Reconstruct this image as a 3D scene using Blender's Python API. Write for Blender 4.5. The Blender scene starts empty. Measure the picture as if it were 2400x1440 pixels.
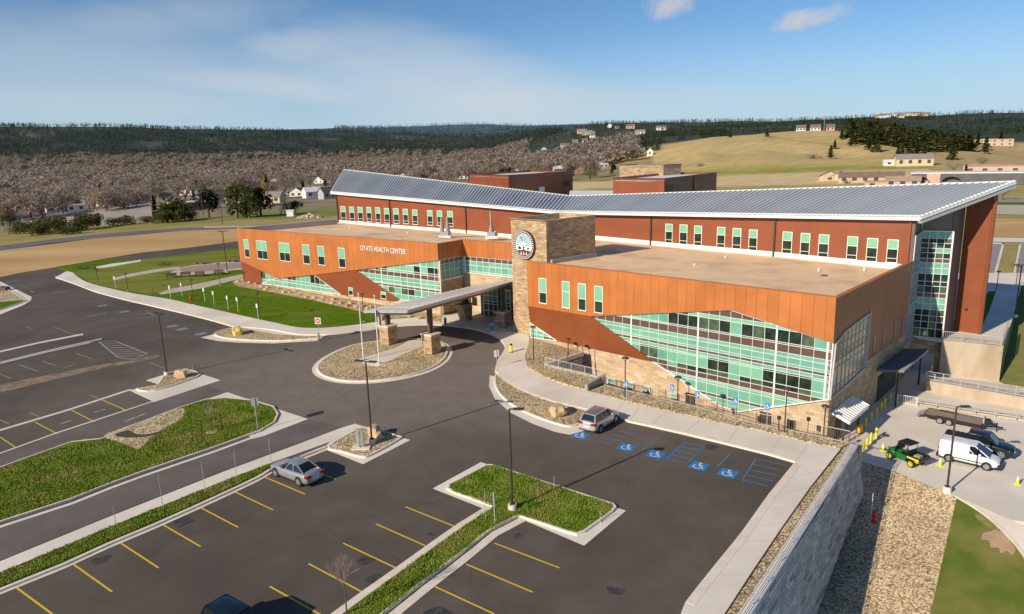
import bpy, math, random
import numpy as np
from mathutils import Vector, Matrix
R = random.Random(7)
SC = bpy.context.scene
COL = SC.collection
rad = math.radians
# ------------------------------------------------------------------ camera numbers (solved from the photograph)
FPX, PITCH, ROLL, CAMH = 1633.824, 0.218486, 0.0295642, 24.0376
SX, SY = 0.0021835, 0.0143593          # the car park falls gently towards the viewer
_cp, _sp, _cr, _sr = math.cos(PITCH), math.sin(PITCH), math.cos(ROLL), math.sin(ROLL)
_fw = Vector((0, _cp, -_sp)); _r0 = Vector((1, 0, 0)); _d0 = Vector((0, -_sp, -_cp))
_rt = _cr*_r0 + _sr*_d0; _dn = -_sr*_r0 + _cr*_d0
def ray(u, v): return _rt*(u-1200) + _dn*(v-720) + _fw*FPX
def G(x, y): return SX*x + SY*(y-50)
def L(u, v, dz=0.0):                   # where the sight line meets the car park plane
    d = ray(u, v); t = (CAMH + SY*50 - dz)/(SX*d.x + SY*d.y - d.z)
    return Vector((0, 0, CAMH)) + d*t
def Z(u, v, z):                        # where it meets a level plane
    d = ray(u, v); t = (z-CAMH)/d.z
    return Vector((0, 0, CAMH)) + d*t
def PL(u, v, P, n):
    d = ray(u, v); o = Vector((0, 0, CAMH)); t = n.dot(P-o)/n.dot(d); return o + d*t
def zof(u, v, P):
    d = ray(u, v); t = (d.x*P[0]+d.y*P[1])/(d.x**2+d.y**2); return CAMH + t*d.z
def pj(P):
    d = Vector(P)-Vector((0, 0, CAMH)); k = d.dot(_fw)
    return 1200+FPX*d.dot(_rt)/k, 720+FPX*d.dot(_dn)/k
class Frame:                           # a vertical wall: s along it, z up, outward is -y
    def __init__(s, A, B):
        s.A = Vector((A[0], A[1], 0)); d = Vector((B[0]-A[0], B[1]-A[1], 0)); s.len = d.length
        s.d = d.normalized(); s.a = math.atan2(s.d.y, s.d.x); s.n = Vector((s.d.y, -s.d.x, 0))
        s.M = Matrix.Translation(s.A) @ Matrix.Rotation(s.a, 4, 'Z')
    def at(s, u, v, off=0.0):
        P = PL(u, v, s.A + s.n*off, s.n); return ((P-s.A).dot(s.d), P.z)
    def P(s, q, off=0.0): return s.A + s.d*q[0] + s.n*off + Vector((0, 0, q[1]))
# ------------------------------------------------------------------ mesh helpers
class MB:
    def __init__(s): s.v = []; s.f = []
    def add(s, vs, fs):
        b = len(s.v); s.v += [tuple(p) for p in vs]; s.f += [tuple(i+b for i in f) for f in fs]; return s
    def box(s, x0, x1, y0, y1, z0, z1):
        return s.add([(x0,y0,z0),(x1,y0,z0),(x1,y1,z0),(x0,y1,z0),(x0,y0,z1),(x1,y0,z1),(x1,y1,z1),(x0,y1,z1)],
                     [(0,3,2,1),(4,5,6,7),(0,1,5,4),(1,2,6,5),(2,3,7,6),(3,0,4,7)])
    def tube(s, p, q, r0, r1=None, n=8, caps=True):
        p = Vector(p); q = Vector(q); r1 = r0 if r1 is None else r1
        d = (q-p).normalized(); a = d.orthogonal().normalized(); b = d.cross(a)
        vs = []
        for c, r in ((p, r0), (q, r1)):
            for k in range(n):
                t = 2*math.pi*k/n; vs.append(c + a*(r*math.cos(t)) + b*(r*math.sin(t)))
        fs = [(k, (k+1) % n, n+(k+1) % n, n+k) for k in range(n)]
        if caps: fs += [tuple(range(n-1, -1, -1)), tuple(range(n, 2*n))]
        return s.add(vs, fs)
    def bar(s, p, q, w, h=None, up=Vector((0, 0, 1))):
        p = Vector(p); q = Vector(q); h = w if h is None else h
        d = (q-p).normalized(); a = d.cross(up)
        if a.length < 1e-4: a = d.cross(Vector((1, 0, 0)))
        a.normalize(); b = a.cross(d)
        vs = [c + a*(i*w/2) + b*(j*h/2) for c in (p, q) for i, j in ((-1,-1),(1,-1),(1,1),(-1,1))]
        return s.add(vs, [(0,1,2,3),(7,6,5,4),(0,4,5,1),(1,5,6,2),(2,6,7,3),(3,7,4,0)])
    def prism_xz(s, poly, y0, y1):     # polygon in (x,z), front face at y0, back at y1
        n = len(poly)
        vs = [(p[0], y0, p[1]) for p in poly] + [(p[0], y1, p[1]) for p in poly]
        return s.add(vs, [tuple(range(n)), tuple(range(2*n-1, n-1, -1))] + [(i, n+i, n+(i+1) % n, (i+1) % n) for i in range(n)])
    def slab(s, pts, h):               # polygon of 3-D points, thickened downwards
        n = len(pts); pts = [Vector(p) for p in pts]
        if sum(pts[i].x*pts[(i+1) % n].y - pts[(i+1) % n].x*pts[i].y for i in range(n)) < 0: pts = pts[::-1]
        vs = list(pts) + [p - Vector((0, 0, h)) for p in pts]
        return s.add(vs, [tuple(range(n)), tuple(range(2*n-1, n-1, -1))] + [(i, n+i, n+(i+1) % n, (i+1) % n) for i in range(n)])
    def loft(s, rings, closed=True, cap=True):
        n = len(rings[0]); vs = [p for r in rings for p in r]; fs = []
        for i in range(len(rings)-1):
            for k in range(n if closed else n-1):
                a, b = i*n+k, i*n+(k+1) % n; fs.append((a, b, b+n, a+n))
        if cap: fs += [tuple(range(n-1, -1, -1)), tuple(range((len(rings)-1)*n, len(rings)*n))]
        return s.add(vs, fs)
    def sphere(s, c, r, nu=10, nv=6, sc=(1, 1, 1)):
        c = Vector(c)
        rings = [[c + Vector((r*sc[0]*math.sin(math.pi*j/nv)*math.cos(2*math.pi*i/nu), r*sc[1]*math.sin(math.pi*j/nv)*math.sin(2*math.pi*i/nu),
                  -r*sc[2]*math.cos(math.pi*j/nv))) for i in range(nu)] for j in range(1, nv)]
        return s.loft(rings)
    def build(s, name, mat, parent=None, smooth=False, M=None, bevel=0):
        me = bpy.data.meshes.new(name); me.from_pydata(s.v, [], s.f); me.update()
        if smooth: me.shade_smooth()
        o = bpy.data.objects.new(name, me); COL.objects.link(o)
        if mat: me.materials.append(mat)
        if M is not None: o.matrix_world = M
        if parent is not None:
            o.parent = parent
            if getattr(s, 'local', False): o.matrix_parent_inverse = Matrix.Identity(4)
            else: o.matrix_parent_inverse = WM(parent).inverted()
        if bevel:
            b = o.modifiers.new('bevel', 'BEVEL'); b.width = bevel; b.segments = 2; b.limit_method = 'ANGLE'
        return o
def WM(o): return (WM(o.parent) @ o.matrix_parent_inverse @ o.matrix_basis) if o.parent else o.matrix_basis.copy()
class LMB(MB):                         # coordinates given in the parent's own space
    local = True
def tag(o, label=None, cat=None, group=None, kind=None):
    if label: o['label'] = label
    if cat: o['category'] = cat
    if group: o['group'] = group
    if kind: o['kind'] = kind
    return o
def thing(name, label, cat, loc=(0, 0, 0), rz=0.0, group=None):
    o = bpy.data.objects.new(name, None); COL.objects.link(o)
    o.location = loc; o.rotation_euler = (0, 0, rz); o.empty_display_size = 0.3
    return tag(o, label, cat, group)
def ALLKIDS(o): return [c for c in bpy.data.objects if c.parent == o]
def snapshot(o):                       # remember a thing's tree once, so copying is quick
    return (o, [snapshot(c) for c in ALLKIDS(o)])
def dup(tree, loc=None, rz=None, label=None, group=None, scale=None, parent=None):
    o, ks = tree; c = o.copy(); COL.objects.link(c)
    if parent is not None: c.parent = parent
    if loc is not None: c.location = loc
    if rz is not None: c.rotation_euler = (0, 0, rz)
    if scale is not None: c.scale = (scale,)*3 if not isinstance(scale, tuple) else scale
    if label: c['label'] = label
    if group: c['group'] = group
    for k in ks: dup(k, parent=c)
    return c
def structure(mb, name, mat, label=None, smooth=False):
    o = mb.build(name, mat, smooth=smooth); return tag(o, label, None, None, 'structure')
def spl(pts, n=5, closed=False):       # Catmull-Rom through pixel points
    out = []; m = len(pts)
    for i in range(m if closed else m-1):
        g = (lambda k: pts[k % m]) if closed else (lambda k: pts[min(max(k, 0), m-1)])
        a, b, c, d = g(i-1), g(i), g(i+1), g(i+2)
        for j in range(n):
            t = j/n
            out.append(tuple(0.5*((2*b[k]) + (-a[k]+c[k])*t + (2*a[k]-5*b[k]+4*c[k]-d[k])*t*t + (-a[k]+3*b[k]-3*c[k]+d[k])*t**3) for k in range(2)))
    if not closed: out.append(pts[-1])
    return out
def offs(pts, d, closed=True):         # miter offset to the left of travel, in plan
    n = len(pts); out = []
    for i in range(n):
        p = Vector(pts[i][:2])
        a = Vector(pts[i-1][:2]) if (closed or i > 0) else None
        b = Vector(pts[(i+1) % n][:2]) if (closed or i < n-1) else None
        e1 = (p-a).normalized() if a is not None and (p-a).length > 1e-6 else None
        e2 = (b-p).normalized() if b is not None and (b-p).length > 1e-6 else None
        if e1 is None: e1 = e2
        if e2 is None: e2 = e1
        n1 = Vector((-e1.y, e1.x)); n2 = Vector((-e2.y, e2.x)); m = n1+n2
        if m.length < 1e-3: m = n1
        m.normalize(); k = d/max(0.45, m.dot(n1)); out.append(p + m*k)
    return out
def area(p): return sum(p[i][0]*p[(i+1) % len(p)][1]-p[(i+1) % len(p)][0]*p[i][1] for i in range(len(p)))/2
def W(px): return [L(u, v) for u, v in px]
def lift(pts, dz): return [Vector((p[0], p[1], G(p[0], p[1])+dz)) for p in pts]
def patch(name, pts, dz, mat, th=0.0, label=None, kind='structure'):
    mb = MB(); P = lift(pts, dz)
    if th: mb.slab(P, th)
    else:
        if area(P) < 0: P = P[::-1]
        mb.add(P, [tuple(range(len(P)))])
    o = mb.build(name, mat); tag(o, label, None, None, kind); return o
def kerb(name, pts, w, h, mat, closed=False, base=0.0, label=None, zf=None, gap=None):
    zf = zf or G
    a = [Vector(p[:2]) for p in pts]; b = offs(a, w, closed); n = len(a); mb = MB()
    vs = []
    for p, q in zip(a, b):
        zp, zq = zf(p.x, p.y), zf(q.x, q.y)
        e = (q-p)*0.18
        vs += [(p.x, p.y, zp-0.1+base), (p.x+e.x*.6, p.y+e.y*.6, zp+h+base-.03), (p.x+e.x, p.y+e.y, zp+h+base), (q.x, q.y, zq+h+base), (q.x, q.y, zq-0.1+base)]
    fs = []
    for i in range(n if closed else n-1):
        j = (i+1) % n
        for k in range(4): fs.append((5*i+k, 5*j+k, 5*j+k+1, 5*i+k+1))
    mb.add(vs, fs)
    if not closed: mb.f += [(0, 1, 2, 3, 4), tuple(5*(n-1)+k for k in (4, 3, 2, 1, 0))]
    return tag(mb.build(name, mat), label, None, None, 'structure')
# ------------------------------------------------------------------ materials
def M_(name, c, rough=0.8, c2=None, scale=3.0, detail=4, bump=0.0, bscale=None, metal=0.0, lo=.35, hi=.65, coord='Object', stretch=(1, 1, 1), spec=None, c3=None, s3=0.08):
    m = bpy.data.materials.new(name); m.use_nodes = True; nt = m.node_tree; N = nt.nodes; lk = nt.links
    b = N['Principled BSDF']; b.inputs['Roughness'].default_value = rough; b.inputs['Metallic'].default_value = metal
    if spec is not None: b.inputs['Specular IOR Level'].default_value = spec
    c = tuple(c)+(1,); b.inputs['Base Color'].default_value = c
    tc = N.new('ShaderNodeTexCoord'); mp = N.new('ShaderNodeMapping'); mp.inputs['Scale'].default_value = stretch
    lk.new(tc.outputs[coord], mp.inputs['Vector'])
    if c2 is not None:
        nz = N.new('ShaderNodeTexNoise'); nz.inputs['Scale'].default_value = scale; nz.inputs['Detail'].default_value = detail; nz.inputs['Roughness'].default_value = .6
        lk.new(mp.outputs[0], nz.inputs['Vector'])
        rp = N.new('ShaderNodeValToRGB'); rp.color_ramp.elements[0].position = lo; rp.color_ramp.elements[1].position = hi
        rp.color_ramp.elements[0].color = c; rp.color_ramp.elements[1].color = tuple(c2)+(1,)
        lk.new(nz.outputs['Fac'], rp.inputs['Fac']); out = rp.outputs['Color']
        if c3 is not None:
            n3 = N.new('ShaderNodeTexNoise'); n3.inputs['Scale'].default_value = s3; n3.inputs['Detail'].default_value = 5
            lk.new(mp.outputs[0], n3.inputs['Vector'])
            r3 = N.new('ShaderNodeValToRGB'); r3.color_ramp.elements[0].position = .48; r3.color_ramp.elements[1].position = .68
            lk.new(n3.outputs['Fac'], r3.inputs['Fac'])
            mx = N.new('ShaderNodeMix'); mx.data_type = 'RGBA'; lk.new(r3.outputs['Color'], mx.inputs['Factor'])
            lk.new(out, mx.inputs['A']); mx.inputs['B'].default_value = tuple(c3)+(1,); out = mx.outputs['Result']
        lk.new(out, b.inputs['Base Color'])
    if bump:
        nb = N.new('ShaderNodeTexNoise'); nb.inputs['Scale'].default_value = bscale or scale*4; nb.inputs['Detail'].default_value = 3
        lk.new(mp.outputs[0], nb.inputs['Vector'])
        bp = N.new('ShaderNodeBump'); bp.inputs['Strength'].default_value = min(1, bump); bp.inputs['Distance'].default_value = .05
        lk.new(nb.outputs['Fac'], bp.inputs['Height']); lk.new(bp.outputs[0], b.inputs['Normal'])
    return m
def M_brick(name, cs, mortar, bw, bh, ms=.02, rough=.85, bump=.5, swap=True, scale=1.0, offset=.5, noise=None):
    """courses run along local x, height local z; each unit takes a colour from a ramp"""
    m = bpy.data.materials.new(name); m.use_nodes = True; nt = m.node_tree; N = nt.nodes; lk = nt.links
    b = N['Principled BSDF']; b.inputs['Roughness'].default_value = rough
    tc = N.new('ShaderNodeTexCoord'); sp = N.new('ShaderNodeSeparateXYZ'); cb = N.new('ShaderNodeCombineXYZ')
    lk.new(tc.outputs['Object'], sp.inputs[0])
    ad = N.new('ShaderNodeMath'); ad.operation = 'ADD'; lk.new(sp.outputs['X'], ad.inputs[0]); lk.new(sp.outputs['Y'], ad.inputs[1])
    lk.new(ad.outputs[0], cb.inputs['X']); lk.new(sp.outputs['Z'], cb.inputs['Y'])
    br = N.new('ShaderNodeTexBrick'); br.inputs['Scale'].default_value = scale; br.inputs['Brick Width'].default_value = bw; br.inputs['Row Height'].default_value = bh
    br.inputs['Mortar Size'].default_value = ms; br.inputs['Color1'].default_value = (0, 0, 0, 1); br.inputs['Color2'].default_value = (1, 1, 1, 1); br.inputs['Mortar'].default_value = (.5, .5, .5, 1)
    br.offset = offset; br.squash = .7; br.squash_frequency = 3
    lk.new(cb.outputs[0], br.inputs['Vector'])
    rp = N.new('ShaderNodeValToRGB'); el = rp.color_ramp.elements
    while len(el) < len(cs): el.new(.5)
    for i, c in enumerate(cs): el[i].position = i/(len(cs)-1); el[i].color = tuple(c)+(1,)
    lk.new(br.outputs['Color'], rp.inputs['Fac'])
    mx = N.new('ShaderNodeMix'); mx.data_type = 'RGBA'; lk.new(br.outputs['Fac'], mx.inputs['Factor']); lk.new(rp.outputs['Color'], mx.inputs['A']); mx.inputs['B'].default_value = tuple(mortar)+(1,)
    out = mx.outputs['Result']
    nz = N.new('ShaderNodeTexNoise'); nz.inputs['Scale'].default_value = noise or .35; nz.inputs['Detail'].default_value = 6; lk.new(tc.outputs['Object'], nz.inputs['Vector'])
    mr = N.new('ShaderNodeMapRange'); mr.inputs['From Min'].default_value = .3; mr.inputs['From Max'].default_value = .7; mr.inputs['To Min'].default_value = .86; mr.inputs['To Max'].default_value = 1.1
    lk.new(nz.outputs['Fac'], mr.inputs[0])
    m2 = N.new('ShaderNodeMix'); m2.data_type = 'RGBA'; m2.blend_type = 'MULTIPLY'; m2.inputs['Factor'].default_value = 1
    lk.new(out, m2.inputs['A']); lk.new(mr.outputs[0], m2.inputs['B']); lk.new(m2.outputs['Result'], b.inputs['Base Color'])
    if bump:
        bp = N.new('ShaderNodeBump'); bp.inputs['Strength'].default_value = bump; bp.inputs['Distance'].default_value = .05
        sb = N.new('ShaderNodeMath'); sb.operation = 'SUBTRACT'; lk.new(br.outputs['Color'], sb.inputs[0]); lk.new(br.outputs['Fac'], sb.inputs[1])
        lk.new(sb.outputs[0], bp.inputs['Height']); lk.new(bp.outputs[0], b.inputs['Normal'])
    return m
def M_gravel(name, cs, cell=.22, bump=1.0, tint=None):
    m = bpy.data.materials.new(name); m.use_nodes = True; nt = m.node_tree; N = nt.nodes; lk = nt.links
    b = N['Principled BSDF']; b.inputs['Roughness'].default_value = .9
    tc = N.new('ShaderNodeTexCoord'); vo = N.new('ShaderNodeTexVoronoi'); vo.inputs['Scale'].default_value = 1/cell
    nz = N.new('ShaderNodeTexNoise'); nz.inputs['Scale'].default_value = .25; nz.inputs['Detail'].default_value = 4
    lk.new(tc.outputs['Object'], vo.inputs['Vector']); lk.new(tc.outputs['Object'], nz.inputs['Vector'])
    sp = N.new('ShaderNodeSeparateColor'); lk.new(vo.outputs['Color'], sp.inputs[0])
    rp = N.new('ShaderNodeValToRGB'); el = rp.color_ramp.elements
    while len(el) < len(cs): el.new(.5)
    for i, c in enumerate(cs): el[i].position = i/(len(cs)-1); el[i].color = tuple(c)+(1,)
    lk.new(sp.outputs[0], rp.inputs['Fac'])
    dk = N.new('ShaderNodeMapRange'); dk.inputs['From Min'].default_value = .42; dk.inputs['From Max'].default_value = .8; dk.inputs['To Min'].default_value = 1.0; dk.inputs['To Max'].default_value = .35
    lk.new(vo.outputs['Distance'], dk.inputs[0])
    m1 = N.new('ShaderNodeMix'); m1.data_type = 'RGBA'; m1.blend_type = 'MULTIPLY'; m1.inputs['Factor'].default_value = 1
    lk.new(rp.outputs['Color'], m1.inputs['A']); lk.new(dk.outputs[0], m1.inputs['B'])
    mr = N.new('ShaderNodeMapRange'); mr.inputs['From Min'].default_value = .3; mr.inputs['From Max'].default_value = .7; mr.inputs['To Min'].default_value = .75; mr.inputs['To Max'].default_value = 1.15
    lk.new(nz.outputs['Fac'], mr.inputs[0])
    m2 = N.new('ShaderNodeMix'); m2.data_type = 'RGBA'; m2.blend_type = 'MULTIPLY'; m2.inputs['Factor'].default_value = 1
    lk.new(m1.outputs['Result'], m2.inputs['A']); lk.new(mr.outputs[0], m2.inputs['B']); lk.new(m2.outputs['Result'], b.inputs['Base Color'])
    bp = N.new('ShaderNodeBump'); bp.inputs['Strength'].default_value = bump*.45; bp.inputs['Distance'].default_value = .08; bp.invert = True
    lk.new(vo.outputs['Distance'], bp.inputs['Height']); lk.new(bp.outputs[0], b.inputs['Normal'])
    return m
def M_glass(name, tint, rough=.06, dark=.5):
    m = M_(name, tint, rough, spec=.8); return m
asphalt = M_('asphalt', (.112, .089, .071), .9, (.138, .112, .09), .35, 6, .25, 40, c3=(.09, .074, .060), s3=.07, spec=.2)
asphalt2 = M_('asphalt_road', (.14, .115, .098), .9, (.18, .152, .13), .3, 6, .2, 40, spec=.2)
asphalt_far = M_('asphalt_far', (.13, .115, .13), .9, (.17, .15, .16), .1, 4)
concrete = M_('concrete', (.76, .665, .55), .85, (.86, .77, .655), .25, 7, .15, 30, c3=(.70, .61, .51), s3=.12)
concrete2 = M_('concrete_kerb', (.74, .62, .50), .85, (.84, .73, .60), 1.2, 6, .2, 30)
conc_wall = M_('concrete_wall', (.46, .36, .25), .85, (.58, .48, .36), .5, 8, .2, 8, c3=(.38, .29, .19), s3=.3, stretch=(1, 1, .35))
grass_m = M_('grass_bright', (.07, .14, .002), .95, (.12, .20, .006), 1.1, 8, .8, 9, c3=(.10, .16, .01), s3=.16, spec=.05)
grass_d = M_('grass_rough', (.09, .15, .01), .95, (.19, .23, .025), .9, 8, .9, 8, c3=(.2, .16, .04), s3=.22, spec=.05)
grass_l = M_('grass_lawn', (.062, .14, .002), .95, (.125, .20, .012), .8, 9, .5, 6, c3=(.15, .19, .03), s3=.11, stretch=(1, 3, 1), spec=.03)
grass_dry = M_('grass_dry', (.34, .27, .09), .95, (.44, .34, .13), .08, 6, c3=(.26, .25, .06), s3=.02, spec=.1)
dirt_m = M_('dirt_field', (.54, .33, .14), .95, (.66, .45, .22), .06, 7, .2, 2, c3=(.44, .26, .10), s3=.03, stretch=(.35, 1.6, 1), spec=.1)
soil_m = M_('bare_soil', (.42, .27, .16), .95, (.5, .34, .2), 1.2, 6, .3, 6)
gravel_m = M_gravel('river_gravel', [(.26, .17, .08), (.52, .36, .17), (.72, .55, .29), (.92, .76, .48), (.46, .30, .14)], .14)
gravel_s = M_gravel('river_gravel_bank', [(.44, .27, .13), (.68, .46, .24), (.84, .62, .36), (.98, .80, .54), (.66, .44, .23)], .13)
stone_m = M_brick('ledge_stone', [(.30, .19, .10), (.52, .36, .20), (.42, .28, .16), (.62, .46, .28), (.46, .30, .17)], (.24, .16, .09), .85, .24, .012, bump=.6)
stone_w = M_brick('ledge_stone_wall', [(.44, .29, .17), (.62, .44, .27), (.54, .38, .23), (.70, .54, .36), (.58, .40, .24)], (.42, .29, .17), 1.1, .3, .01, bump=.5)
block_m = M_brick('split_block', [(.22, .21, .20), (.46, .44, .42), (.34, .33, .33), (.56, .53, .50), (.30, .27, .25)], (.10, .095, .09), 1.1, .3, .02, bump=1.0)
orange_m = M_brick('orange_panel', [(.46, .142, .028), (.525, .17, .038), (.485, .152, .031), (.53, .172, .04)], (.24, .066, .013), 1.55, 30, .02, rough=.5, bump=.1)
rust_m = M_brick('rust_panel', [(.24, .058, .011), (.25, .062, .012), (.245, .06, .0115)], (.2, .047, .009), 4.8, .3, .008, rough=.5, bump=.1)
red_m = M_brick('red_metal_siding', [(.255, .062, .017), (.265, .067, .019), (.26, .064, .018)], (.2, .047, .013), 40, .45, .012, rough=.5, bump=.15)
brown_m = M_brick('brown_metal_panel', [(.27, .10, .045), (.285, .108, .05), (.278, .104, .047)], (.2, .075, .034), 1.6, 30, .008, rough=.5, bump=.1)
grey_panel = M_('grey_panel', (.34, .31, .30), .6, (.4, .37, .35), .5)
white_m = M_('white_metal', (.82, .80, .76), .45, (.86, .84, .80), 2)
flash_m = M_('white_flashing', (.82, .78, .70), .5, (.88, .84, .78), 1)
alu_m = M_('aluminium', (.72, .72, .70), .4, (.78, .78, .76), 3, metal=.2)
steel_m = M_('dark_steel', (.05, .035, .028), .5, (.065, .045, .035), 4)
galv_m = M_('galvanised_steel', (.5, .5, .49), .45, (.58, .58, .57), 5, metal=.4)
mint_m = M_('mint_glass', (.185, .44, .29), .1, (.24, .52, .33), .3, spec=.6)
mint2_m = M_('mint_spandrel', (.155, .40, .28), .08, (.22, .48, .34), .5, spec=.7)
shade_m = M_('shaded_mint_glass', (.10, .25, .20), .12, (.16, .33, .27), .5, spec=.4)  # darker copy of the mint glass, with shade put into its colour
dark_m = M_('dark_glass', (.012, .022, .014), .08, (.035, .055, .035), .9, 3, spec=.25)
brownp_m = M_('brown_spandrel', (.115, .07, .055), .3, (.13, .08, .062), .4)  # the second needle colour is a paler olive, used on whole trees
tan_roof = M_('tan_roof_ballast', (.86, .575, .33), .9, (.95, .655, .39), .6, 8, .15, 6, c3=(.70, .46, .26), s3=.22)
roof_m = M_('standing_seam_roof', (.39, .415, .44), .5, (.44, .465, .49), .08, 3, metal=0.0)
membrane = M_('white_membrane', (.72, .70, .70), .7, (.8, .78, .77), .4)
yellow_p = M_('yellow_paint', (.78, .50, .02), .7, (.66, .42, .03), 3, 6, lo=.4, hi=.75)
yellow_f = M_('worn_yellow_paint', (.42, .32, .12), .8, (.24, .19, .11), 2, 6)
white_p = M_('white_paint', (.75, .74, .70), .7, (.6, .58, .55), 4, 6)
white_f = M_('worn_white_paint', (.48, .45, .42), .8, (.26, .24, .22), 2.5, 6)
blue_p = M_('blue_paint', (.018, .19, .52), .7, (.025, .23, .56), 3)
blue_f = M_('worn_blue_paint', (.07, .22, .40), .8, (.09, .13, .19), 2.2, 6)
blue_w = M_('faded_blue_paint', (.20, .28, .36), .8, (.12, .13, .15), 1.5, 6)
yel_m = M_('safety_yellow', (.80, .72, .02), .5)
amber_m = M_('amber_plastic', (.85, .45, .01), .5)
rock_m = M_('sandstone', (.52, .34, .19), .9, (.68, .5, .31), 1.5, 7, .8, 3)
rock_y = M_('ochre_stone', (.66, .44, .10), .9, (.74, .55, .2), 2, 6, .8, 3)
red_p = M_('red_paint', (.62, .03, .02), .45)
black_m = M_('black_plastic', (.015, .015, .016), .5)
tyre_m = M_('tyre_rubber', (.02, .02, .02), .85)
rim_m = M_('alloy_rim', (.55, .55, .56), .35, metal=.6)
cglass = M_('car_glass', (.01, .014, .016), .04, spec=.9)
bark_m = M_('bark', (.10, .07, .05), .95, (.16, .11, .08), 6)

def pale_drive(m):                     # asphalt turns paler in a ragged ellipse round the oval island
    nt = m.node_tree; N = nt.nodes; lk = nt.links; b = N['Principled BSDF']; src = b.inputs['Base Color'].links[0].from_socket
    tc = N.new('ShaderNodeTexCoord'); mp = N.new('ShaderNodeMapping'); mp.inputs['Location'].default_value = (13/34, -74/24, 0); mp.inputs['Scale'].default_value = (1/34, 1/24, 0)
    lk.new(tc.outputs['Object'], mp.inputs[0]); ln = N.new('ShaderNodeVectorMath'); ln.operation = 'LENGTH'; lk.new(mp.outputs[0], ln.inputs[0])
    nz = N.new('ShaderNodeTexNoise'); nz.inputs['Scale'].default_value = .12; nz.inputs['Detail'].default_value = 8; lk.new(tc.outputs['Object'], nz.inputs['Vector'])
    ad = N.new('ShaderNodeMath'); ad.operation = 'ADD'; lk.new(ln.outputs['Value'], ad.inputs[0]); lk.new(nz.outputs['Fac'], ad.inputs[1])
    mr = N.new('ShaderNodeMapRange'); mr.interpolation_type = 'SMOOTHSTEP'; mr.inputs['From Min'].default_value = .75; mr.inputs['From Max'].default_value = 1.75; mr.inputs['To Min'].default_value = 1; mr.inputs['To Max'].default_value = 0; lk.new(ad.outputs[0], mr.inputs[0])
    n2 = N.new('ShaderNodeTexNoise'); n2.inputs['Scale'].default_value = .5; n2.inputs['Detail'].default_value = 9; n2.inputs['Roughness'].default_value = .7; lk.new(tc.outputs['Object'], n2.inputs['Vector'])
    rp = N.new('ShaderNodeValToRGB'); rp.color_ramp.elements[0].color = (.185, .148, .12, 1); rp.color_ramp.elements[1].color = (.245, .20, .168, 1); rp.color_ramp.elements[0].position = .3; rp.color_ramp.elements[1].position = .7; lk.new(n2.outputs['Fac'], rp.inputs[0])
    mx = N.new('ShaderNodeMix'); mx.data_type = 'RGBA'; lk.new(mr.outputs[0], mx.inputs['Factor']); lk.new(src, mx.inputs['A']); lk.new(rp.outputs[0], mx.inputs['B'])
    # fine grit and sealed cracks
    vo = N.new('ShaderNodeTexVoronoi'); vo.feature = 'DISTANCE_TO_EDGE'; vo.inputs['Scale'].default_value = .085
    dn = N.new('ShaderNodeTexNoise'); dn.inputs['Scale'].default_value = .6; dn.inputs['Detail'].default_value = 4; lk.new(tc.outputs['Object'], dn.inputs['Vector'])
    vv = N.new('ShaderNodeVectorMath'); vv.operation = 'MULTIPLY_ADD'; lk.new(dn.outputs['Color'], vv.inputs[0]); vv.inputs[1].default_value = (3, 3, 0); lk.new(tc.outputs['Object'], vv.inputs[2]); lk.new(vv.outputs[0], vo.inputs['Vector'])
    cr = N.new('ShaderNodeMapRange'); cr.inputs['From Min'].default_value = .002; cr.inputs['From Max'].default_value = .006; cr.inputs['To Min'].default_value = .88; cr.inputs['To Max'].default_value = 1; lk.new(vo.outputs['Distance'], cr.inputs[0])
    m2 = N.new('ShaderNodeMix'); m2.data_type = 'RGBA'; m2.blend_type = 'MULTIPLY'; m2.inputs['Factor'].default_value = 1; lk.new(mx.outputs['Result'], m2.inputs['A']); lk.new(cr.outputs[0], m2.inputs['B']); lk.new(m2.outputs['Result'], b.inputs['Base Color'])
pale_drive(asphalt)
# ================================================================== SETTING: terrain
def hz(u): return 357.24 - 0.02957*(u-1200)
def prof_z(u, r, v):                   # height that shows at row v, r metres away in column u
    d = ray(u, hz(u)); k = math.hypot(d.x, d.y); return zof(u, v, (d.x/k*r, d.y/k*r))
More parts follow.
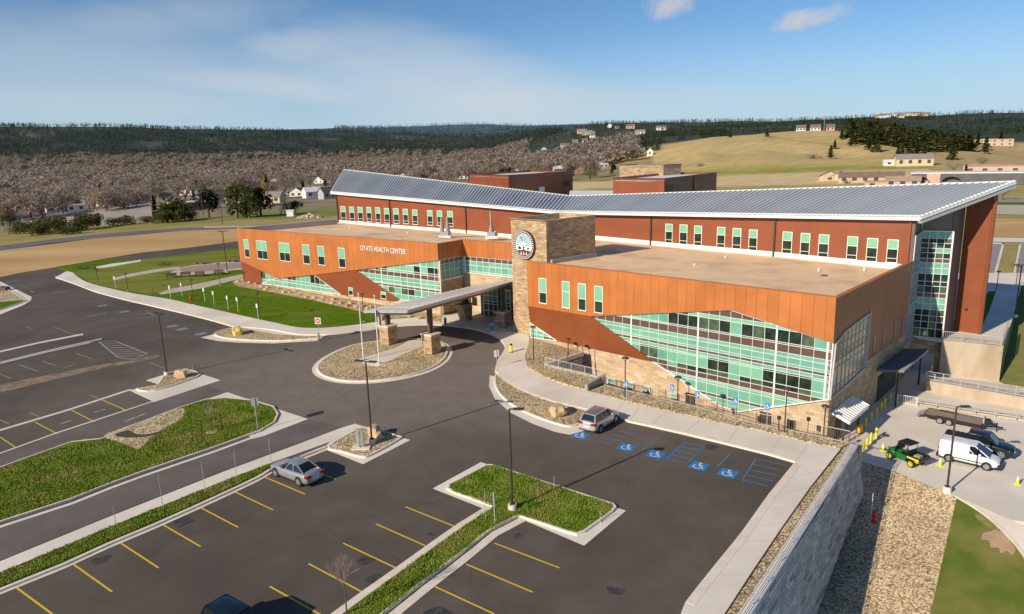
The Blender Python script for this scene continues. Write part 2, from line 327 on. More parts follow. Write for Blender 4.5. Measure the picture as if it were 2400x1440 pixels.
# column -> (distance, row or ('z', height))
PROF = {
 -600: [(235, ('z', 2.2)), (300, ('z', 1.5)), (420, ('z', -9)), (700, ('z', -12)), (1500, ('z', -16)), (2300, ('z', -14)), (2900, 372), (3500, 330), (4200, 297), (5200, 300), (9000, 315)],
    0: [(235, ('z', 2.4)), (290, ('z', 1.6)), (420, ('z', -8)), (700, ('z', -12)), (1500, ('z', -18)), (2300, 417), (2700, 390), (3300, 345), (4200, 296), (5200, 300), (9000, 312)],
  250: [(240, ('z', 2.5)), (300, ('z', 1.5)), (420, ('z', -7)), (700, ('z', -11)), (1500, ('z', -18)), (2300, 409), (2700, 385), (3300, 338), (4200, 297), (5200, 300), (9000, 312)],
  500: [(250, ('z', 2.7)), (300, ('z', 2)), (400, ('z', -4)), (700, ('z', -10)), (1500, ('z', -18)), (2300, 401), (2800, 375), (3400, 332), (4300, 303), (5200, 305), (9000, 310)],
  800: [(250, ('z', 2.7)), (300, ('z', 2)), (400, ('z', -3)), (700, ('z', -9)), (1500, ('z', -17)), (2400, 390), (2900, 362), (3600, 325), (4600, 305), (6000, 301), (9000, 304)],
 1050: [(250, ('z', 2)), (300, ('z', 1)), (400, ('z', -3)), (700, ('z', -6)), (1500, ('z', -15)), (2400, 378), (3200, 350), (4200, 320), (5500, 306), (7000, 293), (9000, 297)],
 1150: [(250, ('z', 2)), (300, ('z', 1)), (400, ('z', -3)), (700, ('z', -5)), (1500, ('z', -13)), (2400, 372), (3200, 348), (4200, 318), (5500, 303), (7000, 290), (9000, 296)],
 1270: [(250, ('z', 2)), (300, ('z', 1)), (400, ('z', -2)), (700, ('z', -4)), (1300, ('z', -9)), (2000, 365), (2500, 338), (3200, 318), (5000, 304), (7000, 298), (9000, 294)],
 1400: [(250, ('z', 1)), (350, ('z', 0)), (700, ('z', -3)), (1100, ('z', -4)), (1500, 362), (1900, 330), (2300, 292), (2700, 291), (3600, 300), (6000, 300), (9000, 291)],
 1550: [(250, ('z', 1)), (350, ('z', 0)), (600, ('z', -2)), (900, 372), (1300, 348), (1800, 318), (2400, 292), (2900, 290), (3600, 298), (6000, 294), (9000, 287)],
 1680: [(250, ('z', 0)), (350, ('z', -1)), (600, ('z', -1)), (750, 375), (950, 337), (1150, 326), (1500, 322), (2200, 300), (2900, 287), (3600, 289), (6000, 290), (9000, 288)],
 1800: [(250, ('z', 0)), (350, ('z', -1)), (600, ('z', 0)), (750, 366), (950, 328), (1100, 312), (1300, 313), (1600, 318), (2200, 296), (2900, 284), (3600, 287), (9000, 292)],
 1950: [(250, ('z', 0)), (350, ('z', -1)), (600, ('z', 1)), (750, 367), (950, 330), (1120, 309), (1300, 310), (1700, 312), (2300, 290), (2900, 280), (3600, 284), (9000, 292)],
 2080: [(250, ('z', 0)), (350, ('z', 0)), (600, ('z', 2)), (750, 367), (950, 336), (1120, 314), (1300, 309), (1700, 312), (2300, 285), (2900, 273), (3600, 280), (9000, 292)],
 2230: [(250, ('z', 0)), (350, ('z', 0)), (600, ('z', 3)), (750, 370), (950, 356), (1150, 342), (1500, 330), (1900, 318), (2300, 290), (2900, 270), (3600, 276), (9000, 290)],
 2400: [(250, ('z', 0)), (350, ('z', 0)), (600, ('z', 3)), (800, 368), (1000, 350), (1250, 338), (1600, 328), (1900, 312), (2300, 288), (2900, 267), (3600, 273), (9000, 290)],
 3000: [(250, ('z', 0)), (350, ('z', 0)), (600, ('z', 3)), (800, ('z', 6)), (1200, ('z', 14)), (1900, ('z', 40)), (2900, ('z', 110)), (9000, ('z', 120))],
}
PU = sorted(PROF); PZ = {}
for u_ in PU:
    near = [(0, ('z', -10)), (100, ('z', -10)), (126, ('z', .6 if u_ < 2000 else -.35)), (170, ('z', 1.5 if u_ < 1300 else (.6 if u_ < 2000 else -.3)))]
    PZ[u_] = [(r, (q[1] if isinstance(q, tuple) else prof_z(u_, r, q))) for r, q in near + PROF[u_]]
def lin(t, x):
    if x <= t[0][0]: return t[0][1]
    for (a, p), (b, q) in zip(t, t[1:]):
        if x <= b:
            k = (x-a)/(b-a); k2 = k*k*(3-2*k); k = .5*k+.5*k2; return p+(q-p)*k
    return t[-1][1]
def vnoise(x, y, s):
    return math.sin(x*s*1.3+1.7*math.sin(y*s*.7))*math.cos(y*s*1.1+1.3*math.sin(x*s*.9))
def smooth(a, b, x): t = max(0, min(1, (x-a)/(b-a))); return t*t*(3-2*t)
def H(x, y):
    r = math.hypot(x, y)
    if y < 1: return -10
    u = 1200 + FPX*(x/y)/.9763*(1+.0) + .0; u = max(-600, min(3000, u))
    for a, b in zip(PU, PU[1:]):
        if u <= b:
            k = (u-a)/(b-a); z = lin(PZ[a], r)*(1-k) + lin(PZ[b], r)*k; break
    if u < 2050 and r < 330:
        k = smooth(250, 330, r); z = z*k + (min(z, G(x, y)-.3))*(1-k)
    if u > 1500 and 690 < r < 1160:
        z += smooth(700, 800, r)*(1-smooth(1060, 1150, r))*(-4.2*abs(vnoise(x*.8+y*.5, y*.25, .021))+1.6*vnoise(x, y*.4, .05)+1.2)
    if r > 600:
        am = min(1, (r-600)/900)
        z += am*(vnoise(x, y, .012)*2.2 + vnoise(x+300, y-200, .005)*3.5)*min(1, max(.25, (z+14)/40))
    return z
def UR(u, r):                          # plan point r metres out in picture column u
    x = (u-1200)*.9763/FPX; k = math.hypot(x, 1); return r*x/k, r/k
AZ = [rad(-62+124*i/360) for i in range(361)]
RR = [40+10*i for i in range(32)]
while RR[-1] < 9000: RR.append(RR[-1]*1.028+4)
vs = []; cols = []
def smooth(a, b, x): t = max(0, min(1, (x-a)/(b-a))); return t*t*(3-2*t)
def mixc(a, b, t): return tuple(p+(q-p)*t for p, q in zip(a, b))
for r in RR:
    for a in AZ:
        x, y = r*math.sin(a), r*math.cos(a); z = H(x, y); vs.append((x, y, z))
        u = 1200+FPX*(x/y)/.9763 if y > 1 else 9999
        n1 = vnoise(x, y, .02)*.5+.5; n2 = vnoise(x+90, y+40, .006)*.5+.5; n3 = vnoise(x*.3, y*2.2, .03)*.5+.5
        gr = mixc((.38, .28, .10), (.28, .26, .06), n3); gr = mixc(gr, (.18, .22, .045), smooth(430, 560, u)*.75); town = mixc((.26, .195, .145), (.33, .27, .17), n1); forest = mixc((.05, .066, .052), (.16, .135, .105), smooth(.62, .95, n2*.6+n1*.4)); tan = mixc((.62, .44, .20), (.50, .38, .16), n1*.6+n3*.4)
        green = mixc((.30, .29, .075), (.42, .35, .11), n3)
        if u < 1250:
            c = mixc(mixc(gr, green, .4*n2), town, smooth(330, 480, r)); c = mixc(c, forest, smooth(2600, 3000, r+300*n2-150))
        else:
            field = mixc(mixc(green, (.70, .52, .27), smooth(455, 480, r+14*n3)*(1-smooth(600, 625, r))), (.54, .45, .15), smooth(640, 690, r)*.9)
            if u < 1500: field = mixc(field, town, smooth(560, 800, r))  # distance haze is mixed into both of these needle colours
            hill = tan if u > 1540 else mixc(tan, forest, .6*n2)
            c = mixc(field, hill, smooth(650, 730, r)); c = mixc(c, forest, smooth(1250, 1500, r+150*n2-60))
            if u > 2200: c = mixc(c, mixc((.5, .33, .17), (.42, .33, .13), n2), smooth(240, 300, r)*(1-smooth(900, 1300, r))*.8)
        if r > 3000: c = mixc(c, (.125, .185, .25), smooth(3400, 6500, r)*.9)  # blue distance haze painted into the tint of the far hills
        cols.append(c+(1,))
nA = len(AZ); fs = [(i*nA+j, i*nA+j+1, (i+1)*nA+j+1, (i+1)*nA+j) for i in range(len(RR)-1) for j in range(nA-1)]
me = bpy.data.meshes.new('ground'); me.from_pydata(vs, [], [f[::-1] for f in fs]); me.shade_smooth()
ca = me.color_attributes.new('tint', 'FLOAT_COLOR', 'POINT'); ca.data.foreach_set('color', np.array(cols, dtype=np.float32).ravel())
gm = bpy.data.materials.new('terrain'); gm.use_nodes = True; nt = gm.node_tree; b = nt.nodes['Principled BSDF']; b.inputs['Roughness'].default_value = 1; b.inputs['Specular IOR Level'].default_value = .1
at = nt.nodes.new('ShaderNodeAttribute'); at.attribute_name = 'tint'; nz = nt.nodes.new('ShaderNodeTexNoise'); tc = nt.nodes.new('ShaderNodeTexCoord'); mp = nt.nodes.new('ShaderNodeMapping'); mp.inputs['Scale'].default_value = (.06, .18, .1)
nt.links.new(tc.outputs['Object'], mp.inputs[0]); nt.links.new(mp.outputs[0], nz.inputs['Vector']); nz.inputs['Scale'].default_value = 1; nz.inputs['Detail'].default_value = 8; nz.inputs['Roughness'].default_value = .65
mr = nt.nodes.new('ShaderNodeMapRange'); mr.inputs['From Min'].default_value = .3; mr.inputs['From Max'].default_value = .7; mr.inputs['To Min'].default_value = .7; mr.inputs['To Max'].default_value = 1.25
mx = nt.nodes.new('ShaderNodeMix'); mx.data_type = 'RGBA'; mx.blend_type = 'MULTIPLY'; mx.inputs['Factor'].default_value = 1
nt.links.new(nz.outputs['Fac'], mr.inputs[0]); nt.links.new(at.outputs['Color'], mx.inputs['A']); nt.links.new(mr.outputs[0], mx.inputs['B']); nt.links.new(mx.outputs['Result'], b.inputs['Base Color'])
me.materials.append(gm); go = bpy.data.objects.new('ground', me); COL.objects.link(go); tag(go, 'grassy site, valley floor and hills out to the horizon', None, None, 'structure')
# ================================================================== SETTING: car park level
platform_px = [(1240, 794), (1368, 831), (1276, 860), (1309, 868), (1370, 882), (1413, 893), (1417, 905), (1456, 916), (1560, 938), (1680, 969), (1772, 996), (1862, 1014), (1950, 1033),
               (2008.7, 1050), (1970, 1111.5), (1926, 1183), (1871, 1269), (1805, 1371), (1761, 1440), (1690, 1560), (1500, 1800), (-500, 1800), (-500, 700), (-220, 690), (0, 650), (60, 638), (130, 627), (250, 606), (330, 593), (450, 580), (560, 566), (640, 557), (900, 540), (1150, 640)]
lotP = W(platform_px)
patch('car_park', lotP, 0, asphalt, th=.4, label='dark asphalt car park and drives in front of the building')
for n_, px in (('perimeter_road', [(-400, 655), (-200, 624), (0, 588), (125, 570), (225, 559), (330, 549), (433, 541), (553, 537), (760, 531), (760, 526), (553, 532.5), (433, 535), (330, 541.5), (225, 550), (125, 561), (0, 577), (-200, 610), (-400, 640)]),):
    patch(n_, W(px), .05, asphalt_far, label='narrow purplish asphalt road past the bare dirt field')
patch('field', W([(-400, 760), (-200, 690), (0, 650), (60, 638), (130, 627), (250, 606), (330, 593), (450, 580), (560, 566), (700, 555), (760, 531), (553, 537), (433, 541), (225, 559), (0, 588), (-200, 624), (-400, 655)]), .03, dirt_m, label='bare tan dirt field between the two roads')
patch('verge', W([(-400, 640), (-200, 610), (0, 577), (225, 550), (553, 532.5), (760, 526), (900, 500), (700, 512), (560, 516), (420, 530), (240, 544), (0, 566), (-300, 590)]), .02, grass_dry, label='dry grass verge beyond the perimeter road')
kerb('kerb', W([(760, 525.5), (553, 532.3), (480, 533)]), .5, .12, concrete2)
# --- lawn, walk and plaza in front of the left wing
lawn_top = [(131, 627), (180, 619.5), (250, 609), (310, 612), (450, 596), (560, 582), (640, 573), (1000, 560), (1150, 640), (1180, 745)]
walk_in = [(170, 640), (190, 656), (215, 667), (275, 682), (325, 692), (400, 704), (450, 716), (500, 727), (575, 744), (640, 758), (700, 770), (762, 771), (850, 762), (920, 751)]
patch('lawn', W([(131, 627)] + lawn_top[1:] + [(1060, 762), (932, 750)] + walk_in[::-1]), .14, grass_l, th=.3, label='mown bright green lawn in front of the left wing')
walk_out = [(130, 652), (175, 667), (225, 686), (300, 706), (357, 719), (425, 735), (500, 754), (548, 768)]
walk_out2 = [(548, 768), (600, 771), (650, 777), (700, 786), (767, 786), (830, 780), (875, 774.5), (925, 767), (1000, 763), (1050, 765.5), (1100, 772), (1140, 782), (1170, 797), (1183, 815), (1178, 830), (1169, 843), (1163, 858), (1160, 873)]
walk_far = [(1240, 794), (1239, 810), (1232, 830), (1233, 850), (1243, 868), (1273, 886), (1317, 903), (1377, 919), (1460, 943), (1567, 968), (1700, 998), (1800, 1018), (1893, 1041), (1972, 1056)]
walk_edge_r = [(1900, 1150), (1833, 1246), (1767, 1345), (1706, 1440), (1640, 1540)]
lot_kerb = [(1600, 1540), (1606, 1417), (1640, 1373), (1737, 1253), (1803, 1160), (1862, 1088)]
lot_kerb2 = [(1862, 1086), (1800, 1068), (1700, 1043), (1600, 1019), (1520, 1001), (1473, 991), (1440, 975)]
plant_in = [(1376, 962), (1300, 944), (1230, 919), (1190, 897), (1172, 882), (1160, 873)]
wo = spl(walk_out, 4); wo2 = spl(walk_out2[::1], 4)
sidewalk_px = [(155, 638)] + spl(walk_in, 3) + [(932, 750), (1060, 740), (1140, 720), (1200, 738), (1240, 780)] + spl(walk_far, 4) + walk_edge_r + [(1560, 1540)] + lot_kerb[1:] + lot_kerb2 + plant_in[:1] + spl(plant_in, 3)[1:] + wo2[::-1][1:] + wo[::-1]
patch('sidewalk', W(sidewalk_px), .155, concrete, th=.25, label='pale concrete walk along the drive and round the car park')
for pp in (wo, wo2): kerb('kerb', W(pp), .35, .165, concrete2)
kerb('kerb', W(lot_kerb2 ), -.5, .17, concrete2); kerb('kerb', W(lot_kerb[1:]), -.55, .17, concrete2)
# joints of the walk: thin strips on its surface, darker than the concrete
jm = M_('joint_line', (.56, .49, .41), .9)
mb = MB()
for a, b_ in zip(lot_kerb2, [(1893, 1041), (1830, 1025), (1730, 1004), (1640, 985), (1560, 966), (1500, 952), (1460, 943)]):
    p, q = L(*a, .16), L(*b_, .16); mb.bar(p + (q-p)*.12, q, .035, .008)
for t in [i/9 for i in range(1, 9)]:
    p = L(1862+(1606-1862)*t, 1088+(1417-1088)*t, .16); q = L(1972+(1706-1972)*t, 1056+(1440-1056)*t, .16); mb.bar(p + (q-p)*.15, q, .035, .008)
for a, b_ in (((175, 667), (215, 667)), ((300, 706), (330, 693)), ((425, 735), (470, 719)), ((500, 754), (540, 736)), ((548, 768), (600, 750)), ((1183, 815), (1234, 830)), ((1163, 858), (1236, 858)), ((1190, 897), (1250, 872)), ((1262, 931), (1330, 907)), ((1330, 951), (1400, 926))):
    mb.bar(L(*a, .16), L(*b_, .16), .035, .008)
structure(mb, 'sidewalk_joint', jm)
# curving garden path and round plaza by the left wing
pathm = M_('path_concrete', (.50, .42, .31), .9, (.60, .51, .39), .5, 5)
patch('path', W([(378, 693), (400, 690), (480, 677), (565, 655), (575, 649), (565, 645), (480, 664), (400, 680), (372, 689)]), .17, pathm, label='narrow concrete path across the lawn')
patch('path', W(spl([(400, 640), (430, 628), (480, 620), (560, 614), (640, 608), (640, 640), (570, 634), (500, 643), (430, 648), (405, 646)], 3)), .17, pathm, label='pale ring path round the small plaza')
patch('plaza', W(spl([(420, 636), (440, 628), (490, 622), (560, 618), (640, 613), (640, 632), (570, 630), (500, 637), (440, 641)], 3)), .18, M_('red_paver', (.33, .22, .17), .9, (.42, .3, .24), 2), label='reddish paved round plaza beside the left wing')
patch('path', W([(262, 655), (300, 645), (360, 634), (420, 627), (430, 631), (360, 641), (300, 652), (266, 660)]), .17, pathm, label='thin pale path curving across the upper lawn')
patch('path', W([(225, 627), (262, 620), (310, 614), (330, 611), (330, 615), (300, 620), (262, 627), (228, 632)]), .17, concrete, label='pale concrete entry from the upper drive')
patch('lawn', W([(175, 640), (200, 632), (262, 624), (330, 610), (450, 597), (560, 583), (562, 612), (500, 616), (440, 626), (395, 640), (398, 650), (470, 652), (560, 646), (500, 655), (372, 688), (340, 690), (275, 679), (215, 664), (192, 652)]), .15, M_('lawn_olive', (.26, .25, .06), .95, (.14, .185, .015), .12, 7, .3, 6, stretch=(.4, 1.6, 1), spec=.03), label='paler olive end of the lawn round the small plaza')
# gravel foundation bed along the left wing
patch('gravel_bed', W([(545, 665), (560, 650), (572, 652), (650, 668), (760, 688), (850, 702), (930, 715), (1000, 728), (1040, 730), (1035, 758), (960, 745), (925, 750), (830, 729), (740, 708), (640, 688), (560, 674)]), .16, gravel_m, label='rocky gravel bed along the foot of the left wing', kind='structure')
# --- islands
def island(name, outer, inner, fill, label, kerbh=.16, apron=concrete, n=4, close=True, raw=False):
    if outer: patch('apron', W(outer), .02, apron)
    ip = W(spl(inner, n, True) if not raw else inner)
    if area(ip) < 0: ip = ip[::-1]
    kerb('kerb', ip, .18, kerbh, concrete2, True)
    return patch(name, [Vector((p.x, p.y, 0)) for p in offs(ip, .16)], kerbh-.03, fill, th=.1, label=label)
isl = spl([(748, 860), (775, 836), (830, 812), (900, 801), (960, 797), (1015, 801), (1042, 815), (1045, 832), (1028, 853), (990, 872), (930, 887), (860, 895), (800, 893), (757, 880)], 4, True)
ip = W(isl); ip = ip if area(ip) > 0 else ip[::-1]
oo = offs(ip, -.75)
patch('apron', [Vector((p.x, p.y, 0)) for p in oo], .02, concrete2)
kerb('kerb', [Vector((p.x, p.y, 0)) for p in offs(ip, -.2)], .22, .18, concrete2, True)
patch('gravel_island', ip, .15, gravel_m, th=.1, label='oval island of river gravel under the canopy piers')
patch('path', W([(838, 846), (880, 834), (925, 820), (958, 802), (1000, 800), (1004, 812), (965, 826), (930, 842), (888, 862), (860, 858)]), .19, concrete, th=.06, label='short concrete walk across the oval gravel island')
patch('apron', W([(470, 792), (500, 784), (520, 776), (560, 768), (600, 772), (767, 786), (740, 800), (640, 806), (560, 804), (510, 800)]), .02, concrete2)
island('gravel_island', None, [(502, 783), (530, 773), (565, 769), (600, 776), (660, 785), (725, 789), (762, 789), (740, 795), (650, 801), (560, 798), (515, 792)], gravel_m, 'leaf shaped gravel island beside the curving walk', n=3)
island('gravel_island', [(1148, 880), (1146, 906), (1160, 936), (1196, 968), (1248, 994), (1300, 1013), (1335, 1020), (1380, 1008), (1445, 975), (1376, 958)],
       [(1161, 878), (1160, 905), (1174, 930), (1210, 958), (1260, 981), (1310, 998), (1340, 1002), (1372, 990), (1384, 974), (1374, 964), (1300, 945), (1230, 920), (1185, 894)], gravel_m, 'long gravel island with one boulder beside the silver SUV', n=3)
island('gravel_island', [(757, 1052), (851, 1089), (962, 1032), (832, 994), (800, 1010)], [(768, 1050), (840, 1008), (877, 1008), (935, 1024), (938, 1032), (870, 1070), (845, 1074), (800, 1062)], gravel_m, 'diamond shaped gravel island round a tall lamp pole', n=3)
island('grass_island', [(1127, 1084), (1014, 1146), (1140, 1196), (1218, 1216), (1369, 1280), (1467, 1198)],
       [(1140, 1092), (1155, 1092), (1440, 1184), (1446, 1192), (1436, 1204), (1372, 1250), (1352, 1257), (1330, 1252), (1216, 1213), (1150, 1247), (1076, 1307), (990, 1372), (905, 1440), (860, 1475), (760, 1475), (800, 1440), (868, 1390), (945, 1335), (1015, 1284), (1085, 1234), (1155, 1190), (1060, 1157), (1046, 1148), (1052, 1138)],
       grass_d, 'T shaped grass island in the middle of the car park', raw=True)
kerb('kerb', W([(1155, 1192), (1085, 1236), (1015, 1286), (945, 1337), (868, 1392), (800, 1442), (770, 1465)]), -.55, .035, concrete2); kerb('kerb', W([(880, 1460), (905, 1440), (990, 1372), (1076, 1307), (1150, 1247), (1216, 1213)]), -.7, .035, concrete2)
tri = [(0, 1098), (117, 1056), (167, 1038), (240, 1030), (290, 1007), (425, 956), (483, 938), (533, 934), (593, 940), (643, 955), (654, 973), (645, 992), (610, 1013), (500, 1053), (333, 1110), (257, 1138), (167, 1174), (0, 1228), (-250, 1325), (-450, 1400), (-450, 1265), (-250, 1190)]
patch('apron', W([(480, 938), (533, 920), (722, 983), (620, 1022), (590, 1030), (560, 990)]), .02, concrete)
island('grass_island', None, tri, grass_d, 'large triangular grass island with a gravel swale', raw=True)
kerb('kerb', W([(-250, 1329), (0, 1232), (167, 1178), (257, 1142), (333, 1114), (500, 1057), (612, 1016)]), -.45, .03, concrete2)
patch('gravel_swale', W(spl([(243, 1025), (293, 1005), (360, 982), (423, 960), (433, 970), (422, 988), (393, 1003), (360, 1025), (335, 1050), (318, 1057), (287, 1043)], 3, True)), .15, gravel_m, label='pebble lined drainage swale in the triangular grass island')
patch('gravel_swale', W(spl([(268, 1024), (300, 1013), (318, 1021), (345, 1022), (385, 1014), (366, 1021), (340, 1028), (300, 1030)], 3, True)), .17, M_('wet_soil', (.05, .04, .03), .9, (.09, .07, .05), 4))
# grey path, grass strip and kerbs of the lower left
patch('path', W([(-300, 1440), (0, 1317), (267, 1208), (533, 1103), (680, 1049), (800, 1004), (832, 994), (850, 1000), (800, 1026), (753, 1044), (640, 1084), (547, 1120), (277, 1228), (0, 1343), (-300, 1470)]), .03, concrete, th=.1, label='straight concrete walk beside the lower road')
strip = [(-300, 1474), (0, 1347), (277, 1231), (547, 1122), (627, 1092), (650, 1088), (600, 1118), (533, 1150), (450, 1188), (360, 1228), (250, 1274), (147, 1321), (0, 1380), (-300, 1510)]
patch('grass_strip', W(strip), .13, grass_d, th=.2, label='thin grass strip between the walk and the parking bays')
kk = [(-300, 1513), (0, 1383), (147, 1324), (250, 1277), (360, 1231), (450, 1191), (533, 1153), (600, 1121), (650, 1091), (700, 1073), (760, 1049)]
kerb('kerb', W(kk), -.3, .15, concrete2); kerb('kerb', W([(a, b_+4) for a, b_ in kk]), -.4, .03, concrete2)
patch('service_road', W([(-450, 1400), (-250, 1331), (0, 1236), (167, 1181), (333, 1117), (500, 1060), (612, 1019), (722, 984), (800, 1000), (533, 1100), (267, 1205), (0, 1314), (-300, 1437)]), .012, asphalt2)
patch('service_road', W([(-250, 1187), (0, 1094), (117, 1053), (240, 1027), (423, 954), (520, 916), (480, 905), (363, 942), (133, 1018), (0, 1066), (-250, 1157)]), .012, asphalt2)
kerb('kerb', W([(-250, 1155), (0, 1065), (133, 1017), (367, 940)]), .3, .02, concrete); kerb('kerb', W([(-250, 1105), (0, 1012), (167, 962), (310, 915)]), .5, .05, concrete2)
patch('apron', W([(303, 915), (363, 943), (517, 892), (433, 865), (343, 892), (385, 905)]), .03, concrete, th=.1)
island('gravel_island', None, [(318, 914), (365, 906), (375, 895), (388, 881), (433, 867), (472, 879), (440, 894), (385, 912), (345, 920)], gravel_m, 'small gravel island with a boulder and lamp pole in the left car park', n=2)
# upper left medians
kerb('kerb', W([(-200, 885), (0, 828), (100, 805), (197, 786)]), .8, .1, concrete2)
ms = W([(-200, 905), (0, 856), (110, 829), (213, 806)]); kerb('kerb', ms, .35, .15, concrete2); kerb('kerb', [p+Vector((.5, 1.9, 0)) for p in ms], .35, .15, concrete2)
patch('gravel_swale', ms + [p+Vector((.5, 1.7, 0)) for p in ms[::-1]], .06, M_gravel('dark_gravel', [(.06, .05, .04), (.3, .26, .2), (.6, .56, .5), (.04, .035, .03)], .55))
patch('dirt_streak', W(spl([(-100, 930), (0, 903), (130, 876), (233, 856), (300, 846), (367, 833), (370, 838), (300, 853), (233, 866), (130, 890), (0, 921), (-100, 950)], 3)), .012, M_('dirty_asphalt', (.30, .21, .12), .9, (.13, .105, .085), .5, 8, c3=(.38, .27, .15), s3=1.5))
# far left island
patch('apron', W([(-60, 640), (0, 660), (75, 697), (72, 705), (55, 716), (0, 738), (-60, 760)]), .03, concrete, th=.02)
island('gravel_island', None, [(-60, 655), (0, 670), (57, 702), (62, 705), (45, 713), (0, 728), (-60, 745)], gravel_m, 'gravel island at the bend of the left drive', n=2)
patch('grass_strip', W([(-60, 712), (0, 710), (46, 706), (56, 706), (45, 713), (0, 728), (-60, 745)]), .16, grass_l, label='green lower end of the island at the left bend')
# gravel planting bed and drop in front of the right wing
bed = [(1240, 796), (1239, 812), (1233, 830), (1234, 850), (1244, 869), (1274, 887), (1318, 904), (1378, 920), (1413, 894), (1370, 882.5), (1309, 868.5), (1278, 860), (1366, 831)]
patch('gravel_bed', W(bed), .3, gravel_m, th=.3, label='sloping gravel bed between the tower walk and the sunken court')
bed2 = [(1378, 921), (1417, 906), (1456, 917), (1560, 939), (1680, 970), (1772, 997), (1862, 1015), (1950, 1034), (1990, 1044), (1968, 1054), (1893, 1039), (1800, 1016), (1700, 996), (1567, 966), (1460, 941)]
patch('gravel_bed', W(bed2), .17, gravel_m, th=.2, label='narrow gravel bed along the railing of the sunken court')
rb = [(1978, 1053), (1996, 1044), (1955, 1107), (1911, 1180), (1851, 1272), (1779.5, 1382), (1740, 1440), (1680, 1535), (1643, 1535), (1708, 1438), (1769, 1343), (1835, 1244), (1902, 1148)]
patch('gravel_bed', W(rb), .165, gravel_m, th=.2, label='gravel strip along the top of the retaining wall')
kerb('edging', W([(1974, 1056), (1901, 1149), (1834, 1245), (1768, 1344), (1707, 1439), (1642, 1537)]), -.08, .2, steel_m)
# ================================================================== SETTING: lower service yard
YZ, TZ = -3.5, .7
B1, B2 = Z(2093, 1103, YZ), Z(2242, 1167, YZ); wl1, wl2 = L(2008.7, 1050), L(1761, 1440)
_wd = Vector((wl2.x-wl1.x, wl2.y-wl1.y, 0)).normalized(); _wn = Vector((-_wd.y, _wd.x, 0))
B3 = PL(1888, 1440, wl1, _wn); bn = (B2-B1).cross(B3-B1).normalized()
def BK(u, v): return PL(u, v, B1, bn)
mb = MB(); mb.slab([Vector((x, y, YZ)) for x, y in ((3, 84), (20, 58), Z(2018, 1078, YZ).xy, (32.2, 55.04), (34.52, 50.06), (36.2, 46.6), (60, 38), (95, 60), (60, 72), (53, 84), (44, 90))], .3)
structure(mb, 'service_yard', concrete, 'pale concrete service yard below the retaining wall')
def bpatch(name, px, mat, dz, label):
    mb = MB(); P = [BK(u, v)+Vector((0, 0, dz)) for u, v in px]; mb.slab(P, .1); return structure(mb, name, mat, label)
bpatch('gravel_bank', [(1960, 1060), (2093, 1103), (2150, 1127), (2242, 1167), (2180, 1440), (2150, 1560), (1700, 1700), (1800, 1440)], gravel_s, .0, 'wide gravel bank at the foot of the retaining wall')
bpatch('grass_bank', [(2242, 1167), (2283, 1190), (2333, 1227), (2383, 1280), (2410, 1320), (2440, 1400), (2450, 1560), (2150, 1560), (2180, 1440)], M_('bank_grass', (.10, .15, .018), .95, (.16, .18, .04), .45, 8, .4, 6, c3=(.30, .24, .09), s3=.13, spec=.03), .02, 'smooth green grass bank beside the gravel bank')
bpatch('service_road', [(2240, 1163), (2285, 1188), (2336, 1226), (2387, 1279), (2414, 1320), (2445, 1400), (2455, 1560), (2700, 1560), (2900, 1420), (2500, 1277)], concrete, .015, 'concrete drive curving round the grass bank')
bpatch('bare_patch', spl([(2306, 1250), (2322, 1247), (2337, 1238), (2352, 1250), (2362, 1256), (2368, 1272), (2380, 1290), (2371, 1302), (2360, 1292), (2346, 1298), (2340, 1284), (2322, 1284), (2318, 1268), (2300, 1264)], 3, True), soil_m, .04, 'bare soil patch in the grass bank')
bpatch('bare_patch', spl([(2285, 1205), (2310, 1215), (2345, 1245), (2325, 1240), (2295, 1222)], 3, True), M_('thin_grass', (.3, .24, .08), .9, (.16, .2, .04), 2), .04, 'thin dry grass along the yard drive')
mb = MB(); mb.box(0, .01, 0, .01, 0, .01)
kp = [BK(u, v) for u, v in spl([(2245, 1166), (2284, 1189), (2334, 1226), (2385, 1279), (2412, 1320), (2444, 1400)], 3)]
kerb('kerb', kp, -.18, .1, concrete2, zf=lambda x, y: B1.z - (bn.x*(x-B1.x)+bn.y*(y-B1.y))/bn.z)
# upper terrace and land behind the stair tower
mb = MB(); mb.slab([Z(u, v, TZ) for u, v in ((2209, 798), (2352, 812), (2372, 750), (2395, 668), (2460, 655), (2460, 640), (2310, 640), (2150, 640), (2100, 780))], .3)
structure(mb, 'terrace', concrete, 'raised concrete terrace and walk below the stair tower')
mb = MB(); mb.add([Z(2353, 812, TZ-.1), Z(2343, 896, -2.4), Z(2480, 925, -2.4), Z(2620, 760, TZ-.1), Z(2480, 655, TZ-.1), Z(2397, 670, TZ-.1)], [(0, 1, 2, 3, 4, 5)])
structure(mb, 'grass_bank', M_('grass_olive', (.17, .19, .03), .95, (.25, .23, .06), .4, 6), 'olive grass slope beyond the tall concrete wall')
mb = MB(); mb.add([Z(2305, 700, TZ+.03), Z(2318, 683, TZ+.03), Z(2334, 683, TZ+.03), Z(2318, 730, TZ+.03), Z(2308, 750, TZ+.03), Z(2300, 770, TZ+.03)], [(0, 1, 2, 3, 4, 5)]); structure(mb, 'grass_strip', grass_l)
def zp(name, px, z, mat, label=None):
    mb = MB(); mb.add([Z(u, v, z) for u, v in px], [tuple(range(len(px)))]); o = structure(mb, name, mat, label)
    if o.data.polygons[0].normal.z < 0: o.data.flip_normals()
    return o
lotm = M_('lot_far', (.30, .25, .24), .9, (.34, .29, .28), .3)
zp('verge', [(2300, 640), (2480, 650), (2480, 560), (2300, 560)], 0, grass_dry, 'strip of lawn between the far parking lots')
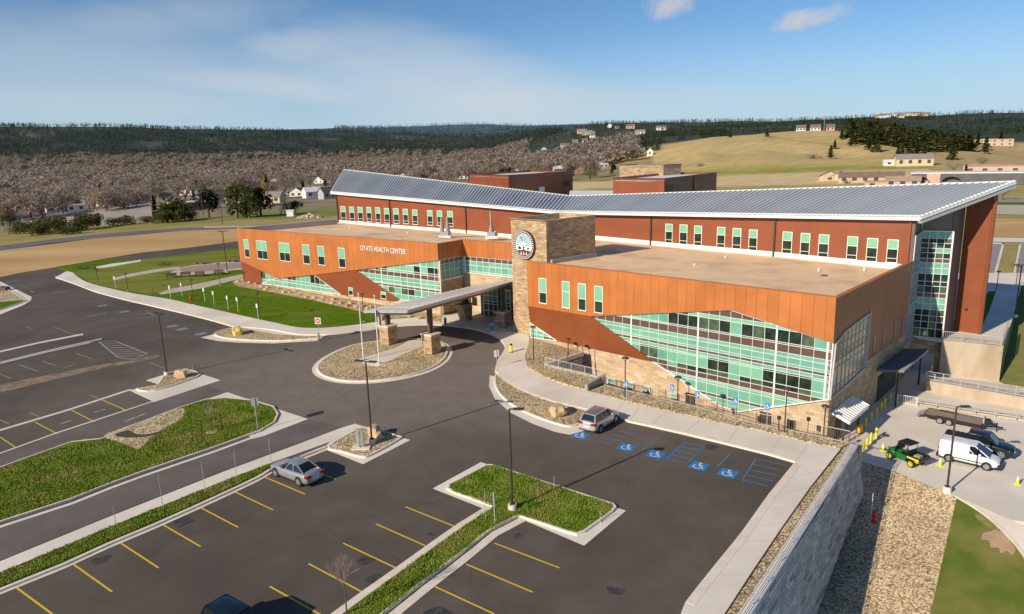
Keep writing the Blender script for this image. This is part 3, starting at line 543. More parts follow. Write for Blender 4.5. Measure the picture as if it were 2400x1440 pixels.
zp('car_park', [(2310, 637), (2335, 638), (2352, 571), (2300, 569)], .05, lotm, 'grey parking lot behind the stair tower'); zp('car_park', [(2378, 640), (2520, 650), (2520, 576), (2391, 573)], .05, lotm, 'grey parking lot at the right edge')
zp('kerb', [(2330, 640), (2337, 640), (2355, 570), (2349, 570)], .09, concrete); zp('kerb', [(2375, 641), (2380, 641), (2394, 573), (2389, 573)], .09, concrete); zp('kerb', [(2300, 571), (2356, 573), (2356, 570), (2300, 567)], .09, concrete)
zp('road', [(2300, 566), (2520, 572), (2520, 560), (2300, 556)], .1, concrete, 'pale road behind the stair tower'); zp('field', [(2300, 555), (2520, 559), (2520, 515), (2300, 512)], .02, dirt_m, 'tan dirt field behind the stair tower')
zp('road', [(2300, 502), (2520, 506), (2520, 482), (2300, 480)], .12, M_('gravel_road', (.5, .4, .3), .9, (.58, .48, .37), .3), 'gravel lot beyond the dirt field'); zp('road', [(2300, 474), (2520, 475), (2520, 467), (2300, 467)], .14, lotm, 'grey street behind the strip of trees')
zp('verge', [(2300, 481), (2520, 482), (2520, 475), (2300, 474)], .1, grass_l)
# markings -------------------------------------------------------------
def line(a, b_, w, mat, dz=.014, name='parking_line', label=None):
    p, q = L(*a), L(*b_); d = (q-p); d.z = 0; d.normalize(); n = Vector((-d.y, d.x, 0))*(w/2)
    o = patch(name, [p-n, q-n, q+n, p+n], dz, mat); o['label'] = label or ('yellow painted bay line on the asphalt' if mat is yellow_p else 'worn painted line on the asphalt'); return o
for a, b_ in (((40, 1379), (124, 1441)), ((170, 1321.7), (262.7, 1387.7)), ((280, 1271.7), (371.7, 1331.7)), ((378.3, 1228.3), (470, 1281.7)), ((465, 1187.7), (558.3, 1236.7)), ((546.7, 1151.7), (640, 1196)), ((621.7, 1119.3), (715, 1159)), ((700, 1089), (787, 1124)),
              ((1074.4, 1238.1), (950.6, 1188.6)), ((1006.9, 1284.3), (881.3, 1228.8)), ((931.9, 1333.8), (804.4, 1273.8)), ((852, 1390), (723, 1321.8)), ((770, 1452), (631.9, 1375)), ((1158.8, 1273.8), (1311.4, 1331.9)), ((1093.1, 1323.3), (1248.8, 1388.9)), ((1020, 1376), (1158.8, 1440)), ((935, 1437), (990, 1462)),
              ((0, 1025), (35, 1048)), ((82, 990), (135, 1018)), ((168, 962), (222, 990)), ((240, 938), (297, 963))):
    line(a, b_, .12, yellow_p)
for a, b_ in (((177, 828), (215, 842)), ((100, 847), (133, 858)), ((45, 855), (90, 872)), ((0, 877), (25, 888)), ((127, 767), (180, 787)), ((70, 968), (92, 977)), ((210, 926), (232, 935)), ((0, 985), (22, 995)), ((352, 850), (385, 864)), ((60, 765), (75, 771))): line(a, b_, .14, yellow_f)
for i in range(8):
    t = i/7; line((236+40*t, 803+33*t), (268+75*t, 800+32*t), .16, white_f)
line((232, 802), (276, 838), .16, white_f); line((270, 800), (346, 830), .16, white_f); line((276, 838), (312, 843), .16, white_f); line((312, 843), (346, 830), .16, white_f)
for a, b_ in (((225, 1040), (263, 1022)), ((290, 990), (340, 970)), ((195, 1030), (215, 1033)), ((150, 862), (172, 856)), ((120, 688), (165, 683)), ((205, 742), (250, 734)), ((220, 968), (247, 960)), ((140, 995), (168, 985)), ((128, 646), (148, 652))): line(a, b_, .22, white_f)
def wheelchair(mb):                    # the access symbol, about 1 m tall, lying in the x-y plane facing up
    def arc(cx, cy, r, a0, a1, w, n=14):
        for i in range(n):
            t0, t1 = a0+(a1-a0)*i/n, a0+(a1-a0)*(i+1)/n
            mb.add([(cx+(r-w)*math.cos(t0), cy+(r-w)*math.sin(t0), 0), (cx+(r+w)*math.cos(t0), cy+(r+w)*math.sin(t0), 0), (cx+(r+w)*math.cos(t1), cy+(r+w)*math.sin(t1), 0), (cx+(r-w)*math.cos(t1), cy+(r-w)*math.sin(t1), 0)], [(0, 1, 2, 3)])
    def st(p, q, w):
        d = Vector((q[0]-p[0], q[1]-p[1])).normalized(); n = Vector((-d.y, d.x))*w
        mb.add([(p[0]-n.x, p[1]-n.y, 0), (q[0]-n.x, q[1]-n.y, 0), (q[0]+n.x, q[1]+n.y, 0), (p[0]+n.x, p[1]+n.y, 0)], [(0, 1, 2, 3)])
    arc(-.04, .42, .05, 0, 2*math.pi, .05, 12); st((-.03, .34), (.0, .02), .06); st((-.02, .16), (.2, .16), .04); st((0, .02), (.24, .0), .055); st((.22, .02), (.33, -.3), .05); st((.31, -.28), (.42, -.24), .04)
    arc(-.06, -.12, .27, rad(125), rad(385), .04)
def access(c, xdir, ydir, bm, wm, w, label, sc=1.0, sq=True):
    P = L(*c); d = (L(*xdir)-P); d.z = 0; d.normalize(); n = Vector((-d.y, d.x, 0)); a = math.atan2(d.y, d.x)
    t = thing('accessible_marking', label, 'road marking', (P.x, P.y, P.z), a)
    t['kind'] = 'structure'
    tilt = lambda x, y, dz: Vector((x, y, G(P.x+d.x*x+n.x*y, P.y+d.y*x+n.y*y)-P.z+dz))
    if sq:
        m1 = LMB(); m1.add([tilt(-w/2, -w/2, .014), tilt(w/2, -w/2, .014), tilt(w/2, w/2, .014), tilt(-w/2, w/2, .014)], [(0, 1, 2, 3)]); m1.build('blue_square', bm, t)
    m2 = LMB(); wheelchair(m2); m2.v = [tuple(tilt(x*1.15*sc, y*1.15*sc, .022)) for x, y, z in m2.v]; m2.build('wheelchair_symbol', wm, t); return t
for c, l in (((1361, 1021), 'blue and white wheelchair symbol behind the silver SUV'), ((1469, 1049), 'second blue wheelchair symbol from the SUV, left of the lamp shadow tip'), ((1537, 1066), 'middle blue wheelchair symbol just below the lamp shadow tip'), ((1638, 1093), 'blue wheelchair symbol right of the hatched middle aisle'), ((1706, 1110), 'blue wheelchair symbol nearest the car park corner')):
    access(c, (c[0]+50, c[1]+12.5), None, blue_p, white_p, 1.3, l)
for c, l in (((240, 717), 'faded wheelchair symbol highest up the left drive'), ((292, 731), 'faded wheelchair symbol behind the top of the left lamp pole'), ((404, 765), 'faded wheelchair symbol left of the leaf shaped gravel island'), ((427, 772), 'faded wheelchair symbol second from the leaf shaped island'), ((471, 783), 'faded wheelchair symbol at the tip of the leaf shaped island')):
    access(c, (c[0]+50, c[1]+14), None, blue_w, white_f, 1.5, l, 1.2)
for a, b_ in (((318, 738), (366, 734)), ((322, 746), (372, 742)), ((345, 731), (362, 740)), ((52, 672), (62, 675)), ((70, 682), (80, 685))): line(a, b_, .3, blue_w)
# hatched aisles
def hatch(q, n, mat):                  # q: four pixel corners, stripes run between the two long sides
    for i in range(n+1):
        t = i/n; a = (q[0][0]+(q[3][0]-q[0][0])*t, q[0][1]+(q[3][1]-q[0][1])*t); b_ = (q[1][0]+(q[2][0]-q[1][0])*t, q[1][1]+(q[2][1]-q[1][1])*t); line(a, b_, .12, mat)
hatch([(1472, 1005), (1505, 1010), (1437, 1042), (1392, 1034)], 4, blue_f)
hatch([(1605, 1038), (1652, 1046), (1612, 1087), (1562, 1076)], 4, blue_f); line((1605, 1038), (1562, 1076), .12, blue_p); line((1652, 1046), (1612, 1087), .12, blue_f)
hatch([(1772, 1076), (1846, 1092), (1800, 1140), (1740, 1126)], 4, blue_f); line((1772, 1076), (1740, 1126), .12, blue_f)
line((1548, 1022), (1505, 1056), .14, blue_f); line((1715, 1060), (1680, 1096), .14, blue_f); line((1740, 1127), (1768, 1133), .14, blue_p)
line((1515, 990+8), (1545, 1004), .1, blue_f)
for c, s in (((428, 1223), 1.1), ((470, 1243), .0), ((237, 1313), .9), ((215, 1300), .5), ((857, 1312), .9), ((880, 1362), 1.0), ((1010, 1253), .4), ((1440, 1385), .8), ((1215, 1256), .5), ((1667, 1048), .9), ((1025, 1450), 1.5)):
    if s:
        P = L(*c); patch('oil_stain', [Vector((P.x+s*.6*(1+.3*math.sin(3*t+c[0]))*math.cos(t), P.y+s*.5*(1+.35*math.sin(2*t+c[1]))*math.sin(t), 0)) for t in [2*math.pi*i/14 for i in range(14)]], .011, M_('oil_stain', (.03, .026, .024), .7, (.085, .075, .068), 2.5, 5) if 'oil_stain' not in bpy.data.materials else bpy.data.materials['oil_stain'])
o = patch('drain_grate', W([(718, 973), (756, 963), (759, 969), (722, 979)]), .03, steel_m); del o['kind']; tag(o, 'dark rectangular drain grate in the drive', 'drain grate')
# ================================================================== THE HEALTH CENTRE
hc = thing('health_center', 'large orange and rust red health center with stone tower and grey butterfly roof', 'building', (0, 100, 0))
ZR, ZL = 10.67, 11.5
A = Vector((2.236, 86.582, 0)); B = Vector((28.813, 60.285, 0)); C = Vector((45.594, 78.142, 0))
FR = Frame(A, B); FS = Frame(B, C)
La = Z(558, 535, ZL); Lb = Z(1028, 571, ZL); Lc = Vector((-7.1, 104.0, 0)); Ld = Vector((.3, 98.1, 0))
FL = Frame(La, Lb); FLr = Frame(Lb, Lc); FC = Frame(Lc, Ld)
def wpoly(name, F, polys, y0, y1, mat, parent=hc, label=None):
    mb = MB()
    for p in polys: mb.prism_xz(p, y0, y1)
    o = mb.build(name, mat, parent, M=F.M); 
    if label: o['label'] = label
    return o
def px(F, pts, off=0.0): return [F.at(u, v, off) for u, v in pts]
def ccw(p): return p if area(p) > 0 else p[::-1]
def clip(poly, clipper):               # Sutherland-Hodgman, convex clipper given counter-clockwise
    out = list(poly)
    for i in range(len(clipper)):
        a, b = clipper[i], clipper[(i+1) % len(clipper)]; inp, out = out, []
        if not inp: return []
        sd_ = lambda p: (b[0]-a[0])*(p[1]-a[1])-(b[1]-a[1])*(p[0]-a[0])
        for j in range(len(inp)):
            p, q = inp[j], inp[(j+1) % len(inp)]; sp, sq = sd_(p), sd_(q)
            if sp >= 0: out.append(p)
            if (sp >= 0) != (sq >= 0):
                t = sp/(sp-sq); out.append((p[0]+(q[0]-p[0])*t, p[1]+(q[1]-p[1])*t))
    return out
def clipseg(p, q, clipper):
    t0, t1 = 0.0, 1.0; d = (q[0]-p[0], q[1]-p[1])
    for i in range(len(clipper)):
        a, b = clipper[i], clipper[(i+1) % len(clipper)]; nx, ny = -(b[1]-a[1]), b[0]-a[0]
        f0 = nx*(p[0]-a[0])+ny*(p[1]-a[1]); f1 = nx*d[0]+ny*d[1]
        if abs(f1) < 1e-9:
            if f0 < 0: return None
        elif f1 > 0: t0 = max(t0, -f0/f1)
        else: t1 = min(t1, -f0/f1)
    return None if t0 >= t1 else ((p[0]+d[0]*t0, p[1]+d[1]*t0), (p[0]+d[0]*t1, p[1]+d[1]*t1))
teal_m = M_('teal_glass', (.125, .34, .25), .06, (.18, .42, .31), .4, spec=.8); dim_m = M_('dim_glass', (.04, .075, .05), .06, (.11, .15, .09), 1.3, 4, spec=.3)
def curtain(F, outline, cols, rows, kind, y=0.0, name='curtain_wall', thick=(), hl=None, edge=True, w=.06, mats=None, white=None, label=None):
    """glazed wall: panes by kind(i, j), glazing bars along cols and rows, all cut to the outline"""
    outline = ccw(outline); acc_ = {}
    fr = MB(); W_ = white or white_m
    for i in range(len(cols)-1):
        for j in range(len(rows)-1):
            c = clip([(cols[i], rows[j]), (cols[i+1], rows[j]), (cols[i+1], rows[j+1]), (cols[i], rows[j+1])], outline)
            if len(c) > 2 and abs(area(c)) > .01:
                k = kind(i, j); hsh = (i*7919+j*104729+i*j*31) % 100
                if k == 'mint' and hsh < 34: k = 'teal'
                if k == 'dark' and hsh < 30: k = 'dim'
                dy = .10 if k in ('dark', 'dim') else 0
                acc_.setdefault(k, MB()).add([(p[0], y+dy, p[1]) for p in c], [tuple(range(len(c)))])
    def seg(p, q, ww, d0=-.05):
        s_ = clipseg(p, q, outline)
        if s_: fr.bar((s_[0][0], y+d0+.06, s_[0][1]), (s_[1][0], y+d0+.06, s_[1][1]), .12-d0, ww, up=Vector((0, 1, 0))) if False else fr.bar((s_[0][0], y, s_[0][1]), (s_[1][0], y, s_[1][1]), ww, .12, up=Vector((0, 1, 0)))
    for k, c in enumerate(cols): seg((c, -20), (c, 40), .17 if k in thick else w)
    for k, r in enumerate(rows): seg((-100, r), (100, r), w)
    for (c0, c1, r) in hl or []: seg((c0, r), (c1, r), w*.8)
    if edge:
        n = len(outline)
        for i in range(n):
            p, q = outline[i], outline[(i+1) % n]; fr.bar((p[0], y-.02, p[1]), (q[0], y-.02, q[1]), .11, .16, up=Vector((0, 1, 0)))
    root = fr.build(name, W_, hc, M=F.M)
    if label: root['label'] = label
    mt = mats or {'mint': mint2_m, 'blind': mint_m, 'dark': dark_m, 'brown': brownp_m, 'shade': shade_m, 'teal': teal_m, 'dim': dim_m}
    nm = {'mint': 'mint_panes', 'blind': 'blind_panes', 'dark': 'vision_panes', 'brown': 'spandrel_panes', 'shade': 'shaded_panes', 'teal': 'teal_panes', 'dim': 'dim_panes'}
    for k, m in acc_.items(): m.build(nm[k], mt[k], root, M=F.M)
    return root
def window(F, u0, u1, v0, v1, off, split=.5, base=True, mull=0, dark=True):
    um = (u0+u1)/2; s0 = F.at(u0, (v0+v1)/2, off)[0]; s1 = F.at(u1, (v0+v1)/2, off)[0]; z1 = F.at(um, v0, off)[1]; z0 = F.at(um, v1, off)[1]
    y = -off; mb = MB(); w = .07
    for a in (s0, s1): mb.box(a-w/2, a+w/2, y-.05, y+.06, z0, z1)
    mb.box(s0+w/2, s1-w/2, y-.05, y+.06, z1-w, z1); mb.box(s0-.08, s1+.08, y-.1, y+.06, z0-.1, z0)
    zs = z0+(z1-z0)*split
    mb.box(s0+w/2, s1-w/2, y-.04, y+.04, zs-.03, zs+.03)
    if base: zb = z0+(z1-z0)*.17; mb.box(s0+w/2, s1-w/2, y-.04, y+.04, zb-.03, zb+.03)
    for k in range(mull): sm = s0+(s1-s0)*(k+1)/(mull+1); mb.box(sm-.03, sm+.03, y-.045, y+.045, z0, z1-w)
    o = mb.build('window', white_m, hc, M=F.M)
    m1 = MB(); m1.add([(s0, y-.012, zs), (s1, y-.012, zs), (s1, y-.012, z1), (s0, y-.012, z1)], [(0, 1, 2, 3)]); m1.build('blind', mint_m, o, M=F.M)
    m2 = MB(); m2.add([(s0, y-.01, z0), (s1, y-.01, z0), (s1, y-.01, zs), (s0, y-.01, zs)], [(0, 1, 2, 3)]); m2.build('pane', dark_m if dark else mint_m, o, M=F.M)
    return o
# ---- right wing ------------------------------------------------------
glassR = px(FR, [(1383, 741.5), (1714, 727), (1953, 804), (1941, 937), (1730, 965), (1687, 951), (1531, 848)])
orangeR = px(FR, [(1237, 612), (1962, 697), (1953, 805), (1714, 727), (1382, 741.5), (1238, 718)], .28)
orangeR[0] = (-.1, ZR); orangeR[1] = (FR.len+.02, ZR)
rustR = px(FR, [(1238, 717), (1382, 740.5), (1531, 848), (1309, 800), (1242, 755)], .14)
wpoly('stone_wall', FR, [[(-.1, -3.6), (FR.len, -3.6), (FR.len, ZR-.4), (-.1, ZR-.4)]], .2, .5, stone_w)
wpoly('orange_panel', FR, [orangeR], -.28, .12, orange_m); wpoly('rust_panel', FR, [rustR], -.14, .12, rust_m)
mb = MB(); rr_ = px(FR, [(1382, 741.5), (1531, 848)], .0)
c0 = FR.at(1637.5, 731)[0]; c1 = FR.at(1822, 762)[0]; bay = (c1-c0)/7
colsR = [c0+bay*k for k in range(-15, 13)]
rz = lambda v: zof(1633, v, FR.P((FR.at(1633, v)[0], 0)))
zz = lambda v: FR.at(1634, v)[1]
rowsR = [-3.6, zz(921), zz(914.5), zz(893), zz(884), zz(871.5), zz(860), zz(832), zz(824), zz(817.5), zz(799), zz(790), zz(772.5), zz(769), zz(742), zz(733), ZR]
def kindR(i, j):
    k = i-15                            # bay number right of the second thick bar
    if j in (1, 4, 8, 11) or (j == 5): return 'brown' if j != 5 else ('dark' if k % 1 == 0 and k not in (-3, -4, 3, 10, 11) else 'mint')
    if j == 6: return {0: 'blind', 4: 'blind', 5: 'blind', -1: 'blind', -2: 'blind', -3: 'mint'}.get(k, 'dark' if k in (1, 2, 6, 7, 8, 9, -6, -5) else 'mint')
    if j in (12, 13): return 'dark' if k in (-3, -2, -1, 0, 1, 2, 4, 5, 6, 7, 8, 9) else 'mint'
    if j == 14: return 'blind' if k not in (-3, -2, 8, 9) else 'dark'
    if j == 15: return 'brown'
    return 'mint'
def kindR2(i, j):
    k = i-15
    if j == 5: return 'dark' if k in (-1, -2, 0, 1, 2, 4, 5, 6, 7, 8, 9) else ('brown' if k < -3 else 'mint')
    return kindR(i, j)
# sash rows stop short: each storey is spandrel, brown band, vision strip
curtain(FR, glassR, colsR, rowsR, kindR2, y=.04, thick=(8, 15, 22, 26), w=.042, label='tall mint glass wall with brown bands and white bars', hl=[(colsR[0], colsR[-1], zz(812)), (colsR[0], colsR[-1], zz(887.5)), (colsR[0], colsR[-1], zz(836))])
gl2 = px(FR, [(1243, 757), (1306, 800), (1244, 791)])
curtain(FR, gl2, [gl2[0][0]+1.1*k for k in range(6)], [-3, gl2[2][1]-.3, gl2[2][1]+.55, gl2[2][1]+1.1, ZR], lambda i, j: 'dark' if (i > 1 and j < 2) else 'mint', y=.04)
for q in ((192, 243, 878, 1050), (355, 405, 900, 1082), (467, 520, 915, 1100), (582, 638, 933, 1117)):
    window(FR, 1200+q[0]/3, 1200+q[1]/3, 360+q[2]/3, 360+q[3]/3, .3, .42 if q[0] != 355 else .6, False, dark=q[0] != 355)
# lower windows behind the railing
for u0, u1, v0, v1 in ((1424, 1443, 888, 910), (1468, 1484, 897, 918), (1507, 1523, 906, 928), (1571, 1590, 922, 944)): window(FR, u0, u1, v0, v1, -.08, .5, False)
for u0, u1, v0, v1 in ((1605, 1627, 925, 954), (1778, 1806, 971, 997), (1842, 1863, 987, 1010)):
    s0, z0 = FR.at(u0, v1); s1, z1 = FR.at(u1, v0); mb = MB(); mb.box(s0, s1, .06, .14, z0, z1); d = mb.build('door', steel_m, hc, M=FR.M); d['label'] = 'dark service door of the sunken court'
# side of the right wing
wpoly('brown_panel', FS, [[(.02, 2.2), (FS.len, 2.2), (FS.len, ZR), (.02, ZR)]], -.05, .3, brown_m)
wpoly('stone_wall', FS, [[(0, -3.6), (FS.len, -3.6), (FS.len, 2.2), (0, 2.2)]], 0, .3, stone_m)
gs = px(FS, [(1957, 806), (1978, 778), (2012, 752), (2039, 733), (2025, 862), (1993, 893), (1944, 937)], .05)
s0s = gs[0][0]; colsS = [s0s+1.12*k for k in range(-2, 12)]; hS = gs[3][1]
curtain(FS, gs, colsS, [-3.6, .7, 1.35, 2.1, 3.9, 4.55, 5.2, 6.0, 7.5, ZR], lambda i, j: 'brown' if j in (2, 5) else 'shade', y=-.09, w=.05, white=galv_m, mats={'brown': M_('brown_reflection_tint', (.16, .12, .08), .15, (.2, .155, .1), .5), 'shade': M_('yard_reflection_tint', (.40, .36, .22), .12, (.22, .2, .13), .35, 3, spec=.5)}, label='shaded glass wall of the right wing with a painted yard reflection')  # the yard's reflection is painted into these pane colours
mb = MB(); mb.box(gs[3][0]+.1, gs[3][0]+.3, -.12, -.02, gs[4][1]-.2, hS+.3); mb.build('downspout', grey_panel, hc, M=FS.M)
for k, s_ in enumerate((11.9, 15.2, 19.3, 22.3)):
    mb = MB(); mb.box(s_, s_+.55, -.1, 0, 2.5, 4.6); mb.build('window', M_('slit_glass', (.13, .14, .19), .3, (.17, .18, .23), 1, spec=.2) if 'slit_glass' not in bpy.data.materials else bpy.data.materials['slit_glass'], hc, M=FS.M)
# ---- the main block: bent red wall under a butterfly roof -----------
V = Vector((8.5, 112.2, 0)); FM = Frame(V, C); Le = Vector((-36.62, 150.1, 0)); FN = Frame(Le, V)
zeV = 14.45; zeC = 15.6; zeL = 16.75
baseM = px(FM, [(1395, 562), (1600, 582), (1808, 601), (2090, 630)]); baseN = px(FN, [(795, 522), (900, 532), (1080, 546), (1185, 556)])
wpoly('red_wall', FM, [[(0, 8.5), (FM.len, 8.5), (FM.len, zeC+.05), (0, zeV+.05)]], 0, .3, red_m); wpoly('red_wall', FN, [[(0, 8.5), (FN.len, 8.5), (FN.len, zeV+.05), (0, zeL+.05)]], 0, .3, red_m)
def flash(F, pts, h): return [(p[0], p[1]-.25) for p in pts] + [(p[0], p[1]+h) for p in pts[::-1]]
e = lambda pts, F: [(0, pts[0][1]+(pts[0][1]-pts[1][1])*.3)] + pts + [(F.len+.0, pts[-1][1]+.0)]
wpoly('roof_flashing', FM, [flash(FM, e(baseM, FM), .62)], -.07, 0, flash_m); wpoly('roof_flashing', FN, [flash(FN, e(baseN, FN), .55)], -.07, 0, flash_m)
for q in ((1080, 1128, 495, 630, 1200), (1180, 1232, 500, 638, 1200), (1283, 1334, 508, 645, 1200), (1443, 1497, 517, 660, 1200), (1552, 1610, 525, 668, 1200), (1667, 1724, 535, 680, 1200)):
    window(FM, 1200+q[0]/3, 1200+q[1]/3, 360+q[2]/3, 360+q[3]/3, .03, .60)
for q in ((703, 768, 430, 580), (830, 893, 440, 595), (957, 1026, 450, 605), (1157, 1228, 463, 622), (1295, 1369, 475, 637), (1438, 1513, 485, 645)):
    window(FM, 1600+q[0]/3, 1600+q[1]/3, 400+q[2]/3, 400+q[3]/3, .03, .58)
for q in ((898, 932, 372, 470), (960, 992, 375, 475), (1018, 1052, 377, 475), (1080, 1112, 377, 478), (1143, 1175, 380, 484), (1205, 1238, 385, 487), (1268, 1305, 387, 490), (1336, 1370, 390, 492), (1402, 1437, 395, 497), (1507, 1542, 400, 502), (1575, 1610, 402, 505), (1648, 1685, 405, 510)):
    window(FN, 500+q[0]/3, 500+q[1]/3, 360+q[2]/3, 360+q[3]/3, .03, .60)
for F, u, v, mat in ((FN, 789, 485, steel_m), (FN, 914.5, 495, steel_m), (FN, 1092.5, 510, steel_m), (FM, 1526, 535, steel_m), (FM, 1815.5, 555, steel_m), (FM, 2131, 565, red_m)):
    s, z = F.at(u, v); s = max(s, .1); zt = zeV+(zeC-zeV)*s/FM.len if F is FM else zeL+(zeV-zeL)*s/FN.len
    mb = MB(); mb.box(s-.11, s+.11, -.2, -.03, 9.6 if F is FM else 9.8, zt-.2); mb.build('downspout', mat, hc, M=F.M)
# roof: two sloping planes meeting at the valley
K = PL(2380, 426, C, Vector((math.sin(rad(18)), -math.cos(rad(18)), 0)))
EC = FM.P((FM.len+.55, zeC+.1), .75); EV = V + FM.n*.5 + FN.n*.5; EV.z = zeV+.12; EL = FN.P((-.9, zeL+.1), .75)
Vb = PL(1340, 460, K, FM.n); Kl = PL(806, 398, Vb, FN.n)
def roof_quad(a, b, c, d, nseam, name):
    mb = MB(); th = Vector((0, 0, -.28))
    for i in range(8):
        t0, t1 = i/8, (i+1)/8; p0, p1, q0, q1 = a.lerp(b, t0), a.lerp(b, t1), d.lerp(c, t0), d.lerp(c, t1); mb.slab([p0, p1, q1, q0], .12)
    o = mb.build(name, roof_m, hc)
    sm = MB()
    for i in range(nseam+1):
        t = i/nseam; p, q = a.lerp(b, t), d.lerp(c, t); sm.bar(p+Vector((0, 0, .04)), q+Vector((0, 0, .04)), .07, .13)
    s_ = sm.build('seams', M_('seam_metal', (.36, .385, .41), .5, (.40, .42, .44), 1) if 'seam_metal' not in bpy.data.materials else bpy.data.materials['seam_metal'], o)
    return o
r1 = roof_quad(EV, EC, K, Vb, 80, 'roof'); r1['label'] = 'right slope of the grey standing seam butterfly roof'
r2 = roof_quad(EL, EV, Vb, Kl, 84, 'roof'); r2['label'] = 'left slope of the grey standing seam butterfly roof'
def fascia(pts, name, mat, h, w, dz=0):
    mb = MB()
    for a, b in zip(pts, pts[1:]): mb.bar(a+Vector((0, 0, dz)), b+Vector((0, 0, dz)), w, h)
    return mb.build(name, mat, hc)
fascia([EL, EV, EC], 'gutter', white_m, .32, .26, -.2); fascia([EC, K], 'rake_trim', white_m, .24, .25, -.14); fascia([EL, Kl, Vb, K], 'roof_edge', alu_m, .2, .2, .02)
fascia([EC+Vector((0, 0, -.35)), K+Vector((0, 0, -.35))], 'rake_board', galv_m, .25, .5, -.2)
mb = MB()
for a, b, n in ((EL, EV, 140), (EV, EC, 124), (EC, K, 24)):
    for i in range(n):
        p = a.lerp(b, (i+.5)/n)+Vector((0, 0, .16)); mb.box(p.x-.13, p.x+.13, p.y-.13, p.y+.13, p.z-.12, p.z+.08)
mb.build('snow_guards', white_m, hc)['kind'] = 'stuff'
# stepped end: stair tower and the tall red slab
def rz1(P):
    n = (EC-EV).cross(K-EV); return EV.z-(n.x*(P[0]-EV.x)+n.y*(P[1]-EV.y))/n.z
Dp, Ep, Fp, Hp = (Z(u, v, TZ) for u, v in ((2137, 787), (2208, 793.5), (2233, 774.6), (2298.7, 784.8)))
Hb = Hp + Vector((math.cos(rad(66)), math.sin(rad(66)), 0))*4
for a, b in ((C, Dp), (Dp, Ep), (Ep, Fp), (Fp, Hp), (Hp, Hb)):
    F = Frame(a, b); m = red_m if (a is Fp or a is Hp) else (steel_m if a is Ep else brown_m)
    m = M_('stair_panel', (.12, .095, .085), .6, (.14, .11, .1), .6) if a in (C, Ep) and 'stair_panel' not in bpy.data.materials else m
    if a in (Ep,): m = bpy.data.materials['stair_panel']
    if a is Dp: m = M_('stair_head_panel', (.21, .16, .135), .6, (.24, .185, .155), .5)
    top = (rz1(a)-.15, rz1(b)-.15 if b is not Hb else rz1(a)-.9)
    wpoly('end_wall', F, [[(0, TZ-.1), (F.len, TZ-.1), (F.len, top[1]), (0, top[0])]], .06, .3, m)
F = Frame(C, Dp); zt = 13.55
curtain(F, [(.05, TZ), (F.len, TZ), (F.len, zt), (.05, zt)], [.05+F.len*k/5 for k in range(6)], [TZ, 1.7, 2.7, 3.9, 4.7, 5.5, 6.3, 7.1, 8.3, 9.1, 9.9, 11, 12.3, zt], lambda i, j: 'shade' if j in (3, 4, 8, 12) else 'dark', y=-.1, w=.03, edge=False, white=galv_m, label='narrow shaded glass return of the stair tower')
F = Frame(Dp, Ep); rows_ = [TZ]+[F.at(2190, v)[1] for v in (771, 755, 741, 726, 712, 698, 687, 671, 660, 642, 629, 616, 606, 593, 582, 570, 559)] + [zt]
def kst(i, j):
    return 'mint' if j in (4, 5, 10, 11, 17) else ('brown' if j in (6, 12) else ('blind' if (j == 14 and i in (2, 3)) else 'dark'))
curtain(F, [(0, TZ), (F.len, TZ), (F.len, zt), (0, zt)], [F.len*k/4 for k in range(5)], rows_, kst, y=-.1, w=.06, thick=(4,), label='sunlit stair tower glazing in mint and dark panes')
mb = MB(); s_ = Frame(Fp, Hp); mb.box(1.1, 1.35, -.2, 0, 3.5, 3.75); mb.build('wall_light', steel_m, hc, M=s_.M)
# stone foot of the stair tower down in the yard
Fw = Frame(C, Dp); wpoly('stone_wall', Fw, [[(0, YZ-.1), (Fw.len, YZ-.1), (Fw.len, TZ-.12), (0, TZ-.12)]], -.02, .3, stone_m); Fw = Frame(Dp, Ep); wpoly('stone_wall', Fw, [[(0, YZ-.1), (Fw.len, YZ-.1), (Fw.len, TZ-.12), (0, TZ-.12)]], -.02, .3, stone_m)
mb = MB(); mb.box(.5, 2.6, -.1, -.02, YZ, YZ+2.2); d = mb.build('door', M_('grey_door', (.42, .43, .46), .5, (.46, .47, .5), 1), hc, M=Fw.M); d['label'] = 'pale grey double door at the foot of the stair tower'
# flat roofs of the wings
def flat(name, pts, mat, th=.3): mb = MB(); mb.slab(pts, th); return mb.build(name, mat, hc)
wb = [FM.P(p) for p in px(FM, [(1395, 562), (1600, 582), (1808, 601), (2090, 630)])]
Ai = FR.P((.5, 10.45), -.35); Bi = FR.P((FR.len-.4, 10.2), -.35)
rv = [Ai, Bi, C + Vector((-.4, -.1, 9.6))] + [p + FM.n*.0 for p in wb[::-1]] + [Vector((9.5, 107, 10.5))]
mb = MB(); cen = sum(rv, Vector())/len(rv); mb.add(rv+[cen], [(i, (i+1) % len(rv), len(rv)) for i in range(len(rv))]); mb.build('flat_roof', tan_roof, hc)
nb = [FN.P(p) for p in px(FN, [(795, 522), (900, 532), (1080, 546), (1185, 556)])]
rl = [FL.P((.4, ZL-.3), -.35), FL.P((FL.len-.4, ZL-.25), -.35), Lc+Vector((.3, .2, ZL-.3)), Ld+Vector((0, .3, ZL-.3)), Vector((2, 106, 10.2))] + nb[::-1] + [Vector((-38.5, 151.5, 10.4)), Vector((-54, 138, 10.5))]
mb = MB(); cen = sum(rl, Vector())/len(rl); mb.add(rl+[cen], [(i, (i+1) % len(rl), len(rl)) for i in range(len(rl))]); mb.build('flat_roof', tan_roof, hc)
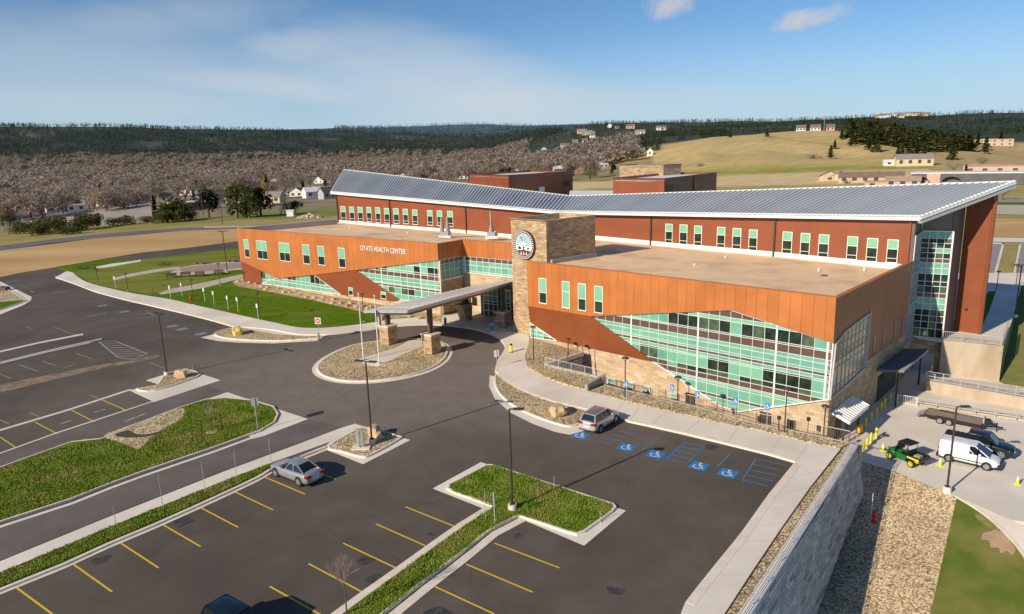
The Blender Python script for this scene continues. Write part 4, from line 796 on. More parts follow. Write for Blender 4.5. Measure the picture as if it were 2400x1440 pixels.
# parapets: far left edge of the left wing, right edge of the right wing
PLk = Z(788, 514, ZL); Fp2 = Frame(PLk, La); wpoly('parapet', Fp2, [[(0, -.5), (Fp2.len, -.5), (Fp2.len, ZL), (0, ZL-.02)]], 0, .3, M_('parapet_grey', (.42, .38, .40), .7, (.47, .43, .45), .5))
mb = MB(); mb.bar(La+Vector((0, 0, .02)), PLk+Vector((0, 0, .02)), .5, .06); mb.build('parapet_cap', alu_m, hc)
mb = MB(); mb.bar(Vector((A.x, A.y, ZR+.02)), Vector((B.x, B.y, ZR+.02)), .34, .05); mb.bar(Vector((B.x, B.y, ZR+.025)), Vector((C.x, C.y, ZR+.025)), .34, .05); mb.build('parapet_cap', orange_m, hc)
# ---- left wing -------------------------------------------------------
z40 = lambda q: (540+q[0]/3.5294, 520+q[1]/3.5294)
T4 = lambda F, L_, off=0: px(F, [z40(q) for q in L_], off)
wpoly('stone_wall', FL, [[(0, -1.5), (FL.len, -1.5), (FL.len, ZL-.4), (0, ZL-.4)]], .2, .5, stone_w)
og = T4(FL, [(60, 55), (1725, 178), (1732, 320), (690, 440), (390, 470), (92, 325)], .28); og[0] = (-.05, ZL); og[1] = (FL.len+.02, ZL); og[2] = (FL.len+.02, og[2][1]); og[5] = (-.05, og[5][1])
wpoly('orange_panel', FL, [og], -.28, .12, orange_m)
r1_ = T4(FL, [(92, 320), (250, 398), (258, 512), (108, 495)], .14); r1_[0] = (-.05, r1_[0][1]); r1_[3] = (-.05, r1_[3][1])
wpoly('rust_panel', FL, [r1_], -.14, .12, rust_m); wpoly('rust_panel', FL, [T4(FL, [(690, 437), (1030, 397), (1395, 645), (1340, 655), (915, 602)], .14)], -.14, .12, rust_m)
ga = T4(FL, [(252, 395), (390, 462), (690, 436), (915, 602), (262, 511)]); ga_ = ccw(ga)
zb_ = ga[4][1]; cA = [ga[0][0]+1.35*k for k in range(0, 24)]
# split the low glass strip into two convex pieces
curtain(FL, [ga[0], ga[1], ga[4]], cA, [-1, zb_+.9, zb_+2.4, ZL], lambda i, j: ('dark' if i % 3 == 0 and j == 1 else 'mint'), y=.04, w=.07, edge=False, label='left end of the low mint glass strip')
curtain(FL, [ga[1], ga[2], ga[3], ga[4]], cA, [-1, ga[3][1]+.7, ga[3][1]+1.2, ga[3][1]+2.7, ZL], lambda i, j: ('dark' if i in (3, 6, 7, 11, 12, 13) and j == 2 else 'mint'), y=.04, w=.07, label='low mint glass strip of the left wing')
gb = T4(FL, [(1030, 400), (1730, 318), (1745, 600), (1700, 655), (1400, 648)]); gb[1] = (FL.len, gb[1][1]); gb[2] = (FL.len, gb[2][1]); gb[3] = (FL.len, gb[3][1])
cc = FL.at(*z40((1575, 460)))[0]; cB = [cc+1.45*k for k in range(-13, 6)]
zy = lambda v: FL.at(*z40((1590, v)))[1]
rowsB = [-1.5, zy(625), zy(572), zy(552), zy(480), zy(442), zy(425), zy(372), ZL]
curtain(FL, gb, cB, rowsB, lambda i, j: 'brown' if j in (2, 4) else ('dark' if (j == 5 or j == 6) and i in (6, 7, 12, 14, 15) else ('dark' if j == 1 and i in (8, 10, 11) else ('blind' if j == 6 else 'mint'))), y=.04, thick=(7, 13), w=.07, label='mint glass wall of the left wing above the canopy', hl=[(cB[0], cB[-1], zy(545)), (cB[0], cB[-1], zy(515))])
for u0, u1, v0, v1, mu in ((117, 155, 148, 290, 0), (222, 305, 158, 306, 1), (407, 492, 175, 322, 1), (602, 655, 190, 345, 0), (726, 778, 202, 355, 0), (898, 950, 217, 376, 0)):
    (a0, b0), (a1, b1) = z40((u0, v0)), z40((u1, v1)); window(FL, a0, a1, b0, b1, .3, .45, False, mu)
for u0, u1, v0, v1 in ((980, 1014, 545, 605), (1247, 1288, 580, 635)):
    (a0, b0), (a1, b1) = z40((u0, v0)), z40((u1, v1)); window(FL, a0, a1, b0, b1, .16, .6, False)
# letters on the orange panel
fc = bpy.data.curves.new('lettering', 'FONT'); fc.body = 'OYATE HEALTH CENTER'; fc.extrude = .05; fc.size = 1
fo = bpy.data.objects.new('lettering', fc); COL.objects.link(fo)
(sa, za) = FL.at(*z40((1076, 236)), .33); (sb, zb) = FL.at(*z40((1452, 268)), .33); hgt = FL.at(*z40((1080, 198)), .33)[1]-za
bpy.context.view_layer.update(); wdt = fo.dimensions.x; capr = .70
fc.size = hgt/capr*1.02; bpy.context.view_layer.update(); sxx = (sb-sa)/fo.dimensions.x
me = bpy.data.meshes.new_from_object(fo.evaluated_get(bpy.context.evaluated_depsgraph_get())); bpy.data.objects.remove(fo)
lo_ = bpy.data.objects.new('lettering', me); COL.objects.link(lo_); me.materials.clear(); me.materials.append(white_m)
lo_.matrix_world = FL.M @ Matrix.Translation((sa, -.34, (za+zb)/2)) @ Matrix.Rotation(rad(90), 4, 'X') @ Matrix.Diagonal((sxx, 1, 1, 1)); lo_.parent = hc; lo_.matrix_parent_inverse = WM(hc).inverted(); lo_['label'] = 'white raised lettering on the orange panel'
# return and link between left wing and tower
zo = og[2][1]
wpoly('orange_panel', FLr, [[(.05, zo), (FLr.len, zo), (FLr.len, ZL), (.05, ZL)]], -.05, .3, orange_m)
wpoly('stone_wall', FLr, [[(0, -1), (FLr.len, -1), (FLr.len, zo), (0, zo)]], .15, .5, stone_m)
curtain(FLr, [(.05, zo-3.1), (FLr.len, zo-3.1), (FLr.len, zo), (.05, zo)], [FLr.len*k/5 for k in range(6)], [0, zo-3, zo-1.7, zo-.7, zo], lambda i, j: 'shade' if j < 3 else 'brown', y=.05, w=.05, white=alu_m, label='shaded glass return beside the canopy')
zc1 = FC.at(1150, 606)[1]
wpoly('orange_panel', FC, [[(-.2, zc1), (FC.len+.4, zc1), (FC.len+.4, ZL), (-.2, ZL)]], -.1, .3, orange_m)
wpoly('stone_wall', FC, [[(-.2, 0), (FC.len+.4, 0), (FC.len+.4, zc1), (-.2, zc1)]], .15, .5, stone_w)
zc0 = FC.at(1150, 645)[1]
curtain(FC, [(.3, zc0), (FC.len, zc0), (FC.len, zc1), (.3, zc1)], [.3+FC.len*k/8 for k in range(9)], [0, zc1-2.2, zc1-1.3, zc1-.65, zc1], lambda i, j: 'brown' if j == 3 else 'mint', y=.05, w=.06, label='mint ribbon window between left wing and tower')
mb = MB(); mb.box(-.25, .25, -.3, .1, zc0-.1, zc1); mb.build('column', galv_m, hc, M=FC.M)
mb = MB(); s0, z0 = FC.at(1106, 712); mb.box(s0, s0+.9, .05, .2, 1.6, 2.9); mb.build('window', dark_m, hc, M=FC.M)
# ---- tower -----------------------------------------------------------
T1 = Vector((.18, 89.93, 0)); ZT = 15.75; T2 = Z(1280, 518, ZT); T3 = Z(1395, 505, ZT); T2.z = T3.z = 0; T3 = T2 + (T3-T2).normalized()*8.6
T4_ = T1 + (T3-T2); FT = Frame(T1, T2); FTs = Frame(T2, T3); FTl = Frame(T4_, T1)
for F in (FT, FTs, FTl, Frame(T3, T4_)):
    wpoly('tower_wall', F, [[(.0 if F in (FT,) else .45, -1), (F.len-(0 if F is FT else .0), -1), (F.len, ZT), (.0 if F is FT else .45, ZT)]], 0, .45, stone_m)
mb = MB(); ins = [T1 + (T3-T1)*.03, T2 + (T4_-T2)*.03, T3+(T1-T3)*.03, T4_+(T2-T4_)*.03]; mb.slab([p+Vector((0, 0, ZT-.9)) for p in ins], .2); mb.build('tower_roof', membrane, hc)
mb = MB(); q = [p+Vector((0, 0, ZT+.03)) for p in (T1, T2, T3, T4_)]
for a, b in zip(q, q[1:]+q[:1]): mb.bar(a, b, .5, .06)
mb.build('tower_cap', stone_m, hc)
mb = MB(); mb.box(.6, FTs.len, -.35, 0, 9.9, 10.9); mb.build('roof_flashing', grey_panel, hc, M=FTs.M)
# round emblem on the tower front
em_s, em_z = FT.at(1227, 575, .35); Rm = abs(FT.at(1227, 541, .35)[1]-FT.at(1227, 609, .35)[1])/2
def disc(mb, r0, r1, y, n=48, a0=0, a1=2*math.pi, cx=0, cz=0):
    for i in range(n):
        t0, t1 = a0+(a1-a0)*i/n, a0+(a1-a0)*(i+1)/n
        mb.add([(cx+r0*math.cos(t0), y, cz+r0*math.sin(t0)), (cx+r1*math.cos(t0), y, cz+r1*math.sin(t0)), (cx+r1*math.cos(t1), y, cz+r1*math.sin(t1)), (cx+r0*math.cos(t1), y, cz+r0*math.sin(t1))], [(0, 1, 2, 3)])
EM = FT.M @ Matrix.Translation((em_s, 0, em_z))
mb = MB(); mb.loft([[(Rm*math.cos(2*math.pi*i/48), y, Rm*math.sin(2*math.pi*i/48)) for i in range(48)] for y in (.02, -.32)]); emb = mb.build('emblem', M_('emblem_rim', (.06, .022, .022), .5, (.075, .03, .028), 3), hc, M=EM)
emb['label'] = 'round white, blue and maroon emblem on the tower'
mb = MB(); disc(mb, 0, Rm*.80, -.335); mb.build('emblem_field', white_m, emb, M=EM)
mb = MB()
for i in range(40): t = 2*math.pi*i/40; disc(mb, Rm*.86, Rm*.97, -.335, 1, t, t+.07)
mb.build('emblem_ticks', white_m, emb, M=EM)
skym = M_('emblem_sky', (.16, .34, .46), .6, (.2, .38, .5), 2); mb = MB()
for i in range(15): t = math.pi*(.04+.92*i/15); disc(mb, Rm*.26, Rm*.77, -.345, 2, t, t+.125)
mb.build('emblem_rays', skym, emb, M=EM)
mb = MB(); mb.box(-Rm*.78, Rm*.78, -.345, -.336, -.05, .03); mb.build('emblem_line', M_('emblem_grey', (.12, .2, .26), .6), emb, M=EM)
drk = M_('emblem_dark', (.03, .03, .04), .6); mb = MB()
mb.bar((-.32*Rm, -.348, .62*Rm), (-.02*Rm, -.348, .26*Rm), .06, .012); mb.bar((-.24*Rm, -.349, .52*Rm), (-.08*Rm, -.349, .33*Rm), .13, .012)
for cx, cz, r in ((-.42, -.2, .11), (-.34, -.22, .09), (-.5, -.23, .07), (0, -.17, .1), (.4, -.22, .07), (.5, -.2, .06)): disc(mb, 0, r*Rm, -.348, 8, cx=cx*Rm, cz=cz*Rm)
mb.build('emblem_figures', drk, emb, M=EM)
mb = MB(); n_ = 14; pts = [(Rm*.77*math.cos(math.pi*(1.16+.68*i/n_)), Rm*.77*math.sin(math.pi*(1.16+.68*i/n_))) for i in range(n_+1)] + [(.2*Rm, -.34*Rm), (0, -.27*Rm), (-.2*Rm, -.36*Rm)]
mb.add([(p[0], -.345, p[1]) for p in pts], [tuple(range(len(pts)))]); mb.build('emblem_hill', M_('emblem_brown', (.12, .035, .025), .6), emb, M=EM)
mb = MB()
for cx in (-.26, 0, .26): mb.add([((cx-.1)*Rm, -.35, -.66*Rm), ((cx+.1)*Rm, -.35, -.66*Rm), ((cx)*Rm, -.35, -.42*Rm)], [(0, 1, 2)])
mb.build('emblem_tepees', M_('emblem_cream', (.7, .58, .45), .6), emb, M=EM)
# ---- entrance under the canopy --------------------------------------
E1 = L(1137, 746); E2 = L(1204, 752); E2 = Vector((.2, 96.3, 0)); E1 = Vector((-4.3, 99.6, 0)); FE = Frame(E1, E2)
mb = MB(); mb.box(-.3, FE.len, 0, 4, .3, 4.95); mb.build('entry_box', steel_m, hc, M=FE.M)
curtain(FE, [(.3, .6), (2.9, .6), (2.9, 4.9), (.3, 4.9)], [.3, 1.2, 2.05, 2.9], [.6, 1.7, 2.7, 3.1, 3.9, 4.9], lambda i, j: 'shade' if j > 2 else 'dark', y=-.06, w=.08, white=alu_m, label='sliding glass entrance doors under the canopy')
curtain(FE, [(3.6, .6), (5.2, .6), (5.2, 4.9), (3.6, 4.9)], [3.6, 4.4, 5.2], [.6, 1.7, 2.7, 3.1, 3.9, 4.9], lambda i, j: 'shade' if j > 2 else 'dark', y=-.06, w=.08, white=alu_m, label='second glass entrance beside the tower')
# ---- penthouses and the stone block behind the roof ------------------
def ph(name, top, zt, zb, mats, roofm, label):
    P = [Z(u, v, zt) for u, v in top]; P.append(P[0]+(P[2]-P[1])); mb = MB()
    root = None
    for k, (a, b) in enumerate(zip(P, P[1:]+P[:1])):
        F = Frame(a, b); o = wpoly(name, F, [[(0 if k % 2 == 0 else .3, zb), (F.len-(0 if k % 2 == 0 else .3), zb), (F.len-(0 if k % 2 == 0 else .3), zt), (0 if k % 2 == 0 else .3, zt)]], 0, .3, mats[k % 2]); o['label'] = label
    m = MB(); m.slab([p+Vector((0, 0, zt-.4-p.z)) for p in P], .2); m.build('penthouse_roof', roofm, hc)
    m = MB(); q = [Vector((p.x, p.y, zt+.03)) for p in P]
    for a, b in zip(q, q[1:]+q[:1]): m.bar(a, b, .35, .06)
    m.build('penthouse_cap', steel_m, hc); return P
P1_ = ph('penthouse_wall', [(1100, 408), (1191, 411), (1342, 402)], 19.2, 12, (red_m, brown_m), membrane, 'red rooftop penthouse behind the roof valley')
P2_ = ph('penthouse_wall', [(1437, 418), (1557, 419), (1680, 405)], 18.2, 11, (red_m, brown_m), membrane, 'red rooftop penthouse right of the roof valley')
P3_ = ph('penthouse_wall', [(1452, 387), (1555, 387), (1597, 385)], 20.2, 11, (stone_m, stone_m), membrane, 'stone clad rooftop block behind the penthouse')
F = Frame(P1_[1], P1_[2]); mb = MB(); s0, z0 = F.at(1264, 455); s1, z1 = F.at(1276, 438); mb.box(s0, s1, -.06, 0, z0-.5, z1); mb.build('door', white_m, hc, M=F.M)
mb = MB(); s0, z0 = F.at(1320, 437); s1, z1 = F.at(1335, 424); mb.box(s0, s1, -.05, 0, z0, z1); mb.build('vent', dark_m, hc, M=F.M)
F = Frame(P2_[1], P2_[2]); mb = MB(); s0, z0 = F.at(1560, 456); s1, z1 = F.at(1578, 432); mb.box(s0, s1, -.06, 0, z0-.5, z1); mb.build('door', steel_m, hc, M=F.M)
mb = MB(); s0, z0 = F.at(1624, 450); s1, z1 = F.at(1627, 414); mb.box(s0, s1, -.15, 0, z0-.5, z1); mb.build('downspout', steel_m, hc, M=F.M)
flat('flat_roof', [Z(1336, 447, 15.2), Z(1440, 447, 15.2), Z(1450, 475, 14.2), Z(1330, 475, 14.2)], membrane)
flat('flat_roof', [Vector((-25, 158, 12)), Vector((10, 122, 12)), Vector((52, 88, 12)), Vector((62, 98, 12)), Vector((20, 150, 12)), Vector((-10, 175, 12))], membrane)
# small roof vents
for u, v, zr_ in ((1628, 628, 9.9), (1918, 640, 9.7), (2025, 638, 9.6), (820, 538, 10.2), (955, 550, 10.3), (1700, 610, 9.8)):
    P = Z(u, v, zr_); mb = MB(); mb.tube(P-Vector((0, 0, .3)), P+Vector((0, 0, .55)), .09, .09, 8); mb.build('vent_pipe', white_m, hc)
for u, v in ((1612, 612), (1932, 648)):
    P = Z(u, v, 9.9); mb = MB(); mb.box(P.x-.3, P.x+.3, P.y-.3, P.y+.3, P.z-.2, P.z+.12); mb.build('roof_drain', steel_m, hc)
# ---- awnings on the side of the right wing ---------------------------
def awning(F, s0, s1, z, dep, slat, label):
    mb = MB(); zi, zo_ = z
    if slat:
        for k in range(11):
            t = s0+(s1-s0)*k/10; mb.bar((t, -.05, zi), (t, -dep, zo_), .26, .1)
        mb.box(s0-.15, s1+.15, -dep-.1, -dep, zo_-.22, zo_+.1)
        for t in (s0-.2, s1+.2): mb.bar((t, -.05, zi-.05), (t, -dep-.1, zo_-.05), .08, .3)
    else:
        n = 30
        mb.add([(s0, -dep, zo_), (s1, -dep, zo_), (s1, -.05, zi), (s0, -.05, zi), (s0, -dep, zo_-.2), (s1, -dep, zo_-.2), (s1, -.05, zi-.2), (s0, -.05, zi-.2)], [(0, 1, 2, 3), (7, 6, 5, 4), (0, 4, 5, 1), (1, 5, 6, 2), (3, 7, 4, 0)])
        for k in range(n+1):
            t = s0+(s1-s0)*k/n; mb.bar((t, -dep, zo_+.03), (t, -.05, zi+.03), .05, .07)
    o = mb.build('awning', white_m if slat else M_('awning_metal', (.22, .22, .23), .5, (.26, .26, .27), 1, metal=.3), hc, M=F.M); o['label'] = label
    m2 = MB()
    for t in (s0+.4, s1-.4): m2.box(t-.09, t+.09, -dep+.5, -dep+.68, YZ, min(zo_, zi)-.1)
    m2.build('awning_post', steel_m, o, M=F.M)
    return o
a0 = FS.at(1945, 970, 2.2)[0]
awning(FS, .9, 6.0, (-.3, -.95), 1.6, True, 'white slatted awning over the corner door')
awning(FS, 14.2, 24.2, (.35, .75), 2.6, False, 'dark ribbed metal awning over the loading door')
mb = MB(); mb.box(2.2, 3.6, -.06, 0, YZ, YZ+2.2); mb.build('door', steel_m, hc, M=FS.M); mb = MB(); mb.box(15, 22, -.06, 0, YZ, YZ+2.9); mb.build('door', dark_m, hc, M=FS.M)
# ================================================================== ROOFTOP EXHAUST FANS
def fan(u, v, z, n, label):
    P = Z(u, v, z); t = thing('exhaust_fan', label, 'exhaust fan', P)
    m = LMB(); m.box(-1.0, 1.0, -.8, .8, -.1, .35); m.build('base', flash_m, t)
    m = LMB(); m.box(-.7, .6, -.5, .5, .35, 1.0); m.tube((.7, .1, .35), (.7, .1, 1.1), .35); m.build('housing', galv_m, t)
    for k in range(n):
        x = (-.45+.95*k) if n > 1 else 0; m = LMB(); m.tube((x, 0, .9), (x, 0, 1.9), .4, .32, 10); m.tube((x, 0, 1.9), (x, 0, 3.4 if n > 1 else 3.6), .3, .16, 10) if n > 1 else m.tube((x, 0, 1.4), (x, 0, 4.3), .17, .17, 10); m.build('stack', M_('fan_grey', (.30, .27, .23), .5, (.36, .33, .28), 3) if 'fan_grey' not in bpy.data.materials else bpy.data.materials['fan_grey'], t)
    return t
fan(1043, 557, 10.4, 2, 'roof exhaust fan with two tapered stacks above the left wing'); fan(1152, 558, 10.5, 1, 'roof exhaust fan with one tall pipe beside the tower')
# ================================================================== ENTRANCE CANOPY
cp = thing('entrance_canopy', 'long sloping grey canopy on stone piers over the entrance drive', 'canopy', (-9, 90, .5))
c1 = Z(954, 729, 6.75); c2 = Z(1201, 661.5, 6.75); c4 = Z(852.5, 729, 4.9); c3 = Z(1196, 650, 4.9)
def cpp(t, s): return c1.lerp(c2, t).lerp(c4.lerp(c3, t), s)
tt = .62
top = [c1, c2, c2+(c3-c2)*.18, FC.P((FC.len-.3, 6.4), .2), cpp(.66, 1), c4]
mb = MB(); ring = [cpp(0, 0), cpp(.5, 0), cpp(1, 0), cpp(1, .25), cpp(.8, .8), cpp(.72, 1), cpp(.35, 1), cpp(0, 1)]
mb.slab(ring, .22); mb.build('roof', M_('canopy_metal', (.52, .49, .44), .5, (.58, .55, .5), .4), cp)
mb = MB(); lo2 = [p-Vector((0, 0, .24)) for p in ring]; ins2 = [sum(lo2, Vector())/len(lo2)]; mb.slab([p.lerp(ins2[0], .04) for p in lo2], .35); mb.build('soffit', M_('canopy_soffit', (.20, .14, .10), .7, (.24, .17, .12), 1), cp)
mb = MB()
for a, b in ((cpp(0, 1), cpp(0, 0)), (cpp(0, 0), cpp(1, 0))): mb.bar(a-Vector((0, 0, .1)), b-Vector((0, 0, .1)), .12, .34)
mb.build('fascia', galv_m, cp)
mb = MB()
for k in range(1, 26): t = k/26; mb.bar(cpp(t, 0)+Vector((0, 0, .03)), cpp(t, 1 if t < .7 else 1-.9*(t-.7)/.3)+Vector((0, 0, .03)), .04, .06)
for k in range(16): p = cpp(.03, (k+.5)/16); mb.box(p.x-.1, p.x+.1, p.y-.1, p.y+.1, p.z, p.z+.15)
mb.build('seams', M_('canopy_seam', (.6, .57, .52), .5), cp)
pd = (c2-c1).normalized(); pd.z = 0; pd.normalize(); pa = math.atan2(pd.y, pd.x)
def pier(u, v, hp, wid, lab):
    P = L(u, v); m = MB(); m.box(-wid/2, wid/2, -wid/2, wid/2, -.1, hp-.12); M0 = Matrix.Translation(P) @ Matrix.Rotation(pa, 4, 'Z')
    o = m.build('pier', stone_m, cp, M=M0)
    m = MB(); m.box(-wid/2-.08, wid/2+.08, -wid/2-.08, wid/2+.08, hp-.12, hp+.03); m.build('cap', concrete2, o, M=M0)
    n = (c2-c1).cross(c4-c1); zc = c1.z-(n.x*(P.x-c1.x)+n.y*(P.y-c1.y))/n.z
    m = MB()
    for dx in (-.22, .22): m.box(dx-.11, dx+.11, -.16, .16, hp+.03-P.z*0, zc-.3-P.z)
    m.build('post', M_('canopy_post', (.11, .075, .05), .6, (.13, .09, .06), 2) if 'canopy_post' not in bpy.data.materials else bpy.data.materials['canopy_post'], o, M=M0)
pier(912, 807, 2.55, 1.6, ''); pier(1012, 829, 2.55, 1.6, ''); pier(1180, 768, 2.3, 1.5, '')
P = L(1093, 752); M0 = Matrix.Translation(P) @ Matrix.Rotation(pa, 4, 'Z')
m = MB(); m.loft([[(-.5, -.7, -.1), (.5, -.7, -.1), (.5, .7, -.1), (-.5, .7, -.1)], [(-1.6, -.7, 2.6), (.6, -.7, 2.6), (.6, .7, 2.6), (-1.6, .7, 2.6)]]); o = m.build('pier', stone_m, cp, M=M0); o['label'] = 'tapered stone pier leaning out under the canopy'
m = MB(); m.box(-.5, .3, -.3, .3, 2.6, 4.6); m.build('post', steel_m, o, M=M0)
# ================================================================== RETAINING AND CONCRETE WALLS
wt = [L(u, v) for u, v in ((2008.7, 1050), (1970, 1111.5), (1926, 1183), (1871, 1269), (1805, 1371), (1761, 1440), (1690, 1553))]
rw = thing('retaining_wall', 'long split block retaining wall with pale cap beside the gravel bank', 'retaining wall', (wt[0].x, wt[0].y, YZ))
FW = Frame(wt[-1], wt[0]); FWM = FW.M
# its face leans back a little, so the foot stands further out than the top
foot = []
for u, v in ((2024, 1072), (2024, 1118), (2010, 1190), (1985, 1255), (1950, 1320), (1888, 1440), (1826, 1560)): foot.append((u, v))
nb_ = 14; loc = lambda P: FWM.inverted() @ P
Lw = FW.len; mb = MB(); rows = []
zbot = lambda s: -3.7-4.6*smooth(0, 1, 1-s/Lw)**.8*1.0
for i in range(nb_+1):
    s = Lw*i/nb_; P = FW.P((s, 0)); zt_ = G(P.x, P.y)+.02; zb_ = zbot(s); off = .55+.06*(zt_-zb_)
    rows.append([(s, .5, zt_), (s, 0, zt_), (s, -off, zb_), (s, .5, zb_)])
mb.loft(rows); mb.build('wall', block_m, rw, M=FWM)
mb = MB()
for i in range(nb_):
    a, b = FW.P((Lw*i/nb_, 0)), FW.P((Lw*(i+1)/nb_, 0)); a.z = G(a.x, a.y)+.13; b.z = G(b.x, b.y)+.13
    inn = -FW.n*.22; mb.bar(a+inn, b+inn, .52, .22)
mb.build('cap', M_('wall_cap', (.74, .70, .66), .8, (.82, .78, .74), .6), rw)
mb = MB(); mb.box(Lw+.01, Lw+.9, -.25, .6, -3.9, .05); mb.build('wall_end', block_m, rw, M=FWM)
def railing(name, pts, hgt, label, cat, mat, post=2.4, pick=0.0, rails=2, zf=None, th=.05, mesh=None, rail_m=None):
    """posts along a path, a top and lower rail and (optionally) thin pickets, as one thing"""
    P = [Vector(p) for p in pts]; t = thing(name, label, cat, P[0])
    pm, rm, km = MB(), MB(), MB()
    for a, b in zip(P, P[1:]):
        n = max(1, round((b-a).length/post))
        for i in range(n): q = a.lerp(b, i/n); pm.bar(q, q+Vector((0, 0, hgt)), th*1.3)
        for k in range(rails): z = hgt if k == 0 else (.12 if k == 1 else hgt*(k-1)/(rails-1)); rm.bar(a+Vector((0, 0, z)), b+Vector((0, 0, z)), th)
        if pick:
            m = int((b-a).length/pick)
            for i in range(m): q = a.lerp(b, (i+.5)/m); km.bar(q+Vector((0, 0, .12)), q+Vector((0, 0, hgt)), .022)
    pm.bar(P[-1], P[-1]+Vector((0, 0, hgt)), th*1.3)
    pm.build('posts', mat, t); rm.build('rails', rail_m or mat, t)
    if pick: km.build('pickets', mat, t)
    return t
fz = lambda L_, dz=0: [L(u, v, dz) for u, v in L_]
railing('guard_fence', [FW.P((s, 0), -.1)+Vector((0, 0, G(*FW.P((s, 0)).xy)+.24)) for s in [Lw*k/6 for k in range(7)]], 1.05, 'thin steel guard fence along the top of the retaining wall', 'fence', galv_m, post=2.0, rails=4, th=.032, rail_m=M_('fence_rail', (.40, .30, .24), .5))
rail_w = M_('railing_steel', (.55, .53, .5), .4, (.62, .6, .57), 4, metal=.2); rail_d = M_('railing_dark', (.16, .13, .11), .5, (.2, .17, .14), 4)
railing('guard_railing', fz([(1417, 905), (1456, 916), (1560, 938), (1680, 969), (1772, 996), (1862, 1014), (1930, 1028), (1990, 1041)], .17), 1.1, 'long picket railing along the sunken court of the right wing', 'railing', rail_d, post=2.2, pick=.16, rail_m=rail_w)
railing('guard_railing', fz([(1413, 893), (1370, 882), (1309, 868), (1278, 860), (1330, 842), (1366, 831)], .32), 1.1, 'white angled railing round the upper end of the sunken court', 'railing', rail_w, post=2.0, pick=.2)
mb = MB()
Pc = fz([(1413, 893), (1370, 882), (1309, 868), (1278, 860), (1366, 831)])
for a, b in zip(Pc, Pc[1:]): mb.bar(a+Vector((0, 0, .1)), b+Vector((0, 0, .1)), .3, .5)
tag(mb.build('court_curb', concrete2), 'pale concrete curb round the upper end of the sunken court', 'wall')
def vwall(name, a, b, zt0, zt1, zb, th, mat, label, cat='wall'):
    F = Frame(a, b); mb = MB(); mb.prism_xz([(0, zb), (F.len, zb), (F.len, zt1), (0, zt0)], 0, th); o = mb.build(name, mat, M=F.M); return tag(o, label, cat)
a, b = L(1377, 919), L(1420, 894); vwall('stub_wall', a, b, a.z+.75, b.z+.75, -.3, .3, M_('stub_concrete', (.34, .29, .26), .8, (.4, .35, .31), 1), 'short dark concrete wall crossing the gravel bed')
Fc = [L(1417, 905), L(1456, 916), L(1560, 938), L(1680, 969), L(1772, 996), L(1862, 1014), L(1950, 1033)]
mb = MB()
for a, b in zip(Fc, Fc[1:]): mb.bar(a+Vector((0, 0, -1.75)), b+Vector((0, 0, -1.75)), .25, 3.9)
tag(mb.build('court_wall', conc_wall), 'concrete wall under the railing of the sunken court', 'wall')
a, b = Z(1278, 860, .3), Z(1366, 831, .4); vwall('court_wall', a, b, .5, .6, -3.6, .3, block_m, 'dark stone block end wall of the sunken court')
w1, w2 = Z(2208, 798, TZ), Z(2352, 812, TZ); vwall('concrete_wall', w1, w2, TZ+.02, TZ+.02, -3.9, .4, conc_wall, 'tall stained concrete wall below the terrace')
wA, wB = Z(2170, 917, YZ), Z(2480, 975, YZ); FLW = Frame(wA, wB); zlt = zof(2170, 892, wA); zl2 = zof(2400, 932, FLW.P((FLW.at(2400, 940)[0], 0)))
vwall('concrete_wall', wA, wB, zlt, zl2, YZ-.1, .35, conc_wall, 'long low concrete wall at the back of the service yard')
mb = MB(); mb.slab([wA+Vector((0, .1, zlt-YZ-.03)), wB+Vector((0, .1, zl2-YZ-.03)), wB+Vector((3.5, 4.5, zl2-YZ-.03)), Z(2342, 896, -2.9), Z(2195, 883, -2.9)], .2); structure(mb, 'ramp', concrete, 'concrete ramp between the two yard walls')
railing('guard_railing', [wA+Vector((.05, .3, zlt-YZ+.0)), FLW.P((FLW.len*.98, 0))+Vector((.05, .3, zl2+.02))], 1.0, 'plain pipe railing on top of the low yard wall', 'railing', rail_w, post=1.6, rails=3)
ra, rb_, rc = Z(2102, 946, YZ), Z(2148, 953, YZ), Z(2430, 996, YZ)
railing('guard_railing', [ra, rb_], 1.0, 'short white picket railing by the stair down in the yard', 'railing', white_m, post=1.4, pick=.16)
railing('guard_railing', [rb_+Vector((.1, 0, 0)), rc], 1.0, 'long thin railing along the back of the yard behind the trailer', 'railing', rail_w, post=1.7, rails=3)
a, b = ra, rc; vwall('ramp_curb', a+Vector((.2, .35, 0)), b+Vector((.2, .35, 0)), YZ+.22, YZ+.22, YZ-.1, .2, conc_wall, 'low concrete curb behind the yard railing')
railing('guard_railing', [Z(2172, 893, YZ+.6), Z(2190, 896, YZ+.6)], .9, 'very short white railing by the yard door', 'railing', white_m, post=1, pick=.16)
railing('guard_railing', [w1+Vector((.1, .2, 0)), w2+Vector((-.1, .2, 0)), Z(2362, 770, TZ)], 1.05, 'white picket railing on the terrace edge above the concrete wall', 'railing', rail_w, post=2.0, pick=.2)
